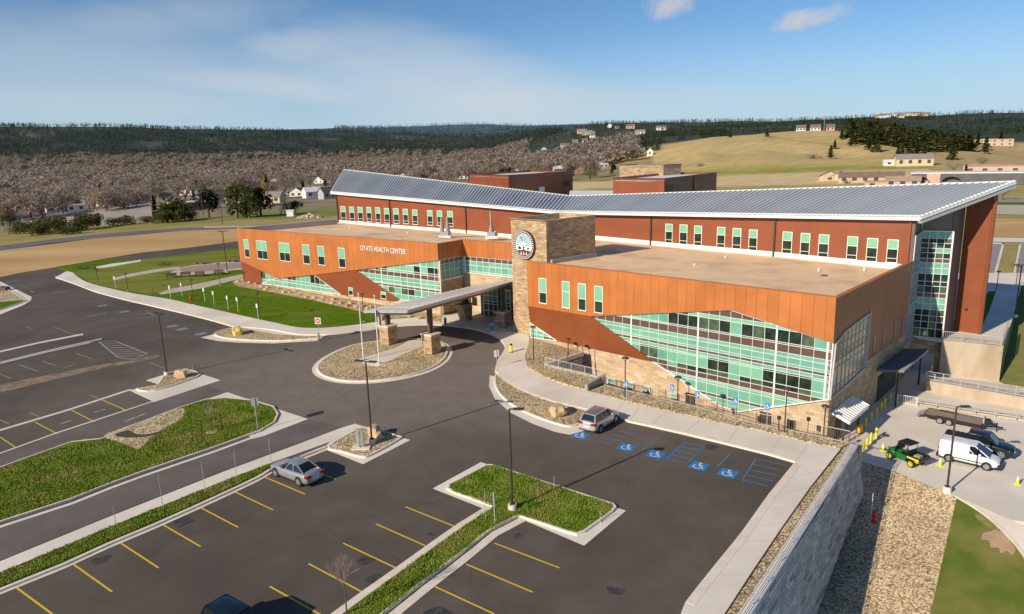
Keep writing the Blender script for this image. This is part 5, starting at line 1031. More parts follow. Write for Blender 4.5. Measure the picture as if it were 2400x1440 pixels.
# ================================================================== LAMPS
def tall_lamp(P, hgt, heads, label, group='tall parking lot lamps', base=.5):
    t = thing('street_lamp', label, 'street lamp', P, 0, group)
    m = LMB(); m.tube((0, 0, -.1), (0, 0, base), .32, .3, 14); m.build('base', concrete2, t)
    m = LMB(); m.tube((0, 0, base), (0, 0, hgt), .085, .07, 10); m.box(-.16, .16, -.16, .16, base, base+.05); m.build('pole', steel_m, t)
    for a in heads:
        d = Vector((math.cos(a), math.sin(a), 0)); n = Vector((-d.y, d.x, 0)); z = Vector((0, 0, hgt))
        m = LMB(); m.bar(z, z+d*.35+Vector((0, 0, .05)), .08)
        pr = [z+d*.3+n*s+Vector((0, 0, dz)) for s, dz in ((-.16, 0), (.16, 0), (.16, .1), (-.16, .1))]; q = [z+d*1.0+n*s+Vector((0, 0, dz)) for s, dz in ((-.2, .03), (.2, .03), (.2, .1), (-.2, .1))]
        m.loft([pr, q]); m.build('lamp_head', steel_m, t)
    return t
tall_lamp(L(392, 881), 7.2, (rad(-40), rad(140)), 'tall double headed lamp at the boulder island on the left')
tall_lamp(L(872, 1042), 7.35, (rad(-20), rad(160)), 'tall double headed lamp on the diamond gravel island')
tall_lamp(L(1201, 1197), 7.4, (rad(-12),), 'tall single headed lamp on the T shaped grass island')
tall_lamp(Z(2219, 1154, YZ), 7.2, (rad(-5),), 'tall single headed lamp beside the white van')
tall_lamp(Z(2379, 742, TZ-.3), 7.0, (rad(0), rad(180)), 'tall lamp beyond the terrace at the right edge', base=.3)
tall_lamp(L(533, 640), 8.6, (rad(30), rad(200)), 'tall lamp beside the left end of the orange wing', base=.3)
def path_lamp(P, hgt, label):
    t = thing('path_lamp', label, 'path lamp', P, 0, 'short walkway lamps')
    m = LMB(); m.tube((0, 0, -.1), (0, 0, .18), .22, .2, 12); m.build('base', concrete2, t)
    m = LMB(); m.tube((0, 0, .18), (0, 0, hgt-.25), .06, .05, 8); m.build('pole', steel_m, t)
    m = LMB(); m.tube((0, 0, hgt-.1), (0, 0, hgt), .36, .3, 12)
    for s in (-1, 1): m.bar((0, 0, hgt-.45), (.24*s, 0, hgt-.1), .035)
    m.build('lamp_head', steel_m, t); return t
for u, v, vt, lab in ((1251, 849, 765, 'walkway lamp in the gravel bed nearest the tower'), (1332, 840, 797, 'walkway lamp by the angled railing at the rust panel'), (1465, 936, 838, 'walkway lamp in front of the middle of the stone wall'), (1838, 1019, 910, 'walkway lamp in front of the glass near the corner'), (1588, 944, 883, 'lamp post in the sunken court below the diagonal glass edge'), (1930, 1020, 950, 'lamp post at the corner of the sunken court'),
                      (609, 752, 684, 'walkway lamp in the lawn nearest the leaf shaped island'), (853, 756, 688, 'walkway lamp in the lawn behind the flagpoles'), (455, 716, 655, 'walkway lamp on the walk beside the red hydrant'), (300, 683, 640, 'walkway lamp at the far left of the lawn'), (517, 671, 617, 'walkway lamp where the garden path meets the lawn'), (231, 667, 633, 'walkway lamp at the tip of the sidewalk')):
    P = L(u, v) if v not in (944, 1020) else (L(u, v)-Vector((0, 0, 1.2)))
    path_lamp(P, max(2.4, zof(u, vt, P)-P.z), lab)
for u, v, lab in ((2335, 703, 'walkway lamp on the shaded walk beyond the red slab'), (2381, 690, 'walkway lamp beside the tall lamp at the right edge')): path_lamp(Z(u, v-20, TZ), 3.2, lab)
for u, v, vt, lab in ((1824, 1012, 977, 'small dark box on a post by the court door'), (1893, 1015, 984, 'small dark box on a post near the court corner')):
    P = L(u, v)-Vector((0, 0, .6)); t = thing('post_light', lab, 'post light', P); m = LMB(); m.tube((0, 0, 0), (0, 0, 1.7), .04); m.build('pole', steel_m, t); m = LMB(); m.box(-.13, .13, -.1, .1, 1.7, 2.0); m.build('lamp_head', steel_m, t)
# ================================================================== SIGNS
def access_sign(P, face, label, hgt=2.0, group='accessible parking signs', pole=galv_m, board=None):
    t = thing('parking_sign', label, 'sign', P, face, group)
    m = LMB(); m.tube((0, .03, -.1), (0, .03, hgt+.35), .03, .03, 6); m.build('post', pole, t)
    m = LMB(); m.box(-.2, .2, -.03, 0, hgt-.3, hgt+.3); b = m.build('panel', board or blue_p, t)
    if board is None:
        m = LMB(); q = MB(); wheelchair(q); m.f = q.f; m.v = [(x*.4, -.036, hgt+y*.42) for x, y, z in q.v]; m.build('wheelchair_symbol', white_m, b)
    return t
fa = FR.a
for u, v, lab in ((1468, 948, 'blue wheelchair sign close beside the walkway lamp'), (1574, 963, 'blue wheelchair sign left of the sunken court lamp'), (1633, 981, 'blue wheelchair sign at the diagonal edge of the glass'), (1722, 998, 'blue wheelchair sign in front of the lowest glass point'), (1796, 1012, 'blue wheelchair sign nearest the dark court door')):
    P = L(u, v, .16); access_sign(P, fa, lab, hgt={1468: 2.0}.get(u, 2.25)-.35+.35)
for u, v, lab in ((605, 748, 'pale sign on a post in the lawn nearest the leaf shaped island'), (558, 731, 'pale sign on a post in the lawn second from the leaf shaped island'), (535, 727, 'pale sign on a post in the lawn third from the leaf shaped island'), (502, 715, 'pale sign on a post in the lawn right of the red hydrant'), (480, 707, 'pale sign on a post behind the red hydrant'), (400, 701, 'pale sign on a post left of the garden path end'), (427, 694, 'pale sign on a post at the near end of the garden path'), (271, 676, 'pale sign on a post at the far left of the lawn')):
    access_sign(L(u, v, .14), rad(-38), lab, 2.0, 'faded parking signs along the lawn', white_m, M_('pale_sign', (.55, .68, .72), .5, (.7, .78, .8), 4) if 'pale_sign' not in bpy.data.materials else bpy.data.materials['pale_sign'])
P = L(749, 797, .1); t = thing('no_entry_sign', 'white square DO NOT ENTER sign with a red disc', 'sign', P, rad(-15))
m = LMB(); m.tube((0, .03, -.1), (0, .03, 3.1), .035, .035, 6); m.build('post', galv_m, t)
m = LMB(); m.box(-.42, .42, -.02, .02, 2.15, 3.0); pn = m.build('panel', white_m, t)
m = LMB(); disc(m, 0, .37, -.028, 24, cz=2.575); m.build('red_disc', red_p, pn)
m = LMB(); m.box(-.28, .28, -.036, -.03, 2.53, 2.62); m.build('bar', white_m, pn)
def text_mesh(body, size, name, mat, parent, M):
    c = bpy.data.curves.new(name, 'FONT'); c.body = body; c.size = size; c.align_x = 'CENTER'; o = bpy.data.objects.new(name, c); COL.objects.link(o); bpy.context.view_layer.update()
    me = bpy.data.meshes.new_from_object(o.evaluated_get(bpy.context.evaluated_depsgraph_get())); bpy.data.objects.remove(o)
    o = bpy.data.objects.new(name, me); COL.objects.link(o); me.materials.clear(); me.materials.append(mat); o.parent = parent; o.matrix_basis = M; return o
text_mesh('DO NOT', .13, 'upper_lettering', white_m, pn, Matrix.Translation((0, -.032, 2.70)) @ Matrix.Rotation(rad(90), 4, 'X')); text_mesh('ENTER', .13, 'lower_lettering', white_m, pn, Matrix.Translation((0, -.032, 2.38)) @ Matrix.Rotation(rad(90), 4, 'X'))
m = LMB(); m.tube((-.12, -.1, -.1), (-.12, -.1, .9), .11, .11, 10); m.build('bollard_foot', galv_m, t)
for u, v, h_, w_, lab in ((604, 1007, 3.0, .5, 'grey sign back on a post in the triangular grass island'), (1160, 1230, 2.3, -.5, 'bare sign post with a small plate by the T island corner'), (1165, 862, 2.0, .35, 'small white sign on a post at the edge of the tower walk')):
    P = L(u, v, .1); t = thing('sign_post', lab, 'sign', P, rad(20)); m = LMB(); m.tube((0, 0, -.1), (0, 0, h_), .035, .035, 6); m.build('post', galv_m, t)
    m = LMB(); m.box(-.2-w_/4, .2+w_/4, .02, .045, h_-.75, h_+.02); m.build('panel', M_('sign_back', (.34, .42, .42), .4, (.4, .48, .48), 3) if u != 1165 and 'sign_back' not in bpy.data.materials else (bpy.data.materials['sign_back'] if u != 1165 else white_m), t)
mk = M_('marker_rod', (.42, .40, .38), .6)
for u, v, h_, lab in ((636, 1092, 2.3, 'thin marker rod beside the front of the silver sedan'), (556, 1124, 2.4, 'thin marker rod on the grass strip, second from the silver sedan'), (481, 1154, 2.4, 'thin marker rod on the grass strip, third from the silver sedan'), (382, 1190, 2.5, 'thin marker rod on the grass strip, fourth from the silver sedan'), (272, 1231, 1.4, 'low marker rod on the grass strip, farthest left'), (1138, 1222, 2.4, 'thin marker rod at the inner corner of the T island'), (1299, 1146, 1.0, 'short marker rod on the upper edge of the T island'), (1407, 1222, .8, 'short marker rod at the rounded right end of the T island'), (592, 1017, .6, 'short yellow marker in the triangular grass island'), (452, 868, .7, 'short marker rod at the left boulder island'), (902, 1012, .7, 'short marker rod on the diamond gravel island')):
    P = L(u, v, .1); m = MB(); m.tube(P, P+Vector((0, 0, h_)), .022, .018, 6); m.tube(P-Vector((0, 0, .1)), P+Vector((0, 0, .06)), .05, .05, 6); tag(m.build('marker_rod', mk), lab, 'marker rod', 'thin marker rods along the kerbs')
P = L(840, 1050, .15); t = thing('utility_post', 'grey utility post and cabinet beside the lamp on the diamond island', 'utility post', P); m = LMB(); m.box(-.12, .12, -.1, .1, -.1, 1.7); m.build('post', galv_m, t); m = LMB(); m.box(.25, .5, -.1, .1, .2, 1.6); m.build('cabinet', M_('cabinet_grey', (.3, .33, .3), .5), t); m = LMB(); m.box(-.5, 1.0, -.45, .45, -.1, .08); m.build('base', concrete2, t)
# ================================================================== FLAGPOLES
def flagpole(u, v, lab):
    P = L(u, v, .18); t = thing('flagpole', lab, 'flagpole', P); m = LMB(); m.tube((0, 0, 0), (0, 0, 8.0), .075, .045, 10); m.sphere((0, 0, 8.05), .09); m.build('pole', white_m, t); m = LMB(); m.tube((0, 0, -.1), (0, 0, .25), .2, .18, 12); m.build('base', galv_m, t); return P
flagpole(852, 845, 'white flagpole without a flag on the oval island'); Pf = flagpole(889, 853, 'white flagpole carrying the furled flag')
fl = thing('flag', 'drooping red, white and blue striped flag on the right pole', 'flag', Pf+Vector((.07, 0, 5.2)), rad(15))
def cloth(i0, i1, j0, j1, dy=0):
    m = LMB(); nx, nz_ = 10, 13
    for i in range(i0, i1):
        for j in range(j0, j1):
            q = []
            for a, b in ((i, j), (i+1, j), (i+1, j+1), (i, j+1)):
                x = a/nx; z = b/nz_; q.append((x*.62*(.75+.25*z), .16*math.sin(x*9+z*2)*x**.5+dy, z*1.25-x*.8*(1.1-.3*z)))
            m.add(q, [(0, 1, 2, 3)])
    return m
rd = M_('flag_red', (.5, .04, .05), .8); 
for j in range(13):
    m = cloth(0 if j < 6 else 4, 10, j, j+1); m.build('flag_stripe', rd if j % 2 == 0 else white_m, fl)
cloth(0, 4, 6, 13).build('flag_canton', M_('flag_blue', (.03, .05, .2), .8, (.3, .32, .45), 12, lo=.6, hi=.75), fl)
# ================================================================== BOLLARDS, CONES, HYDRANTS
def bollard(P, hgt, lab, mat=yel_m, r=.11, group='yellow steel bollards in the service yard'):
    t = thing('bollard', lab, 'bollard', P, 0, group); m = LMB(); m.tube((0, 0, -.05), (0, 0, hgt), r, r, 12); m.sphere((0, 0, hgt), r, 12, 6, (1, 1, .5)); m.build('post', mat, t); m = LMB(); m.tube((0, 0, -.05), (0, 0, .04), r*1.5, r*1.5, 12); m.build('base', concrete2, t)
for i, (u, v, lab) in enumerate(((2021, 1062, 'yellow bollard nearest the end of the retaining wall'), (2030, 1051, 'second yellow bollard from the retaining wall'), (2041, 1039, 'third yellow bollard from the retaining wall'), (2053, 1027, 'fourth yellow bollard, at the outer corner of the row'), (2028, 1003, 'yellow bollard beside the amber bin'), (2041, 988, 'yellow bollard in shade, second from the amber bin'), (2053.5, 978, 'yellow bollard in shade, third from the amber bin'), (2065, 965, 'yellow bollard in shade, fourth from the amber bin'), (2073, 955, 'yellow bollard in shade, fifth from the amber bin'), (2086, 943, 'yellow bollard farthest along the row at the building side'), (2182, 875, 'single yellow bollard by the yard door railing'))):
    bollard(Z(u, v, YZ if u != 2182 else YZ+.6), 1.0, lab)
P = Z(2015, 1015, YZ); t = thing('bin', 'amber plastic bin among the yellow bollards', 'bin', P); m = LMB(); m.loft([[(.22*s*math.cos(a), .22*s*math.sin(a), z) for a in [2*math.pi*i/10 for i in range(10)]] for s, z in ((1, 0), (1.1, .5), (1.15, .75), (.6, .95))]); m.build('body', amber_m, t); m = LMB(); m.tube((0, 0, -.02), (0, 0, .06), .3, .3, 10); m.build('base', black_m, t)
P = L(1198, 826, .16); t = thing('pedestal', 'small yellow and black pedestal on the tower walk', 'pedestal', P); m = LMB(); m.tube((0, 0, 0), (0, 0, .9), .18, .18, 12); m.build('body', yel_m, t); m = LMB(); m.tube((0, 0, .9), (0, 0, 1.05), .19, .15, 12); m.build('cap', black_m, t); m = LMB(); m.tube((0, 0, -.05), (0, 0, .05), .26, .26, 12); m.build('base', black_m, t)
for u, v, lab in ((1044, 763, 'blue and white pedestal on the plaza in the sun'), (1153, 778, 'blue and white pedestal in the canopy shade')):
    P = L(u, v, .16); t = thing('pedestal', lab, 'pedestal', P, 0, 'blue pedestals by the entrance'); m = LMB(); m.tube((0, 0, .1), (0, 0, .95), .19, .19, 12); m.build('body', blue_p, t); m = LMB(); m.tube((0, 0, .95), (0, 0, 1.15), .2, .15, 12); m.build('cap', galv_m, t); m = LMB(); m.tube((0, 0, -.05), (0, 0, .1), .24, .24, 12); m.build('base', white_m, t)
P = L(1163, 769, .16); t = thing('cart', 'white wire cart by the stone pier in the canopy shade', 'cart', P); m = LMB()
for x in (-.25, .25):
    for y in (-.2, .2): m.bar((x, y, .08), (x, y, 1.0), .035)
for z in (.25, .6, 1.0): m.bar((-.25, -.2, z), (.25, -.2, z), .03); m.bar((-.25, .2, z), (.25, .2, z), .03); m.bar((-.25, -.2, z), (-.25, .2, z), .03); m.bar((.25, -.2, z), (.25, .2, z), .03)
m.build('frame', white_m, t); m = LMB(); m.box(-.24, .24, -.18, .18, .6, .63); m.build('shelf', blue_p, t)
for u, v, lab in ((2069, 1057, 'lime traffic cone with white collar beside the green utility vehicle'), (2203, 1092, 'lime traffic cone with white collar behind the white van'), (2384, 1136, 'lime traffic cone with white collar at the right edge of the yard')):
    t = thing('traffic_cone', lab, 'traffic cone', Z(u, v, YZ), 0, 'lime traffic cones in the service yard'); lime = bpy.data.materials.get('lime_plastic') or M_('lime_plastic', (.68, .80, .02), .5)
    m = LMB(); m.box(-.2, .2, -.2, .2, 0, .05); m.build('base', lime, t); m = LMB(); m.tube((0, 0, .05), (0, 0, .75), .15, .035, 14); m.build('cone', lime, t); m = LMB(); m.tube((0, 0, .38), (0, 0, .62), .106, .068, 14); m.build('collar', white_m, t)
def hydrant(P, lab):
    t = thing('hydrant', lab, 'fire hydrant', P, 0); m = LMB(); m.tube((0, 0, -.1), (0, 0, .08), .2, .2, 12); m.tube((0, 0, .08), (0, 0, .75), .14, .14, 12); m.sphere((0, 0, .75), .15, 12, 6); m.tube((0, 0, .85), (0, 0, 1.0), .05, .04, 8); m.build('body', red_p, t)
    for d in ((1, 0), (-1, 0), (0, -1)): m = LMB(); m.tube((0, 0, .52), (d[0]*.24, d[1]*.24, .52), .07, .07, 10); m.build('outlet', red_p, t)
hydrant(BK(2048, 1224), 'red fire hydrant with a marker pole on the gravel bank'); hydrant(L(448, 706, .14), 'small red hydrant beside a lamp in the lawn')
P = BK(2047, 1220)+Vector((-.15, .1, 0)); m = MB(); m.tube(P, P+Vector((0, 0, 2.3)), .03, .025, 6); tag(m.build('marker_rod', white_m), 'white marker pole standing behind the red hydrant', 'marker rod')
# ================================================================== BOULDERS
def boulder(P, sx_, sy_, sz_, lab, mat, seed, name='boulder'):
    rr = random.Random(seed); m = LMB(); m.sphere((0, 0, 0), 1, 14, 9)
    ph_ = [rr.uniform(0, 6) for _ in range(6)]; out = []
    for x, y, z in m.v:
        k = 1+.16*math.sin(3*x+ph_[0]+2*y)+.13*math.sin(4*y+ph_[1]-3*z)+.1*math.sin(5*z+ph_[2]+4*x)
        q = [max(-.78, min(.78, c*k)) for c in (x, y, z)]; out.append((q[0]*sx_, q[1]*sy_, max(-.1, q[2]*sz_+sz_*.45)))
    m.v = out; o = m.build(name, mat); o.location = P; o.rotation_euler.z = rr.uniform(0, 3); return tag(o, lab, 'boulder')
boulder(L(1308, 973, .1), 1.0, .8, .75, 'tan sandstone boulder in the gravel island by the silver SUV', rock_m, 1)
boulder(L(557, 784, .1), 1.1, .8, .8, 'ochre boulder in the leaf shaped gravel island', rock_y, 2)
boulder(L(425, 884, .1), .85, .65, .65, 'sandstone boulder beside the left lamp pole', rock_m, 3)
boulder(L(878, 1022, .1), .7, .6, .75, 'sandstone boulder just behind the lamp on the diamond island', rock_m, 4); boulder(L(888, 1030, .1), .5, .45, .5, 'smaller sandstone boulder beside the diamond island lamp', rock_m, 14)
boulder(L(8, 680, .1), 1.2, .9, .6, 'dark boulder in the island at the left bend', M_('dark_rock', (.12, .09, .07), .9, (.2, .15, .12), 2, bump=.6), 5)
for i, (u, v) in enumerate(((570, 657), (585, 664), (640, 672), (622, 681), (700, 693), (750, 706), (782, 704), (815, 718), (850, 720), (905, 733), (948, 739), (985, 748), (1010, 747), (665, 687), (735, 700), (600, 667), (612, 674), (652, 678), (680, 688), (718, 699), (768, 708), (800, 712), (835, 722), (870, 724), (890, 729), (925, 738), (960, 744), (556, 662), (628, 676), (690, 684), (758, 699), (778, 712), (822, 713), (862, 727), (1000, 752))):
    boulder(L(u, v, .1), .35+.3*((i*37 % 10)/10), .35, .25+.15*((i*53 % 10)/10), 'reddish landscape rock in the gravel bed along the left wing', rock_m, 20+i)['group'] = 'landscape rocks along the left wing'
# ================================================================== BENCHES by the round plaza
bm_ = M_('bench_brown', (.10, .06, .04), .7, (.14, .09, .06), 4)
def make_bench():
    t = thing('bench', 'dark park bench with backrest by the round plaza', 'bench', (0, 0, 0), 0, 'benches round the small plaza')
    m = LMB(); m.box(-1, 1, -.25, .22, .42, .48); m.build('seat', bm_, t); m = LMB(); m.bar((-1, .26, .75), (1, .26, .75), .06, .5); m.build('backrest', bm_, t)
    for s in (-.8, .8): m = LMB(); m.box(s-.05, s+.05, -.22, .28, 0, .42); m.build('leg', bm_, t)
    return t
b0 = make_bench(); bt = snapshot(b0)
for i, (u, v, lab) in enumerate(((402, 652, 'dark bench farthest left by the round plaza'), (435, 649, 'second dark bench from the left by the round plaza'), (468, 648, 'third dark bench from the left, in front of the round plaza'), (512, 644, 'dark bench nearest the orange wing'), (470, 620, 'dark bench on the far side of the round plaza'), (545, 615, 'dark bench on the far side beside the orange wing'))):
    P = L(u, v, .16)
    if i == 0: b0.location = P; b0.rotation_euler.z = .3; b0['label'] = lab
    else: dup(bt, P, .3-.12*i, lab)
# ================================================================== VEHICLES
def paint(name, c, metal=.3, rough=.3):
    m = M_(name, c, rough, tuple(q*.93 for q in c), 2, metal=metal); m.node_tree.nodes['Principled BSDF'].inputs['Coat Weight'].default_value = .4; return m
def wheel(t, x, y, r, w, rimm, sgn):
    m = LMB(); n = 20; pr = [(r*.62, w/2), (r*.92, w/2), (r, w*.36), (r, -w*.36), (r*.92, -w/2), (r*.62, -w/2)]
    m.loft([[(x+q[0]*math.cos(a), y+sgn*q[1], r+q[0]*math.sin(a)) for a in [2*math.pi*i/n for i in range(n)]] for q in pr], cap=True); o = m.build('wheel', tyre_m, t, smooth=False)
    m = LMB(); 
    for k in range(5):
        a = 2*math.pi*k/5+.3; m.bar((x, y+sgn*w*.5, r), (x+r*.6*math.cos(a), y+sgn*w*.5, r+r*.6*math.sin(a)), r*.2, .03, up=Vector((0, 1, 0)))
    m.loft([[(x+q*math.cos(a), y+sgn*w*.51, r+q*math.sin(a)) for a in [2*math.pi*i/n for i in range(n)]] for q in (r*.52, r*.64)], cap=False); m.tube((x, y+sgn*w*.4, r), (x, y+sgn*w*.53, r), r*.16)
    m.build('rim', rimm, o)
def ring(x, hw, zb, zt, hwt, crown=.03):
    p = [(hw*.90, zb), (hw*.985, zb+.12), (hw, zb+.45*(zt-zb)), (hw*.985, zb+.78*(zt-zb)), (hwt, zt-.03), (hwt*.6, zt+crown*.7), (0, zt+crown)]
    return [(x, -a, b) for a, b in p] + [(x, a, b) for a, b in p[-2::-1]] + [(x, 0, zb)]
def car(name, label, cat, P, rz, body, W_, st, gh, wheels, wr, group=None, lights=True, rear_lights=True, trim=None, ww=.24, roofm=None, sub=True):
    """st: (x, bottom, shoulder, half width, half width at shoulder); gh: greenhouse (xb0,xt0,xt1,xb1,zb,zt,half base,half top)"""
    t = thing(name, label, cat, P, rz, group)
    m = LMB(); m.loft([ring(*a) for a in [(s[0], s[3], s[1], s[2], s[4]) for s in st]]); o = m.build('body', body, t, smooth=True)
    if sub: sb = o.modifiers.new('sub', 'SUBSURF'); sb.levels = 2; sb.render_levels = 2
    xb0, xt0, xt1, xb1, zb, zt, hb, ht = gh
    base = lambda k=0: [(xb0+k, -hb*.9, zb-.04), (xb1-k, -hb, zb-.04), (xb1-k, hb, zb-.04), (xb0+k, hb*.9, zb-.04)]
    topq = [(xt0, -ht*.92, zt), (xt1, -ht, zt), (xt1, ht, zt), (xt0, ht*.92, zt)]
    m = LMB(); m.loft([base(), topq]); m.build('glazing', cglass, t)
    m = LMB(); q = [Vector(p) for p in topq]; nx, ny = 6, 6; g = []
    for i in range(nx+1):
        for j in range(ny+1):
            a = i/nx; b = j/ny; p = q[0].lerp(q[1], a).lerp(q[3].lerp(q[2], a), b); bul = .075*(1-(2*a-1)**4)*(1-(2*b-1)**4); g.append((p.x+(a-.5)*.10, p.y*1.02, p.z+.005+bul))
    m.add(g, [(i*(ny+1)+j, (i+1)*(ny+1)+j, (i+1)*(ny+1)+j+1, i*(ny+1)+j+1) for i in range(nx) for j in range(ny)]); m.build('roof', roofm or body, t, smooth=True)
    m = LMB(); bs = [Vector(p) for p in base()]
    for a, b in zip(bs, q): m.bar(a+Vector((0, 0, .0)), b, .09, .07)
    for k in (.40, .70):
        for i, j in ((0, 1), (3, 2)): m.bar(bs[i].lerp(bs[j], k), q[i].lerp(q[j], k), .05, .05)
    for i, j in ((0, 1), (1, 2), (2, 3), (3, 0)): m.bar(q[i], q[j], .07, .06)
    m.build('pillars', body, t)
    hw = max(s[3] for s in st)
    for x in wheels:
        for sg in (-1, 1):
            m = LMB(); m.tube((x, sg*(hw-.22), wr+.03), (x, sg*(hw+.004), wr+.03), wr*1.16, wr*1.16, 20); m.build('wheel_arch', black_m, t)
            wheel(t, x, sg*(hw-ww/2+.02), wr, ww, rim_m, sg)
    xf, xr = st[-1][0], st[0][0]; hl_ = bpy.data.materials.get('headlight') or M_('headlight', (.75, .76, .78), .15); tl_ = bpy.data.materials.get('taillight') or M_('taillight', (.35, .01, .015), .25)
    sf, sr = st[-2], st[1]
    for sg in (-1, 1):
        m = LMB(); m.loft([[(xf-.28, sg*hw*.72, sf[2]-.20), (xf-.1, sg*hw*.5, sf[2]-.22), (xf-.1, sg*hw*.5, sf[2]-.08), (xf-.28, sg*hw*.74, sf[2]-.06)], [(xf-.4, sg*hw*.93, sf[2]-.18), (xf+.015, sg*hw*.55, sf[2]-.24), (xf+.0, sg*hw*.55, sf[2]-.1), (xf-.4, sg*hw*.93, sf[2]-.05)]]); m.build('headlight', hl_, t)
        m = LMB(); m.box(xr-.02, xr+.3, sg*hw*.62-.16, sg*hw*.62+.27*1, sr[2]-.28, sr[2]-.1) if sg > 0 else m.box(xr-.02, xr+.3, -hw*.62-.27, -hw*.62+.16, sr[2]-.28, sr[2]-.1); m.build('taillight', tl_, t)
        m = LMB(); m.box(xb1-.75, xb1-.58, sg*(hw+.02)-.09, sg*(hw+.02)+.09, zb-.02, zb+.13); m.build('mirror', body, t)
    m = LMB(); m.box(xf-.1, xf+.03, -.45, .45, st[-1][1]+.1, st[-1][1]+.32); m.build('grille', black_m, t); m = LMB(); m.box(xr-.035, xr+.1, -.3, .3, st[0][1]+.22, st[0][1]+.36); m.build('number_plate', white_m, t)
    m = LMB(); m.box(xr+.1, xf-.1, -hw*.86, hw*.86, st[1][1]-.06, st[1][1]+.1)
    for sg in (-1, 1): m.box(wheels[0]+wr, wheels[1]-wr, sg*hw-.03, sg*hw+.005, st[2][1]-.02, st[2][1]+.09)
    m.build('sill', trim or black_m, t)
    return t
silver = paint('silver_paint', (.50, .50, .50), .55, .28); silver2 = paint('warm_silver_paint', (.66, .63, .59), .4, .3); navy = paint('dark_navy_paint', (.012, .02, .035), .2, .2); whitep = paint('white_vehicle_paint', (.82, .82, .82), 0, .35)
def mid(*q): s = sum((L(*p) for p in q), Vector())/len(q); s.z = G(s.x, s.y); return s
a = L(621.7, 1119.3); b = L(715, 1159); dd = a-b; rz_s = math.atan2(dd.y, dd.x)
sedan_st = [(-2.38, .32, .78, .72, .6), (-2.25, .24, 1.02, .86, .72), (-1.5, .2, 1.04, .91, .78), (-.6, .18, .98, .92, .80), (.4, .18, .97, .92, .80), (1.1, .2, .96, .91, .78), (1.9, .22, .84, .88, .70), (2.3, .25, .72, .78, .6), (2.42, .32, .62, .62, .5)]
Ps = mid((621.7, 1119.3), (715, 1159), (700, 1089), (787, 1124)) + dd.normalized()*.5
car('silver_sedan', 'silver sedan parked nose to the kerb beside the grass strip', 'car', Ps, rz_s, silver, 1.84, sedan_st, (-1.95, -1.0, .25, 1.25, 1.0, 1.42, .80, .58), (-1.42, 1.42), .34)
suv_st = [(-2.2, .38, .95, .74, .66), (-2.1, .3, 1.12, .88, .8), (-1.4, .26, 1.13, .92, .82), (-.5, .24, 1.08, .93, .83), (.5, .24, 1.06, .93, .83), (1.1, .25, 1.05, .92, .8), (1.8, .27, .98, .9, .74), (2.15, .3, .86, .82, .66), (2.26, .36, .74, .68, .56)]
a = L(1505, 1056); b = L(1548, 1022); dd = b-a; rz_v = math.atan2(dd.y, dd.x)
Pv = mid((1402, 1000)); 
car('silver_suv', 'silver SUV parked in the accessible bay beside the gravel island', 'car', Pv+dd.normalized()*.2, rz_v, silver2, 1.86, suv_st, (-2.0, -1.75, .35, 1.25, 1.08, 1.66, .82, .62), (-1.35, 1.35), .36, roofm=paint('suv_roof', (.26, .25, .27), .4, .3))
a = L(631.9, 1375); b = L(770, 1452); dd = a-b
car('dark_car', 'dark navy car whose roof just shows at the bottom edge', 'car', mid((556, 1502)), math.atan2(-dd.y, -dd.x), navy, 1.9, suv_st, (-2.0, -1.6, .35, 1.25, 1.1, 1.75, .84, .66), (-1.35, 1.35), .36)
# white van
r0 = Z(2230, 1084, YZ); f0 = Z(2303, 1101, YZ); dd = f0-r0; rz_w = math.atan2(dd.y, dd.x); nn = Vector((-dd.y, dd.x, 0)).normalized()
van_st = [(-2.25, .42, 1.25, .82, .80), (-2.18, .3, 1.32, .91, .86), (-1.2, .26, 1.32, .92, .87), (0, .25, 1.2, .92, .86), (.8, .25, 1.16, .92, .84), (1.3, .26, 1.08, .91, .8), (1.9, .28, .98, .88, .7), (2.15, .32, .82, .76, .6), (2.24, .4, .7, .6, .5)]
van = car('white_van', 'white panel van with black bumpers parked beside the dark pickup', 'van', (r0+f0)/2+nn*.85, rz_w, whitep, 1.84, van_st, (-2.16, -2.1, .45, 1.5, 1.2, 1.84, .86, .70), (-1.38, 1.38), .34)
m = LMB(); m.loft([[(-2.2, -.875, 1.15), (.05, -.875, 1.1), (.05, .875, 1.1), (-2.2, .875, 1.15)], [(-2.14, -.72, 1.86), (.05, -.74, 1.87), (.05, .74, 1.87), (-2.14, .72, 1.86)]]); m.build('cargo_panel', whitep, van)
m = LMB(); m.box(-2.36, -2.2, -.88, .88, .3, .62); m.box(2.12, 2.32, -.8, .8, .28, .6); m.build('bumper', black_m, van)
m = LMB(); m.box(-1.0, 1.0, -.945, -.925, .52, .6); m.box(-1.0, 1.0, .925, .945, .52, .6); m.build('side_trim', black_m, van)
# dark pickup
pk_st = [(-2.7, .5, 1.12, .84, .82), (-2.6, .42, 1.16, .93, .88), (-1.4, .4, 1.17, .95, .9), (-.9, .4, 1.17, .95, .9), (.6, .4, 1.16, .95, .88), (1.2, .4, 1.15, .95, .86), (2.2, .42, 1.08, .92, .8), (2.6, .45, .95, .84, .7), (2.72, .52, .84, .7, .6)]
f1 = Z(2343, 1078, YZ); pk = car('dark_pickup', 'dark pickup truck parked on the far side of the white van', 'pickup truck', f1-dd.normalized()*1.75+nn*1.0, rz_w+.02, navy, 1.9, pk_st, (-.95, -.75, .75, 1.45, 1.15, 1.82, .86, .68), (-1.75, 1.75), .42, trim=black_m)
m = LMB(); m.box(-2.6, -.98, -.72, .72, 1.18, 1.215)
for k in range(5): m.box(-2.5+.36*k, -2.42+.36*k, -.78, .78, 1.2, 1.25)
m.build('cargo_bed', black_m, pk)
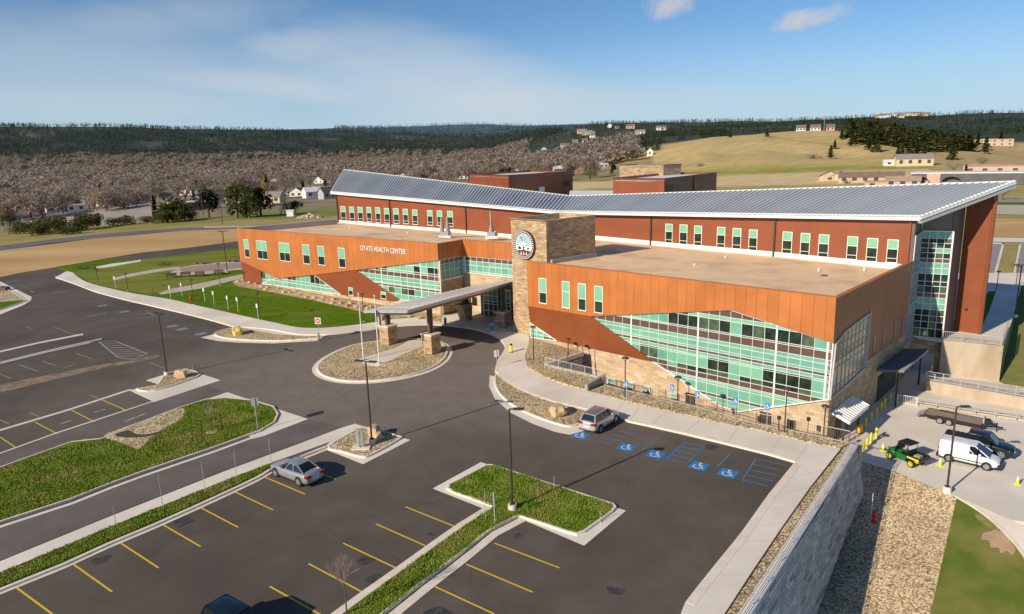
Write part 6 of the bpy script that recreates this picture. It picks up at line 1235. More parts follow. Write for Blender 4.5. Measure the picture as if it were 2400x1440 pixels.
# green utility vehicle
fw_, rw_ = Z(2082, 1074, YZ), Z(2138, 1097, YZ); dd = fw_-rw_; rz_u = math.atan2(dd.y, dd.x); nn = Vector((dd.y, -dd.x, 0)).normalized()
ut = thing('utility_vehicle', 'green and yellow utility vehicle with black roof and dump bed', 'utility vehicle', (fw_+rw_)/2+nn*.62, rz_u)
greenp = paint('green_paint', (.02, .16, .03), 0, .35); yelp = paint('wheel_yellow', (.85, .70, .02), 0, .4)
us = dd.length/2.0
m = LMB(); m.loft([ring(x, hw, zb, zt, ht) for x, zb, zt, hw, ht in ((.45, .45, .75, .62, .6), (.7, .45, .95, .66, .58), (1.15, .42, .95, .62, .5), (1.45, .42, .78, .5, .4), (1.55, .48, .66, .4, .3))]); m.build('hood', greenp, ut, smooth=True)
m = LMB(); m.box(-.55, .5, -.68, .68, .38, .62); m.build('floor', black_m, ut)
m = LMB(); m.box(-.5, .45, -.7, -.62, .4, .9); m.box(-.5, .45, .62, .7, .4, .9); m.build('door', greenp, ut)
m = LMB(); m.box(-.52, -.05, -.58, .58, .62, .85); m.box(-.62, -.5, -.58, .58, .8, 1.3); m.build('seat', black_m, ut)
m = LMB()
for y in (-.64, .64): m.bar((.62, y, .9), (.3, y*.94, 1.86), .06); m.bar((-.6, y, .62), (-.55, y*.94, 1.86), .06); m.bar((.3, y*.94, 1.86), (-.55, y*.94, 1.86), .06)
m.bar((-.58, -.6, 1.3), (-.58, .6, 1.3), .05); m.build('roll_cage', black_m, ut)
m = LMB(); m.loft([[(-.75, -.68, 1.86), (.45, -.66, 1.86), (.45, .66, 1.86), (-.75, .68, 1.86)], [(-.68, -.6, 1.95), (.36, -.58, 1.95), (.36, .58, 1.95), (-.68, .6, 1.95)]]); m.build('roof', black_m, ut)
m = LMB(); m.box(-1.75, -.68, -.7, .7, .72, .78); m.box(-1.75, -.68, -.72, -.66, .78, 1.06); m.box(-1.75, -.68, .66, .72, .78, 1.06); m.box(-.74, -.68, -.66, .66, .78, 1.1); m.box(-1.78, -1.72, -.66, .66, .78, 1.06); m.build('dump_bed', black_m, ut)
m = LMB(); m.box(-1.7, -.62, -.735, -.70, .78, .93); m.box(-1.7, -.62, .70, .735, .78, .93); m.box(-1.5, -.9, -.5, .5, .5, .7); m.build('trim_panel', yelp, ut)
m = LMB(); m.box(-1.4, -.9, -.3, .2, .8, 1.02); m.build('toolbox', galv_m, ut)
m = LMB(); m.box(-1.3, -1.0, .25, .55, .8, 1.0); m.build('jerrycan', yelp, ut)
m = LMB(); m.add([(.62, -.58, .96), (.62, .58, .96), (.34, .55, 1.8), (.34, -.55, 1.8)], [(0, 1, 2, 3)]); m.build('windscreen', cglass, ut)
for x in (-1.0, 1.0):
    for sg in (-1, 1): wheel(ut, x, sg*.62, .33, .28, yelp, sg)
for sg in (-1, 1): m = LMB(); m.box(1.36, 1.5, sg*.34-.1, sg*.34+.1, .72, .8); m.build('headlight', white_m, ut)
# flatbed trailer
ta, tb = Z(2165, 974, YZ+.55), Z(2300, 1001, YZ+.55); dd = tb-ta; dd.z = 0; rz_t = math.atan2(dd.y, dd.x); nn = Vector((-dd.y, dd.x, 0)).normalized(); tl = dd.length
base = (ta+tb)/2+nn*1.05; base.z = YZ
tr = thing('flatbed_trailer', 'flatbed trailer with worn brown deck at the back of the yard', 'trailer', base, rz_t)
deckm = M_brick('deck_planks', [(.26, .19, .14), (.34, .26, .2), (.3, .22, .17), (.37, .29, .22)], (.1, .08, .06), 8, .2, .02)
deckm = M_('deck_boards', (.25, .18, .13), .9, (.38, .29, .22), 1.2, 6, stretch=(.6, 7, 1))
h = tl/2
m = LMB(); m.box(-h, h, -1.02, 1.02, .62, .68); m.build('deck', deckm, tr)
m = LMB(); 
for y in (-1.06, 1.06): m.box(-h, h, y-.04, y+.04, .48, .72)
m.box(-h-.03, -h+.03, -1.02, 1.02, .48, .7); m.box(h-.04, h+.04, -1.02, 1.02, .48, .78)
for x in [-h+.8*k for k in range(1, int(2*h/.8))]: m.box(x-.04, x+.04, -1, 1, .48, .61)
m.build('frame', black_m, tr)
m = LMB(); m.bar((h, -.9, .55), (h+1.3, 0, .5), .1); m.bar((h, .9, .55), (h+1.3, 0, .5), .1); m.bar((h+1.2, 0, .5), (h+1.6, 0, .5), .1); m.tube((h+1.1, .0, 0), (h+1.1, 0, .9), .05); m.build('tongue', black_m, tr)
m = LMB(); m.tube((h+.35, -.3, .82), (h+.35, .3, .82), .28, .28, 14); m.build('winch_spool', black_m, tr); m = LMB(); m.box(h+.0, h+.12, -.5, .5, .7, 1.2); m.build('winch_frame', galv_m, tr)
m = LMB(); m.add([(-h-.0, -.95, .66), (-h-.75, -.95, .3), (-h-.75, .95, .3), (-h, .95, .66)], [(0, 1, 2, 3)]); m.build('ramp', galv_m, tr)
for x in (-h*.42, -h*.42+.78):
    for sg in (-1, 1): wheel(tr, x, sg*1.0, .33, .22, galv_m, sg)
m = LMB()
for sg in (-1, 1): m.box(-h*.42-.42, -h*.42+1.2, sg*1.0-.13, sg*1.0+.13, .70, .75)
m.build('fender', black_m, tr)
# ================================================================== PLANTS
bark = bark_m
def leafmat(name, c, c2): 
    m = M_(name, c, .9, c2, .9, 3, spec=.1); nt = m.node_tree; N = nt.nodes; b = N['Principled BSDF']; out = N['Material Output']
    tr = N.new('ShaderNodeBsdfTranslucent'); ms_ = N.new('ShaderNodeMixShader'); ms_.inputs[0].default_value = .38
    nt.links.new(b.inputs['Base Color'].links[0].from_socket, tr.inputs[0]); nt.links.new(b.outputs[0], ms_.inputs[1]); nt.links.new(tr.outputs[0], ms_.inputs[2]); nt.links.new(ms_.outputs[0], out.inputs['Surface']); return m
twig_far = leafmat('bare_twigs', (.34, .27, .205), (.46, .37, .285)); twig_gold = leafmat('ochre_twigs', (.5, .33, .10), (.6, .42, .17)); twig_grey = leafmat('grey_twigs', (.34, .27, .23), (.48, .39, .33))
pine_l = leafmat('pine_needles', (.045, .065, .025), (.095, .12, .05)); pine_w = leafmat('pale_olive_needles', (.075, .095, .025), (.15, .165, .05)); fir_b = leafmat('blue_spruce_needles', (.05, .075, .05), (.1, .13, .09)); dark_l = leafmat('dark_conifer', (.02, .03, .015), (.045, .055, .025))
bush_l = leafmat('bush_leaves', (.075, .08, .02), (.15, .15, .045))
def tufts(mb, rr, n, fn, size, flat=.6, thin=.0):
    """n small leaf faces scattered by fn -> (point, scale)"""
    for _ in range(n):
        p, k = fn(rr); p = Vector(p); a = rr.uniform(0, 6.283); b = rr.uniform(-flat, flat); s = size*k*rr.uniform(.6, 1.3)
        u = Vector((math.cos(a)*math.cos(b), math.sin(a)*math.cos(b), math.sin(b))); w = Vector((-math.sin(a), math.cos(a), rr.uniform(-.8, .8))).normalized()
        if thin: mb.add([p, p+u*s, p+u*s*.8+w*s*thin], [(0, 1, 2)])
        else: mb.add([p-u*s*.5-w*s*.35, p+u*s*.5-w*s*.25, p+u*s*.4+w*s*.4, p-u*s*.4+w*s*.3], [(0, 1, 2, 3)])
def clumped(rr, clumps):
    c, r = clumps[rr.randrange(len(clumps))]
    while True:
        q = Vector((rr.uniform(-1, 1), rr.uniform(-1, 1), rr.uniform(-1, 1)))
        if .25 < q.length < 1: break
    return c + Vector((q.x*r, q.y*r, q.z*r*.85)), 1
def tree_proto(kind, seed, leaf, nleaf, h, w, label=None, cat='tree'):
    rr = random.Random(seed); t = thing({'bare': 'bare_tree', 'pine': 'pine_tree', 'round': 'evergreen_tree', 'bush': 'shrub'}[kind], label or '', cat)
    tk = MB(); cr = MB()
    if kind == 'bare':
        tk.tube((0, 0, -.3), (0, 0, h*.35), w*.035, w*.022, 5); ends = []
        for i in range(7):
            a = i*2.4+rr.uniform(0, 1); z0 = h*rr.uniform(.22, .45); L_ = h*rr.uniform(.3, .5); e_ = Vector((math.cos(a)*w*.3*rr.uniform(.5, 1), math.sin(a)*w*.3*rr.uniform(.5, 1), z0+L_)); tk.tube((0, 0, z0), e_, w*.014, w*.006, 4, False); ends.append(e_)
        clumps = [(e_+Vector((rr.uniform(-.1, .1)*w, rr.uniform(-.1, .1)*w, rr.uniform(-.1, .12)*h)), w*rr.uniform(.12, .24)) for e_ in ends for _ in range(2)]
        tufts(cr, rr, nleaf, lambda r_: clumped(r_, clumps), h*.15, 1.2, .22)
    elif kind == 'pine':
        tk.tube((0, 0, -.3), (0, 0, h*.9), w*.05, w*.01, 5)
        def fn(r_):
            z = r_.random()**.8; rad_ = w*.5*((1-z)**.7 if w >= h else 1-z)*(.55+.45*math.sin(z*34+seed)) + .03*w; a = r_.uniform(0, 6.283); q = r_.uniform(.4, 1); return (rad_*q*math.cos(a), rad_*q*math.sin(a), h*(.1+.9*z)-rad_*q*.25), 1-.5*z
        tufts(cr, rr, nleaf, fn, w*.26, .5)
    elif kind == 'round':
        tk.tube((0, 0, -.3), (0, 0, h*.6), w*.05, w*.02, 6)
        clumps = []
        for i in range(16):
            z = rr.uniform(.2, .9); rd_ = w*.36*math.sin(math.pi*min(1, (z*.85+.18)))*rr.uniform(.5, 1.05); a = rr.uniform(0, 6.283); clumps.append((Vector((rd_*math.cos(a), rd_*math.sin(a), h*z)), w*rr.uniform(.14, .24)))
        for c, r in clumps[:8]: tk.tube((0, 0, c.z*.6), c, w*.015, w*.006, 4, False)
        tufts(cr, rr, nleaf, lambda r_: clumped(r_, clumps), w*.085, 1.0)
    else:
        clumps = [(Vector((rr.uniform(-.4, .4)*w, rr.uniform(-.4, .4)*w, h*rr.uniform(.25, .75))), w*rr.uniform(.16, .3)) for _ in range(9)]
        for c, r in clumps[:5]: tk.tube((0, 0, 0), c, .05, .02, 4, False)
        tufts(cr, rr, nleaf, lambda r_: clumped(r_, clumps), w*.07, 1.0)
    tk.local = cr.local = True
    tk.build('trunk' if kind != 'bush' else 'stems', bark, t); cr.build('crown', leaf, t)
    return t
def trees(kind, protos, spots, label, group):
    """spots: (x, y, scale, widthscale, rot); the first uses the prototypes themselves"""
    snaps = [snapshot(p) for p in protos]; used = set()
    for i, (x, y, s, wsc, rot) in enumerate(spots):
        k = i % len(protos); lab = label[i] if isinstance(label, list) else label
        if k not in used:
            used.add(k); o = protos[k]; o.location = (x, y, H(x, y)-.2); o.scale = (s*wsc, s*wsc, s); o.rotation_euler.z = rot; o['label'] = lab
            if group: o['group'] = group
        else: dup(snaps[k], (x, y, H(x, y)-.2), rot, lab, group, (s*wsc, s*wsc, s))
# bare valley trees: the nearest as individuals, the far ones one wood
spots_ = [(395, 430, 720), (425, 400, 900), (440, 425, 850), (500, 412, 780), (548, 455, 560), (572, 452, 640), (645, 455, 520), (675, 425, 700), (700, 430, 640), (742, 440, 600), (770, 452, 540), (735, 455, 590), (330, 410, 1000), (112, 440, 900), (290, 405, 1100), (60, 450, 850), (520, 452, 600), (480, 425, 750)]
HS = [(q[0], q[2]) for q in spots_] + [(262, 700), (148, 640), (215, 760), (447, 470)]
ra_ = random.Random(11); near = []; far = []
def keepout(x, y): return False
while len(near) < 270:
    u = ra_.uniform(-160, 1420); r = 470+900*ra_.random()**1.25
    if u > 1150: r = ra_.uniform(620, 1500)
    if 760 < u < 1300 and r < 560: continue
    x, y = UR(u, r)
    if vnoise(x, y, .018)+.35 < 0: continue
    if any(abs(u-hu) < 15/hr*FPX and hr-75 < r < hr+12 for hu, hr in HS): continue
    near.append((x, y, r, u))
near.sort(key=lambda q: q[2])
pb = [tree_proto('bare', 100+i, (twig_far, twig_grey, twig_far, twig_grey, twig_far)[i], 620, 13, 14) for i in range(5)]
trees('bare', pb, [(x, y, ra_.uniform(.95, 1.6), ra_.uniform(1.0, 1.35), ra_.uniform(0, 6)) for x, y, r, u in near], 'leafless brown tree among the houses of the valley', 'bare trees in the valley neighbourhood')
pg = [tree_proto('bare', 140+i, twig_gold, 520, 11, 12) for i in range(2)]
trees('bare', pg, [(*UR(u, r), s, 1.2, 1) for u, r, s in ((578, 690, 1.15), (602, 700, 1.3), (625, 720, 1.0))], ['ochre leafless tree left of the steep green conifer', 'largest ochre leafless tree in the valley', 'ochre leafless tree beside the dark conifer'], None)
def np_merge(name, mat, protos, spots, label):
    V_, F_, n0 = [], [], 0
    arr = [(np.array(m.v, dtype=np.float32), np.array([f for f in m.f if len(f) == k], dtype=np.int32)) for m, k in protos]
    for i, (x, y, z, s, ws, rot) in enumerate(spots):
        v, f = arr[i % len(arr)]; c, sn = math.cos(rot)*s*ws, math.sin(rot)*s*ws
        q = np.empty_like(v); q[:, 0] = v[:, 0]*c-v[:, 1]*sn+x; q[:, 1] = v[:, 0]*sn+v[:, 1]*c+y; q[:, 2] = v[:, 2]*s+z; V_.append(q); F_.append(f+n0); n0 += len(v)
    V_ = np.concatenate(V_); F_ = np.concatenate(F_); k = F_.shape[1]
    me = bpy.data.meshes.new(name); me.vertices.add(len(V_)); me.vertices.foreach_set('co', V_.ravel()); me.loops.add(F_.size); me.loops.foreach_set('vertex_index', F_.ravel()); me.polygons.add(len(F_)); me.polygons.foreach_set('loop_start', np.arange(0, F_.size, k, dtype=np.int32)); me.polygons.foreach_set('loop_total', np.full(len(F_), k, dtype=np.int32)); me.update(); me.validate()
    o = bpy.data.objects.new(name, me); COL.objects.link(o); me.materials.append(mat); return tag(o, label, None, None, 'stuff')
def tuft_mb(kind, seed, n, h, w):
    rr = random.Random(seed); m = MB()
    if kind == 'bare':
        cl_ = [(Vector((rr.uniform(-.3, .3)*w, rr.uniform(-.3, .3)*w, h*rr.uniform(.45, .85))), w*rr.uniform(.16, .28)) for _ in range(7)]
        tufts(m, rr, n, lambda r_: clumped(r_, cl_), h*.24, 1.1, .6); return m, 3
    def fn(r_):
        z = r_.random()**.8; rd_ = w*.5*(1-z)**.8; a = r_.uniform(0, 6.283); q = r_.uniform(.3, 1); return (rd_*q*math.cos(a), rd_*q*math.sin(a), h*(.05+.95*z)), 1-.4*z
    tufts(m, rr, n, fn, w*.42, .6); return m, 4
fb = []
for _ in range(3000):
    u = ra_.uniform(-260, 1500); r = 1150+1750*ra_.random()**.85
    if u > 1250: r = ra_.uniform(1000, 1750)
    x, y = UR(u, r); fb.append((x, y, H(x, y), ra_.uniform(1.4, 2.2), ra_.uniform(1.0, 1.35), ra_.uniform(0, 6)))
np_merge('bare_woodland', twig_far, [tuft_mb('bare', 300+i, 90, 11, 12) for i in range(5)], fb[:2000], 'mass of leafless brown trees filling the far valley')
np_merge('bare_woodland', twig_grey, [tuft_mb('bare', 320+i, 90, 11, 12) for i in range(5)], fb[2000:], 'greyer leafless trees mixed through the far valley')
rv_ = random.Random(31); vp = []
while len(vp) < 95:
    u = rv_.uniform(-80, 1450); r = rv_.uniform(620, 1900); x, y = UR(u, r)
    if any(abs(u-hu) < 12/hr*FPX and hr-60 < r < hr+12 for hu, hr in HS): continue
    vp.append((x, y, rv_.uniform(.7, 1.35), rv_.uniform(.9, 1.3), rv_.uniform(0, 6)))
pvp = [tree_proto('pine', 700+i, (pine_w, dark_l, fir_b)[i], 240, 13, 8) for i in range(3)]
trees('pine', pvp, vp, 'dark conifer standing among the bare trees of the valley', 'conifers scattered through the valley')
olive_t = leafmat('budding_twigs', (.22, .22, .11), (.32, .30, .16)); po = [tree_proto('bare', 720+i, olive_t, 620, 14, 15) for i in range(2)]
trees('bare', po, [(*UR(rv_.uniform(-60, 1400), rv_.uniform(560, 1500)), rv_.uniform(.8, 1.3), 1.1, rv_.uniform(0, 6)) for _ in range(48)], 'olive budding tree among the bare trees of the valley', 'budding trees in the valley')
# pine forest on the hills
def forest(n, fu, fr, seed, name, mat, label, ok=lambda x, y, u, r: True, s0=.9, s1=1.5, nt_=14):
    rr = random.Random(seed); sp = []
    while len(sp) < n:
        u = rr.uniform(*fu); r = fr(rr, u); x, y = UR(u, r)
        if ok(x, y, u, r): sp.append((x, y, H(x, y)-.5, rr.uniform(s0, s1), rr.uniform(.8, 1.3), rr.uniform(0, 6)))
    return np_merge(name, mat, [tuft_mb('pine', seed*7+i, nt_, 15, 9) for i in range(6)], sp, label)
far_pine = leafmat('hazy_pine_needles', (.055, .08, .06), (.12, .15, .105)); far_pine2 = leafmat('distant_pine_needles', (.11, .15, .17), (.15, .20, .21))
clr = lambda x, y: vnoise(x, y, .0085)+.5*vnoise(x, y, .021) > -.55
forest(9000, (-300, 1330), lambda q, u: 2720+1600*q.random()**1.1, 5, 'pine_forest', far_pine, 'dark pine forest covering the long left ridge', lambda x, y, u, r: clr(x, y), .95, 1.6, 14)
forest(1500, (-300, 1250), lambda q, u: 1500+1350*q.random(), 6, 'pine_forest', far_pine, 'pines scattered through the foot of the left ridge', lambda x, y, u, r: vnoise(x, y, .006) > .25, .8, 1.4, 14)
forest(4200, (1230, 2700), lambda q, u: 1750+1300*q.random(), 7, 'pine_forest', pine_l, 'pine forest on the right hand ridges', lambda x, y, u, r: (clr(x, y) if u > 1650 or r > 1900 else vnoise(x, y, .009) > -.2), .6, 1.0, 14)
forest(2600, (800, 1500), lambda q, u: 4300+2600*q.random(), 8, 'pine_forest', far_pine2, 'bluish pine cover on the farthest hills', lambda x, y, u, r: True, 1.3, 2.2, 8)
forest(620, (1230, 1720), lambda q, u: 1150+650*q.random(), 9, 'pine_forest', pine_l, 'pines on the slopes behind the white apartment house', lambda x, y, u, r: vnoise(x, y, .011) > -.1 and (u < 1560 or r > 1500), .65, 1.05, 20)
# the pine grove on the right of the grassy hill, tree by tree
rg = random.Random(21); gs_ = []
while len(gs_) < 150:
    t_ = rg.random(); u = 2010+260*t_; v0 = 300+45*t_; r = rg.uniform(925, 1230); v_ = 0
    x, y = UR(u+rg.uniform(-16, 16), r)
    pu, pv = pj((x, y, H(x, y)))
    if pv > 350+24*t_ or pv < 296: continue
    gs_.append((x, y, rg.uniform(1.1, 1.75), rg.uniform(1.0, 1.35), rg.uniform(0, 6)))
pine_o = leafmat('olive_pine_needles', (.13, .14, .05), (.22, .21, .08)); pp = [tree_proto('pine', 400+i, (pine_w, pine_o, pine_l, pine_o)[i], 420, 11, 12) for i in range(4)]
trees('pine', pp, gs_, 'dark pine in the dense grove on the grassy hill', 'pines of the hillside grove')
sing = [(1797, 321, .8), (1972, 328, 1.0), (1994, 344, .9), (2006, 322, .8), (1956, 350, .7), (1946, 373, .9), (2054, 358, 1.2), (2035, 352, .9), (2104, 372, .9), (2114, 366, .9), (2147, 370, 1.2), (2165, 372, 1.0), (2232, 376, 1.0), (2290, 346, 1.4), (2309, 362, 1.2), (2162, 356, .7), (2345, 330, 1.2), (1712, 324, .8), (2130, 366, 1.0), (2060, 340, 1.0)]
def hill_hit(u, v, r0=150, r1=4500):   # first point of the terrain on a sight line
    d = ray(u, v); o = Vector((0, 0, CAMH)); k = math.hypot(d.x, d.y); r = r0
    while r < r1:
        P = o+d*(r/k)
        if H(P.x, P.y) >= P.z: return P.x, P.y
        r += 4
    return UR(u, 1000)
pp2 = [tree_proto('pine', 420+i, (pine_w, pine_l, pine_w)[i], 300, 11, 8) for i in range(3)]
trees('pine', pp2, [(*hill_hit(u, v), s*1.25, 1.1, i*1.3) for i, (u, v, s) in enumerate(sing)], ['lone pine at the left shoulder of the grassy hill', 'lone pine high on the slope left of the grove', 'lone pine halfway down the slope left of the grove', 'lone pine at the top edge of the grove', 'lone pine low on the middle of the grassy hill', 'lone pine at the foot of the grassy hill', 'large pine at the lower left of the grove', 'pine just left of the large lower pine', 'pine above the yellow farmhouse, leftmost', 'pine above the yellow farmhouse, second from left', 'largest pine above the yellow farmhouse', 'pine right of the yellow farmhouse', 'pine beside the bare tree left of the strip mall', 'tall pine by the bare trees on the right slope', 'pine at the right end of the grassy slope', 'small pine under the right end of the grove', 'pine by the tan houses on the right hill', 'pine at the far left foot of the grassy hill', 'pine between the two pairs above the farmhouse', 'small pine at the left edge of the grove'], None)
# mid-ground evergreens beyond the verge on the left
ev = [('round', 490, 510, 12, 12, dark_l, 'broad dark evergreen behind the perimeter road, left of the gap'), ('round', 557, 512, 13, 13, pine_w, 'tall olive evergreen in the clump right of the gap'), ('round', 585, 512, 12.5, 12, pine_w, 'middle olive evergreen of the clump right of the gap'), ('round', 612, 508, 12, 11, dark_l, 'dark evergreen at the right end of the clump'), ('round', 422, 518, 9, 12, bush_l, 'round bushy evergreen near the brick building'), ('round', 392, 522, 6.5, 10, bush_l, 'low wide evergreen left of the round bushy one'), ('bush', 683, 502, 6, 8, dark_l, 'dark bush with a white box in front'), ('pine', 363, 495, 11, 6, dark_l, 'slim dark conifer left of the brick building'), ('pine', 627, 455, 20, 9, dark_l, 'steep dark green conifer in the valley'), ('pine', 668, 440, 16, 8, dark_l, 'dark conifer between the white houses'), ('pine', 712, 455, 13, 8, dark_l, 'dark conifer left of the butterfly roof'), ('pine', 478, 452, 17, 9, dark_l, 'dark conifer behind the brick building'), ('pine', 538, 460, 15, 10, pine_w, 'green conifer above the evergreen clump')]
for i, (k, u, v, h_, w_, mt, lab) in enumerate(ev):
    x, y = hill_hit(u, v); s = math.hypot(x, y)/430 if k != 'x' else 1
    o = tree_proto(k, 500+i, mt, 900 if k != 'pine' else 500, h_*(1 if s < 1.2 else 1), w_, lab); o.location = (x, y, H(x, y)-.3)
bu = [(40, 545, 4, 9), (60, 548, 5, 8), (85, 545, 6, 9), (110, 548, 5, 9), (135, 540, 6, 8), (150, 545, 5, 8), (185, 540, 5, 8), (205, 538, 7, 8), (220, 535, 6, 7), (95, 553, 4, 9), (265, 530, 3.5, 8), (310, 527, 4, 8), (345, 522, 3, 7), (385, 524, 5, 9), (410, 522, 5.5, 9), (445, 520, 4.5, 7), (160, 552, 3, 8), (30, 520, 5, 12)]
pbu = [tree_proto('bush', 600+i, (bush_l, pine_w, bush_l)[i], 700, 5, 8, 'olive green scrub bush along the dry verge') for i in range(3)]
trees('bush', pbu, [(*hill_hit(u, v), h_/5, w_/8*5/h_, i) for i, (u, v, h_, w_) in enumerate(bu)], 'olive green scrub bush along the dry verge', 'scrub bushes along the verge')
o = [p for p in pbu]
def rp(u, v, h_, w_, k, lab, mt, n=420):
    x, y = hill_hit(u, v); o = tree_proto(k, int(u), mt, n, h_, w_, lab); o.location = (x, y, H(x, y)-.2)
rp(2300, 398, 9, 10, 'bare', 'large bare tree behind the strip mall', twig_far); rp(2235, 405, 6, 11, 'bare', 'wide bare tree left of the strip mall', twig_far); rp(2050, 425, 6, 9, 'bare', 'bare tree in front of the long tan house', twig_far); rp(2090, 425, 5, 8, 'bare', 'bare tree at the right end of the long tan house', twig_grey); rp(2262, 418, 8, 5, 'pine', 'pale spruce in front of the strip mall', fir_b); rp(2350, 470, 5, 8, 'bare', 'bare tree beyond the butterfly roof tip', twig_far); rp(2018, 428, 3, 7, 'bush', 'green bush behind the butterfly roof', pine_w); rp(1990, 430, 2.5, 7, 'bush', 'dark green bush behind the butterfly roof', dark_l); rp(1440, 398, 6, 8, 'pine', 'dark conifer right of the red pavilion', dark_l); rp(1640, 392, 4, 8, 'bush', 'brown bush at the foot of the grassy hill', twig_grey); rp(1910, 372, 3, 12, 'bush', 'wide brown thicket at the foot of the hill', twig_grey)
# staked saplings in the car park
def sapling(P, hgt, lab, stakes=True):
    rr = random.Random(int(P.x*10)); t = thing('sapling', lab, 'young tree', P); m = LMB(); m.tube((0, 0, -.1), (0, 0, hgt*.5), .05, .035, 6); m.build('trunk', bark_m, t); m = LMB()
    def br(p, d, l, r, n):
        q = p+d*l; m.tube(p, q, r, r*.6, 4, False)
        if n: 
            for _ in range(3): br(p+d*l*rr.uniform(.5, 1), (d+Vector((rr.uniform(-.7, .7), rr.uniform(-.7, .7), rr.uniform(-.1, .5)))).normalized(), l*.68, r*.6, n-1)
    for i in range(6): br(Vector((0, 0, hgt*rr.uniform(.3, .52))), Vector((rr.uniform(-.6, .6), rr.uniform(-.6, .6), 1)).normalized(), hgt*.22, .016, 3)
    m.build('branches', M_('sapling_twigs', (.30, .20, .15), .9, (.4, .28, .22), 5) if 'sapling_twigs' not in bpy.data.materials else bpy.data.materials['sapling_twigs'], t)
    if stakes:
        for dx, dy in ((-.9, 0), (.9, .1)): m = LMB(); m.tube((dx, dy, -.1), (dx, dy, 1.1), .04); m.bar((dx, dy, 1.0), (0, 0, 1.3), .025); m.build('stake', steel_m, t)
        m = LMB(); m.tube((0, 0, 0), (0, 0, .04), .55, .5, 16); m.build('mulch_ring', soil_m, t)
sapling(L(497, 1012, .13), 3.2, 'staked leafless sapling in the triangular grass island'); sapling(L(813, 1440, .1), 4.0, 'leafless sapling in the grass strip at the bottom edge', False)
sapling(L(360, 690, .13), 2.6, 'leafless sapling on the lawn by the ring path', False); sapling(L(268, 668, .13), 2.4, 'leafless sapling at the far left of the lawn', False); sapling(Z(2370, 625, .1), 2.8, 'sapling in the strip between the far parking lots', False); sapling(L(522, 575, .1), 5.5, 'thin leafless tree by the upper drive', False)
for i, (u, v) in enumerate(((192, 632), (200, 633), (208, 631), (216, 633), (224, 632), (385, 622), (372, 625), (396, 623))):
    o = tree_proto('bush', 640+i, bush_l if i != 3 else twig_far, 160, .9, 1.3, 'small ornamental shrub beside the garden paths', 'shrub'); o['group'] = 'ornamental shrubs by the garden paths'; o.location = L(u, v, .14)
# grass blades of the rough islands and the lawn
def blades(name, px, n, h_, mat, label, seed, dz=.13, wd_=.035):
    rr = np.random.default_rng(seed); P = [L(u, v) for u, v in px]; xs = np.array([p.x for p in P]); ys = np.array([p.y for p in P])
    pts = []
    while len(pts) < n:
        x = rr.uniform(xs.min(), xs.max(), 4*n); y = rr.uniform(ys.min(), ys.max(), 4*n); ins = np.zeros(len(x), bool); j = len(xs)-1
        for i in range(len(xs)):
            c = ((ys[i] > y) != (ys[j] > y)) & (x < (xs[j]-xs[i])*(y-ys[i])/(ys[j]-ys[i]+1e-12)+xs[i]); ins ^= c; j = i
        pts += list(zip(x[ins], y[ins]))
    pts = np.array(pts[:n]); x, y = pts[:, 0], pts[:, 1]; z = SX*x+SY*(y-50)+dz; a = rr.uniform(0, 6.283, n); hh = h_*rr.uniform(.5, 1.4, n)*(1+.5*np.sin(x*1.7)*np.cos(y*1.3)); lx, ly = rr.normal(0, .5, n)*hh, rr.normal(0, .5, n)*hh
    V_ = np.empty((n, 3, 3), np.float32); V_[:, 0] = np.stack([x-np.cos(a)*wd_, y-np.sin(a)*wd_, z], 1); V_[:, 1] = np.stack([x+np.cos(a)*wd_, y+np.sin(a)*wd_, z], 1); V_[:, 2] = np.stack([x+lx, y+ly, z+hh], 1)
    me = bpy.data.meshes.new(name); me.vertices.add(3*n); me.vertices.foreach_set('co', V_.ravel()); me.loops.add(3*n); me.loops.foreach_set('vertex_index', np.arange(3*n, dtype=np.int32)); me.polygons.add(n); me.polygons.foreach_set('loop_start', np.arange(0, 3*n, 3, dtype=np.int32)); me.polygons.foreach_set('loop_total', np.full(n, 3, np.int32)); me.update()
    o = bpy.data.objects.new(name, me); COL.objects.link(o); me.materials.append(mat); return tag(o, label, None, None, 'stuff')
gb_ = M_('grass_blades', (.155, .25, .02), .9, (.27, .34, .05), .6, 5, c3=(.36, .32, .10), s3=.3, spec=.05)
Tg = [(1155, 1094), (1438, 1186), (1434, 1204), (1352, 1254), (1216, 1213), (1150, 1247), (1076, 1307), (990, 1372), (905, 1440), (880, 1475), (775, 1475), (820, 1438), (945, 1340), (1015, 1289), (1085, 1240), (1157, 1192), (1062, 1157), (1052, 1140)]
blades('grass', Tg, 30000, .10, gb_, 'rough green grass of the T shaped island', 1)
blades('grass', [(0, 1102), (117, 1059), (240, 1032), (290, 1044), (322, 1058), (360, 1028), (432, 985), (436, 955), (483, 941), (593, 943), (648, 965), (640, 992), (500, 1050), (333, 1107), (167, 1171), (0, 1224), (-200, 1300), (-200, 1180)], 48000, .10, gb_, 'rough green grass of the triangular island', 2)
blades('grass', strip, 13000, .09, gb_, 'rough green grass of the thin strip', 3)
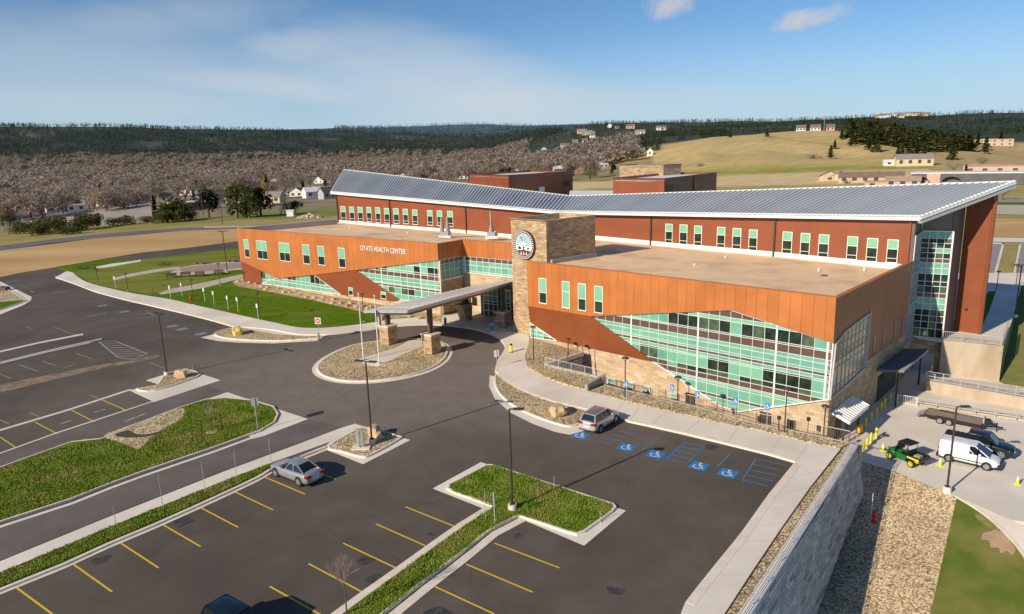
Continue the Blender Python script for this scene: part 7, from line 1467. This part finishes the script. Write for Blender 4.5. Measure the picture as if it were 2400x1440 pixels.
# ================================================================== HOUSES AND BUILDINGS OF THE TOWN
walls_ = {'white': M_('white_siding', (.74, .70, .63), .8, (.8, .76, .69), .3), 'cream': M_('cream_siding', (.62, .50, .30), .8, (.68, .56, .36), .3), 'tan': M_('tan_siding', (.50, .38, .27), .8, (.56, .43, .31), .3), 'pink': M_('pinkish_stucco', (.56, .36, .26), .8, (.62, .42, .31), .3), 'grey': M_('grey_siding', (.40, .37, .34), .8, (.46, .43, .4), .3), 'brick': M_('red_brick_far', (.34, .12, .07), .8, (.4, .16, .1), .4)}
roofs_ = {'brown': M_('brown_shingle', (.19, .13, .10), .9, (.24, .17, .13), .5), 'grey': M_('grey_shingle', (.24, .21, .20), .9, (.3, .27, .25), .5), 'white': M_('white_roof_far', (.72, .68, .64), .7, (.8, .76, .72), .3), 'red': M_('red_roof_far', (.50, .06, .05), .7, (.56, .08, .06), .3), 'dark': M_('dark_roof_far', (.07, .06, .06), .8, (.1, .09, .085), .5), 'green': M_('green_roof_far', (.16, .24, .10), .7, (.2, .28, .13), .4), 'tan': M_('tan_roof_far', (.40, .27, .17), .8, (.46, .32, .21), .4)}
winm = M_('far_window', (.06, .065, .07), .2, (.1, .1, .11), 1)
def house(u, v, w_, d_, h_, wall, roof, lab, yaw=0.0, kind='gable', wins=3, group=None, name='house', pitch=.35, r=None, floors=1):
    x, y = hill_hit(u, v) if r is None else UR(u, r); z = H(x, y); a = math.atan2(x, y)
    t = thing(name, lab, 'house' if name == 'house' else 'building', (x, y, z-.3), -a+yaw, group); W2, D2 = w_/2, d_/2
    m = LMB(); m.box(-W2, W2, -D2, D2, -2, h_)
    if kind == 'gable':
        for sx_ in (-1, 1): m.add([(sx_*W2, -D2, h_), (sx_*W2, D2, h_), (sx_*W2, 0, h_+D2*2*pitch)], [(0, 1, 2)])
    m.build('wall', walls_[wall], t)
    m = LMB(); e_ = .5
    if kind == 'gable':
        top = h_+D2*2*pitch+.15
        for s in (-1, 1): m.slab([(-W2-e_, s*(D2+e_), h_-.25), (W2+e_, s*(D2+e_), h_-.25), (W2+e_, 0, top), (-W2-e_, 0, top)], .2)
    elif kind == 'front':             # gable faces the viewer
        for sy_ in (-1, 1): pass
        top = h_+W2*pitch*2
        m.add([(-W2-e_, -D2-e_, h_-.2), (0, -D2-e_, top), (0, D2+e_, top), (-W2-e_, D2+e_, h_-.2), (W2+e_, -D2-e_, h_-.2), (W2+e_, D2+e_, h_-.2)], [(0, 1, 2, 3), (4, 5, 2, 1)])
        g = LMB(); g.add([(-W2, -D2, h_), (W2, -D2, h_), (0, -D2, top-.1), (-W2, D2, h_), (W2, D2, h_), (0, D2, top-.1)], [(0, 1, 2), (4, 3, 5)]); g.build('gable', walls_[wall], t)
    else: m.box(-W2-.3, W2+.3, -D2-.3, D2+.3, h_, h_+.5)
    m.build('roof', roofs_[roof], t)
    for f in range(floors):
        zf_ = (h_/floors)*f
        for k in range(wins):
            m = LMB(); xx = -W2+w_*(k+.5)/wins; ww = min(1.2, w_/wins*.28); m.box(xx-ww, xx+ww, -D2-.06, -D2+.05, zf_+h_/floors*.35, zf_+h_/floors*.8); m.build('window', winm, t)
    return t
house(1289, 401, 46, 14, 6.5, 'white', 'brown', 'long white two storey building with brown roof left of the red pavilion', .0, wins=8, name='apartment_building', floors=2, pitch=.22)
house(1326, 400, 9, 9, 9, 'grey', 'grey', 'grey block tower at the end of the long white building', 0, 'flat', 2, name='building', floors=2)
house(1378, 402, 34, 16, 3.5, 'brick', 'white', 'low pavilion with pale gabled roof and red brick front', 0, 'front', 3, name='pavilion', pitch=.12)
house(1077, 420, 22, 12, 4.5, 'white', 'red', 'small restaurant with bright red roof', 0, 'flat', 4, name='restaurant')
house(985, 418, 24, 14, 6, 'white', 'tan', 'house with long tan roof and white gable behind the grey roof', .2, 'gable', 3)
house(1005, 420, 9, 12, 6, 'white', 'brown', 'small white gabled house beside the tan roof', 0, 'front', 1)
house(1485, 366, 38, 12, 6, 'white', 'grey', 'large white house with three gables at the foot of the wooded hill', 0, 'gable', 5, pitch=.45, floors=2)
for k, (u, lab) in enumerate(((1460, 'left white gable of the large hillside house'), (1523, 'right white gable of the large hillside house'))): house(u, 365, 9, 13, 7, 'white', 'grey', lab, 0, 'front', 1, pitch=.5)
house(1945, 424, 13, 10, 3.2, 'tan', 'brown', 'small tan gabled cottage, left of the pair beyond the roof', 0, 'front', 1, pitch=.25); house(1969, 423, 11, 10, 3.2, 'cream', 'brown', 'small cream gabled cottage, right of the pair beyond the roof', 0, 'front', 1, pitch=.25)
house(2040, 427, 34, 10, 3.6, 'pink', 'brown', 'long tan house with brown roof beyond the butterfly roof', 0, 'gable', 6, pitch=.25)
house(2115, 437, 16, 9, 3.6, 'pink', 'tan', 'low pinkish house left of the strip mall', 0, 'gable', 3, pitch=.2); house(2080, 436, 22, 8, 2.4, 'pink', 'tan', 'low pinkish wall house behind the roof edge', 0, 'flat', 3)
house(2140, 389, 26, 11, 6, 'cream', 'grey', 'pale yellow farmhouse among small pines', .2, 'gable', 4, pitch=.3); house(2094, 389, 15, 7, 3.5, 'white', 'white', 'white shed left of the yellow farmhouse', .2, 'gable', 2, pitch=.2)
house(1886, 306, 13, 12, 5, 'white', 'brown', 'white house at the left of the row on the hill crest', 0, 'gable', 3, r=1135); house(1920, 305, 14, 12, 5, 'white', 'brown', 'white house in the middle of the row on the hill crest', 0, 'gable', 3, r=1135); house(1955, 305, 11, 12, 5, 'pink', 'brown', 'pinkish house at the right of the row on the hill crest', 0, 'gable', 2, r=1135)
house(2250, 330, 34, 14, 6, 'tan', 'tan', 'tan building left in the row on the right hill', .1, 'flat', 5, name='building'); house(2300, 336, 40, 14, 6, 'cream', 'tan', 'long cream building in the row on the right hill', .1, 'flat', 7, name='building'); house(2348, 342, 26, 16, 9, 'tan', 'tan', 'tall tan building at the right of the row on the right hill', 0, 'flat', 3, name='building', floors=2)
sm = house(2300, 433, 62, 22, 6.2, 'grey', 'white', 'long dark strip mall with white roof edge and green arches', 0, 'flat', 0, name='strip_mall')
walls_['dark'] = M_('dark_cladding', (.10, .095, .10), .7, (.13, .125, .13), .5)
for c_ in ALLKIDS(sm):
    if c_.name.startswith('wall'): c_.data.materials.clear(); c_.data.materials.append(walls_['dark'])
m = LMB(); m.box(-24, -18, -11.4, -10.9, -1, 6.2); m.build('brick_panel', walls_['pink'], sm)
for cx in (-27, -13):
    m = LMB(); n_ = 10; m.loft([[(cx+4.2*math.cos(math.pi*i/n_)*k, yy, 2+2.8*math.sin(math.pi*i/n_)*k) for i in range(n_+1)] for yy, k in ((-14, 1), (-11, 1))], closed=False, cap=False); m.build('arch_canopy', roofs_['green'], sm); m = LMB(); m.box(cx-4, cx+4, -13, -11.1, -1, 2); m.build('arch_base', walls_['pink'], sm)
house(2360, 412, 44, 16, 6, 'pink', 'tan', 'pinkish store with red canopies behind the strip mall', 0, 'flat', 6, name='store'); house(2325, 402, 24, 10, 4.5, 'brick', 'tan', 'low store with brick front beside the pinkish store', 0, 'flat', 3, name='store')
# left valley
ch = house(262, 462, 20, 22, 7, 'white', 'dark', 'large white hall with dark roof and bright white gable edge', .3, 'front', 3, name='hall', pitch=.3, r=700)
m = LMB(); m.bar((0, -11.6, 13.0), (10.6, -11.6, 6.7), .8, 1.2); m.bar((10.6, -11.6, 7), (10.6, -11.6, 0), 1.2, 1.0); m.build('white_trim', roofs_['white'], ch)
house(148, 478, 26, 8, 5, 'white', 'white', 'white double stacked shed in the left valley', .1, 'flat', 4, name='shed', r=640); house(215, 470, 16, 7, 4, 'grey', 'white', 'small grey shed left of the white hall', .3, 'gable', 2, name='shed', r=760)
bk = house(447, 494, 22, 12, 5.5, 'brick', 'white', 'red brick building with white flat roof among the evergreens', .35, 'flat', 3, name='building')
house(20, 532, 20, 10, 3.0, 'grey', 'grey', 'low grey shed at the left edge', 0, 'flat', 3, name='shed', r=560)
rt = random.Random(77); cnt = 0; vill = []
looks = [('white', 'grey', 'front'), ('white', 'brown', 'gable'), ('cream', 'grey', 'gable'), ('white', 'white', 'gable'), ('grey', 'dark', 'gable'), ('tan', 'brown', 'front')]
labs = ['white gabled house', 'white house with brown roof', 'cream house with grey roof', 'white house with pale roof', 'grey house with dark roof', 'tan house with brown front gable']
where = ['right of the white hall', 'upslope of the brick building', 'behind the brick building', 'above the evergreen clump', 'just over the olive evergreens', 'left of the ochre trees', 'right of the steep dark conifer', 'between the two dark conifers', 'left of the butterfly roof tip', 'nearest the butterfly roof tip', 'beside the street by the roof tip', 'left of the house by the roof tip', 'high in the valley above the white hall', 'above the white double shed', 'farthest up the valley above the white hall', 'at the far left of the valley', 'beside the evergreen clump', 'behind the steep conifers']
for i, (u, v, r) in enumerate(spots_):
    w_, rf, k = looks[(i*5+2) % 6]; house(u, v, 10+rt.uniform(0, 5), 9, 4.5+rt.uniform(0, 1.5), w_, rf, labs[(i*5+2) % 6]+' '+where[i], rt.uniform(-.5, .5), k, 2, r=r)
for i in range(84):
    u = rt.uniform(850, 1480) if i < 50 else rt.uniform(-60, 800); r = rt.uniform(750, 2300) if i < 50 else rt.uniform(900, 2200); w_, rf, k = looks[rt.randrange(6)]
    house(u, 0, rt.uniform(10, 18), 10, rt.uniform(4.5, 7), w_, rf, 'small pale house among the bare trees of the far valley', rt.uniform(-.6, .6), k, 2, group='houses scattered through the valley', r=r)
for i in range(16):
    u = rt.uniform(1260, 1560) if i < 7 else rt.uniform(2060, 2180); r = rt.uniform(1800, 2250) if i < 7 else rt.uniform(2650, 2850)
    house(u, 0, rt.uniform(18, 30), 14, 8, ('white', 'pink', 'cream')[i % 3], ('brown', 'grey')[i % 2], 'tiny pale house on a far wooded ridge', 0, 'gable', 2, group='tiny houses on the far ridges', r=r)
# street and embankment in the valley, poles, spoil heap, white box, parked cars
def strip_on(name, pts, w_, mat, label, dz=.5):
    P = [Vector(hill_hit(u, v)) for u, v in pts]; P = [p for p in P]; off_ = offs([Vector((p[0], p[1], 0)) for p in P], w_, False); mb = MB(); n = len(P)
    mb.add([(p.x, p.y, H(p.x, p.y)+dz) for p in P]+[(q.x, q.y, H(q.x, q.y)+dz) for q in off_], [(i, i+1, n+i+1, n+i) for i in range(n-1)]); return structure(mb, name, mat, label)
stm = M_('street_far', (.30, .27, .26), .9, (.36, .33, .31), .2)
strip_on('street', [(620, 468), (660, 466), (700, 463), (740, 461), (790, 456)], 9, stm, 'grey street in the valley left of the butterfly roof')
emb_m = M_('embankment', (.34, .27, .21), .9, (.42, .34, .27), .1, 6)
mb = MB(); ea = [(40, 520), (150, 504), (250, 492), (350, 480)]; PP = [Vector((*UR(u, 480), 0)) for u, v in ea]; top_ = [zof(u, v, p) for (u, v), p in zip(ea, PP)]
mb.add([(p.x, p.y, z) for p, z in zip(PP, top_)]+[(p.x*.93, p.y*.93, z-2.2) for p, z in zip(PP, top_)]+[(p.x*1.06, p.y*1.06, z) for p, z in zip(PP, top_)]+[(p.x*.86, p.y*.86, H(p.x*.86, p.y*.86)-1) for p in PP], [(i+a_, i+1+a_, i+1+b_, i+b_) for i in range(3) for a_, b_ in ((0, 4), (8, 0), (4, 12))]); structure(mb, 'embankment', emb_m, 'long pale road embankment below the valley trees')
railing('guard_rail', [p+Vector((0, 0, z)) for p, z in zip(PP, top_)], 1.0, 'long pale guard rail along the valley embankment', 'guard rail', M_('rail_far', (.6, .55, .48), .6), post=8, rails=2, th=.3)
for i, (u, v, h_) in enumerate(((522, 530, 12), (478, 512, 13), (1940, 310, 28), (1161, 395, 14), (712, 462, 9), (1722, 400, 6))):
    x, y = hill_hit(u, v) if i != 2 else UR(1940, 1120); t = thing('utility_pole', ['tall pole beyond the verge left of the building', 'pole beside the broad dark evergreen', 'tall thin mast on the hill crest', 'tall pole in the far valley', 'short pole by the valley street', 'small pole in the field behind the penthouse'][i], 'utility pole', (x, y, H(x, y)-.2)); m = LMB(); m.tube((0, 0, 0), (0, 0, h_), .16 if i != 2 else .35, .1, 6); m.build('pole', bark_m if i != 2 else galv_m, t)
    m = LMB(); m.bar((-1, 0, h_*.93), (1, 0, h_*.93), .14); m.build('crossarm', bark_m, t)
x, y = hill_hit(727, 514); m = MB(); rr = random.Random(3)
for i in range(70): a = rr.uniform(0, 6.28); q = rr.random()**.6*5; m.sphere((x+q*math.cos(a), y+q*.6*math.sin(a), H(x, y)+max(0, 1.6-q*.32)), rr.uniform(.35, .8), 6, 4)
tag(m.build('rubble_heap', M_('rubble', (.50, .34, .24), .9, (.62, .46, .34), 1.5)), 'heap of pinkish rubble on the grass behind the left wing', 'rubble heap')
x, y = hill_hit(682, 508); m = MB(); m.box(x-1.3, x+1.3, y-1, y+1, H(x, y), H(x, y)+2.2); m.box(x-1.6, x+1.6, y-1.2, y+1.2, H(x, y)+2.2, H(x, y)+2.5); tag(m.build('equipment_box', white_m), 'white equipment box in front of the dark bush', 'equipment box')
def far_car(u, v, c, lab, P=None, grp='parked cars far off in the valley'):
    if P is None: x, y = hill_hit(u, v); P = (x, y, H(x, y)+.4)
    t = thing('parked_car', lab, 'car', P, rt.uniform(0, 3), grp); m = LMB(); m.loft([[(-2.2, -.9, .3), (2.2, -.9, .3), (2.2, .9, .3), (-2.2, .9, .3)], [(-2.25, -.92, .75), (2.2, -.92, .7), (2.2, .92, .7), (-2.25, .92, .75)], [(-2.1, -.85, .98), (1.2, -.85, .95), (1.2, .85, .95), (-2.1, .85, .98)]]); m.build('body', c, t); m = LMB(); m.loft([[(-1.9, -.8, .97), (.9, -.8, .95), (.9, .8, .95), (-1.9, .8, .97)], [(-1.4, -.65, 1.45), (.2, -.65, 1.45), (.2, .65, 1.45), (-1.4, .65, 1.45)]]); m.build('glazing', cglass, t)
for u, v in ((8, 515), (22, 512), (36, 509), (150, 490), (170, 487), (240, 470), (255, 469), (275, 470), (300, 468), (320, 465), (1060, 424), (1100, 423)): far_car(u, v, (whitep, silver, navy)[int(u) % 3], 'small parked car among the valley trees')
# ================================================================== camera, light, sky
cd = bpy.data.cameras.new('camera'); cam = bpy.data.objects.new('camera', cd); COL.objects.link(cam); SC.camera = cam
cd.sensor_fit = 'HORIZONTAL'; cd.sensor_width = 36; cd.lens = FPX/2400*36; cd.clip_start = .5; cd.clip_end = 20000
cam.matrix_world = Matrix(((_rt.x, -_dn.x, -_fw.x, 0), (_rt.y, -_dn.y, -_fw.y, 0), (_rt.z, -_dn.z, -_fw.z, CAMH), (0, 0, 0, 1)))
SAZ, SEL = rad(38.8), rad(26.5)
sd = Vector((math.cos(SEL)*math.cos(SAZ), math.cos(SEL)*math.sin(SAZ), -math.sin(SEL)))
sl = bpy.data.lights.new('sun', 'SUN'); sl.energy = 5.0; sl.angle = rad(.5); sl.color = (1, .89, .72)
so = bpy.data.objects.new('sun', sl); COL.objects.link(so); so.rotation_euler = sd.to_track_quat('-Z', 'Y').to_euler(); so.location = (-60, -40, 80)
wd = bpy.data.worlds.new('World'); SC.world = wd; wd.use_nodes = True; nt = wd.node_tree; N = nt.nodes; lk = nt.links
bg = N['Background']; bg.inputs['Strength'].default_value = .085
sky = N.new('ShaderNodeTexSky'); sky.sky_type = 'NISHITA'; sky.sun_disc = False; sky.sun_elevation = SEL; sky.sun_rotation = math.atan2(-sd.x, -sd.y); sky.altitude = 1000; sky.air_density = 1.0; sky.dust_density = .15; sky.ozone_density = 3.0
tc = N.new('ShaderNodeTexCoord')
def vm(op, a, b=None):
    n = N.new('ShaderNodeVectorMath'); n.operation = op
    for i, q in enumerate((a, b)):
        if q is None: continue
        if isinstance(q, (tuple, Vector)): n.inputs[i].default_value = q
        else: lk.new(q, n.inputs[i])
    return n
def mm(op, a, b=None, clamp=False):
    n = N.new('ShaderNodeMath'); n.operation = op; n.use_clamp = clamp
    for i, q in enumerate((a, b)):
        if q is None: continue
        if isinstance(q, (int, float)): n.inputs[i].default_value = q
        else: lk.new(q, n.inputs[i])
    return n.outputs[0]
sx = N.new('ShaderNodeSeparateXYZ'); lk.new(tc.outputs['Generated'], sx.inputs[0])
# clouds live on a high flat layer: direction / height gives their plan position
el = mm('MAXIMUM', sx.outputs['Z'], .012)
az = mm('ARCTAN2', sx.outputs['X'], sx.outputs['Y'])
cbv = N.new('ShaderNodeCombineXYZ'); lk.new(az, cbv.inputs['X']); lk.new(sx.outputs['Z'], cbv.inputs['Y'])
def cloud(az0, el0, wa, we, slope, nscale, stretch, lo, hi, seed, rough=.6, det=7):
    """an elliptical patch of cloud at a compass bearing and height, broken up by noise"""
    dx = mm('SUBTRACT', az, az0); dy = mm('SUBTRACT', sx.outputs['Z'], el0); dy = mm('SUBTRACT', dy, mm('MULTIPLY', dx, slope))
    a = mm('POWER', mm('ABSOLUTE', mm('DIVIDE', dx, wa)), 2.0); b = mm('POWER', mm('ABSOLUTE', mm('DIVIDE', dy, we)), 2.0)
    mask = mm('SUBTRACT', 1.0, mm('ADD', a, b), True)
    mp = N.new('ShaderNodeMapping'); mp.inputs['Scale'].default_value = (stretch, 1, 1); mp.inputs['Location'].default_value = (seed, seed*.7, 0); mp.inputs['Rotation'].default_value = (0, 0, -math.atan(slope)); lk.new(cbv.outputs[0], mp.inputs[0])
    nz = N.new('ShaderNodeTexNoise'); nz.inputs['Scale'].default_value = nscale; nz.inputs['Detail'].default_value = det; nz.inputs['Roughness'].default_value = rough; nz.inputs['Distortion'].default_value = .4; lk.new(mp.outputs[0], nz.inputs['Vector'])
    f = mm('ADD', nz.outputs['Fac'], mm('MULTIPLY', mm('SUBTRACT', mask, .6), .75))
    mr = N.new('ShaderNodeMapRange'); mr.interpolation_type = 'SMOOTHSTEP'; mr.inputs['From Min'].default_value = lo; mr.inputs['From Max'].default_value = hi; lk.new(f, mr.inputs[0])
    return mm('MULTIPLY', mr.outputs[0], mm('MULTIPLY', mm('MULTIPLY', mask, 2.2, True), 1.0))
def dirof(u, v): d = ray(u, v).normalized(); return math.atan2(d.x, d.y), d.z
def cl(u, v, wu, wv, slope, *a, **k):
    a0, e0 = dirof(u, v); return cloud(a0, e0, wu/FPX, wv/FPX, slope, *a, **k)
parts = [(cl(1020, 195, 620, 150, -.22, 9, .3, .18, 1.15, 3.1), .85), (cl(640, 205, 340, 42, -.12, 14, .2, .3, 1.0, 8.2), .5), (cl(690, 105, 150, 50, -.1, 14, .5, .3, 1.0, 1.7), .4), (cl(1350, 235, 560, 60, -.03, 8, .2, .25, 1.0, 5.5), .4),
         (cl(180, 245, 560, 50, 0, 12, .12, .35, 1.0, 2.2), .35), (cl(460, 20, 320, 70, .1, 9, .5, .3, 1.1, 6.1), .35), (cl(200, 150, 520, 150, 0, 5, .3, .15, 1.1, 4.2), .45)]
acc = None
for f, k in parts:
    g = mm('MULTIPLY', f, k); acc = g if acc is None else mm('SUBTRACT', 1.0, mm('MULTIPLY', mm('SUBTRACT', 1.0, acc), mm('SUBTRACT', 1.0, g)))
puffs = None
for f in (cl(1562, 12, 105, 50, .03, 26, .6, .52, .98, 7.7), cl(1900, 40, 150, 42, .10, 28, .5, .52, .95, 9.3)):
    puffs = f if puffs is None else mm('MAXIMUM', puffs, f)
hs = N.new('ShaderNodeHueSaturation'); hs.inputs['Saturation'].default_value = 1.0; hs.inputs['Value'].default_value = 1.0; lk.new(sky.outputs[0], hs.inputs['Color'])
hm = N.new('ShaderNodeMix'); hm.data_type = 'RGBA'; hm.blend_type = 'MULTIPLY'; hm.inputs['Factor'].default_value = 1; lk.new(hs.outputs[0], hm.inputs['A']); hm.inputs['B'].default_value = (.82, 1.05, 1.22, 1)
m1 = N.new('ShaderNodeMix'); m1.data_type = 'RGBA'; lk.new(acc, m1.inputs['Factor']); hz_ = N.new('ShaderNodeMapRange'); hz_.interpolation_type = 'SMOOTHSTEP'; hz_.inputs['From Min'].default_value = 0.0; hz_.inputs['From Max'].default_value = .17; hz_.inputs['To Min'].default_value = .85; hz_.inputs['To Max'].default_value = 0; lk.new(sx.outputs['Z'], hz_.inputs[0])
hx = N.new('ShaderNodeMix'); hx.data_type = 'RGBA'; lk.new(hz_.outputs[0], hx.inputs['Factor']); lk.new(hm.outputs['Result'], hx.inputs['A']); hx.inputs['B'].default_value = (5.6, 7.3, 8.8, 1)
lk.new(hx.outputs['Result'], m1.inputs['A']); m1.inputs['B'].default_value = (7.2, 7.9, 8.6, 1)
m2 = N.new('ShaderNodeMix'); m2.data_type = 'RGBA'; lk.new(mm('MULTIPLY', puffs, .85), m2.inputs['Factor']); lk.new(m1.outputs['Result'], m2.inputs['A']); m2.inputs['B'].default_value = (7.4, 7.2, 7.4, 1)
lk.new(m2.outputs['Result'], bg.inputs['Color'])
SC.view_settings.view_transform = 'Standard'; SC.view_settings.look = 'None'; SC.view_settings.exposure = 0; SC.view_settings.gamma = 1
SC.render.engine = 'CYCLES'; SC.cycles.use_denoising = True; SC.cycles.max_bounces = 6
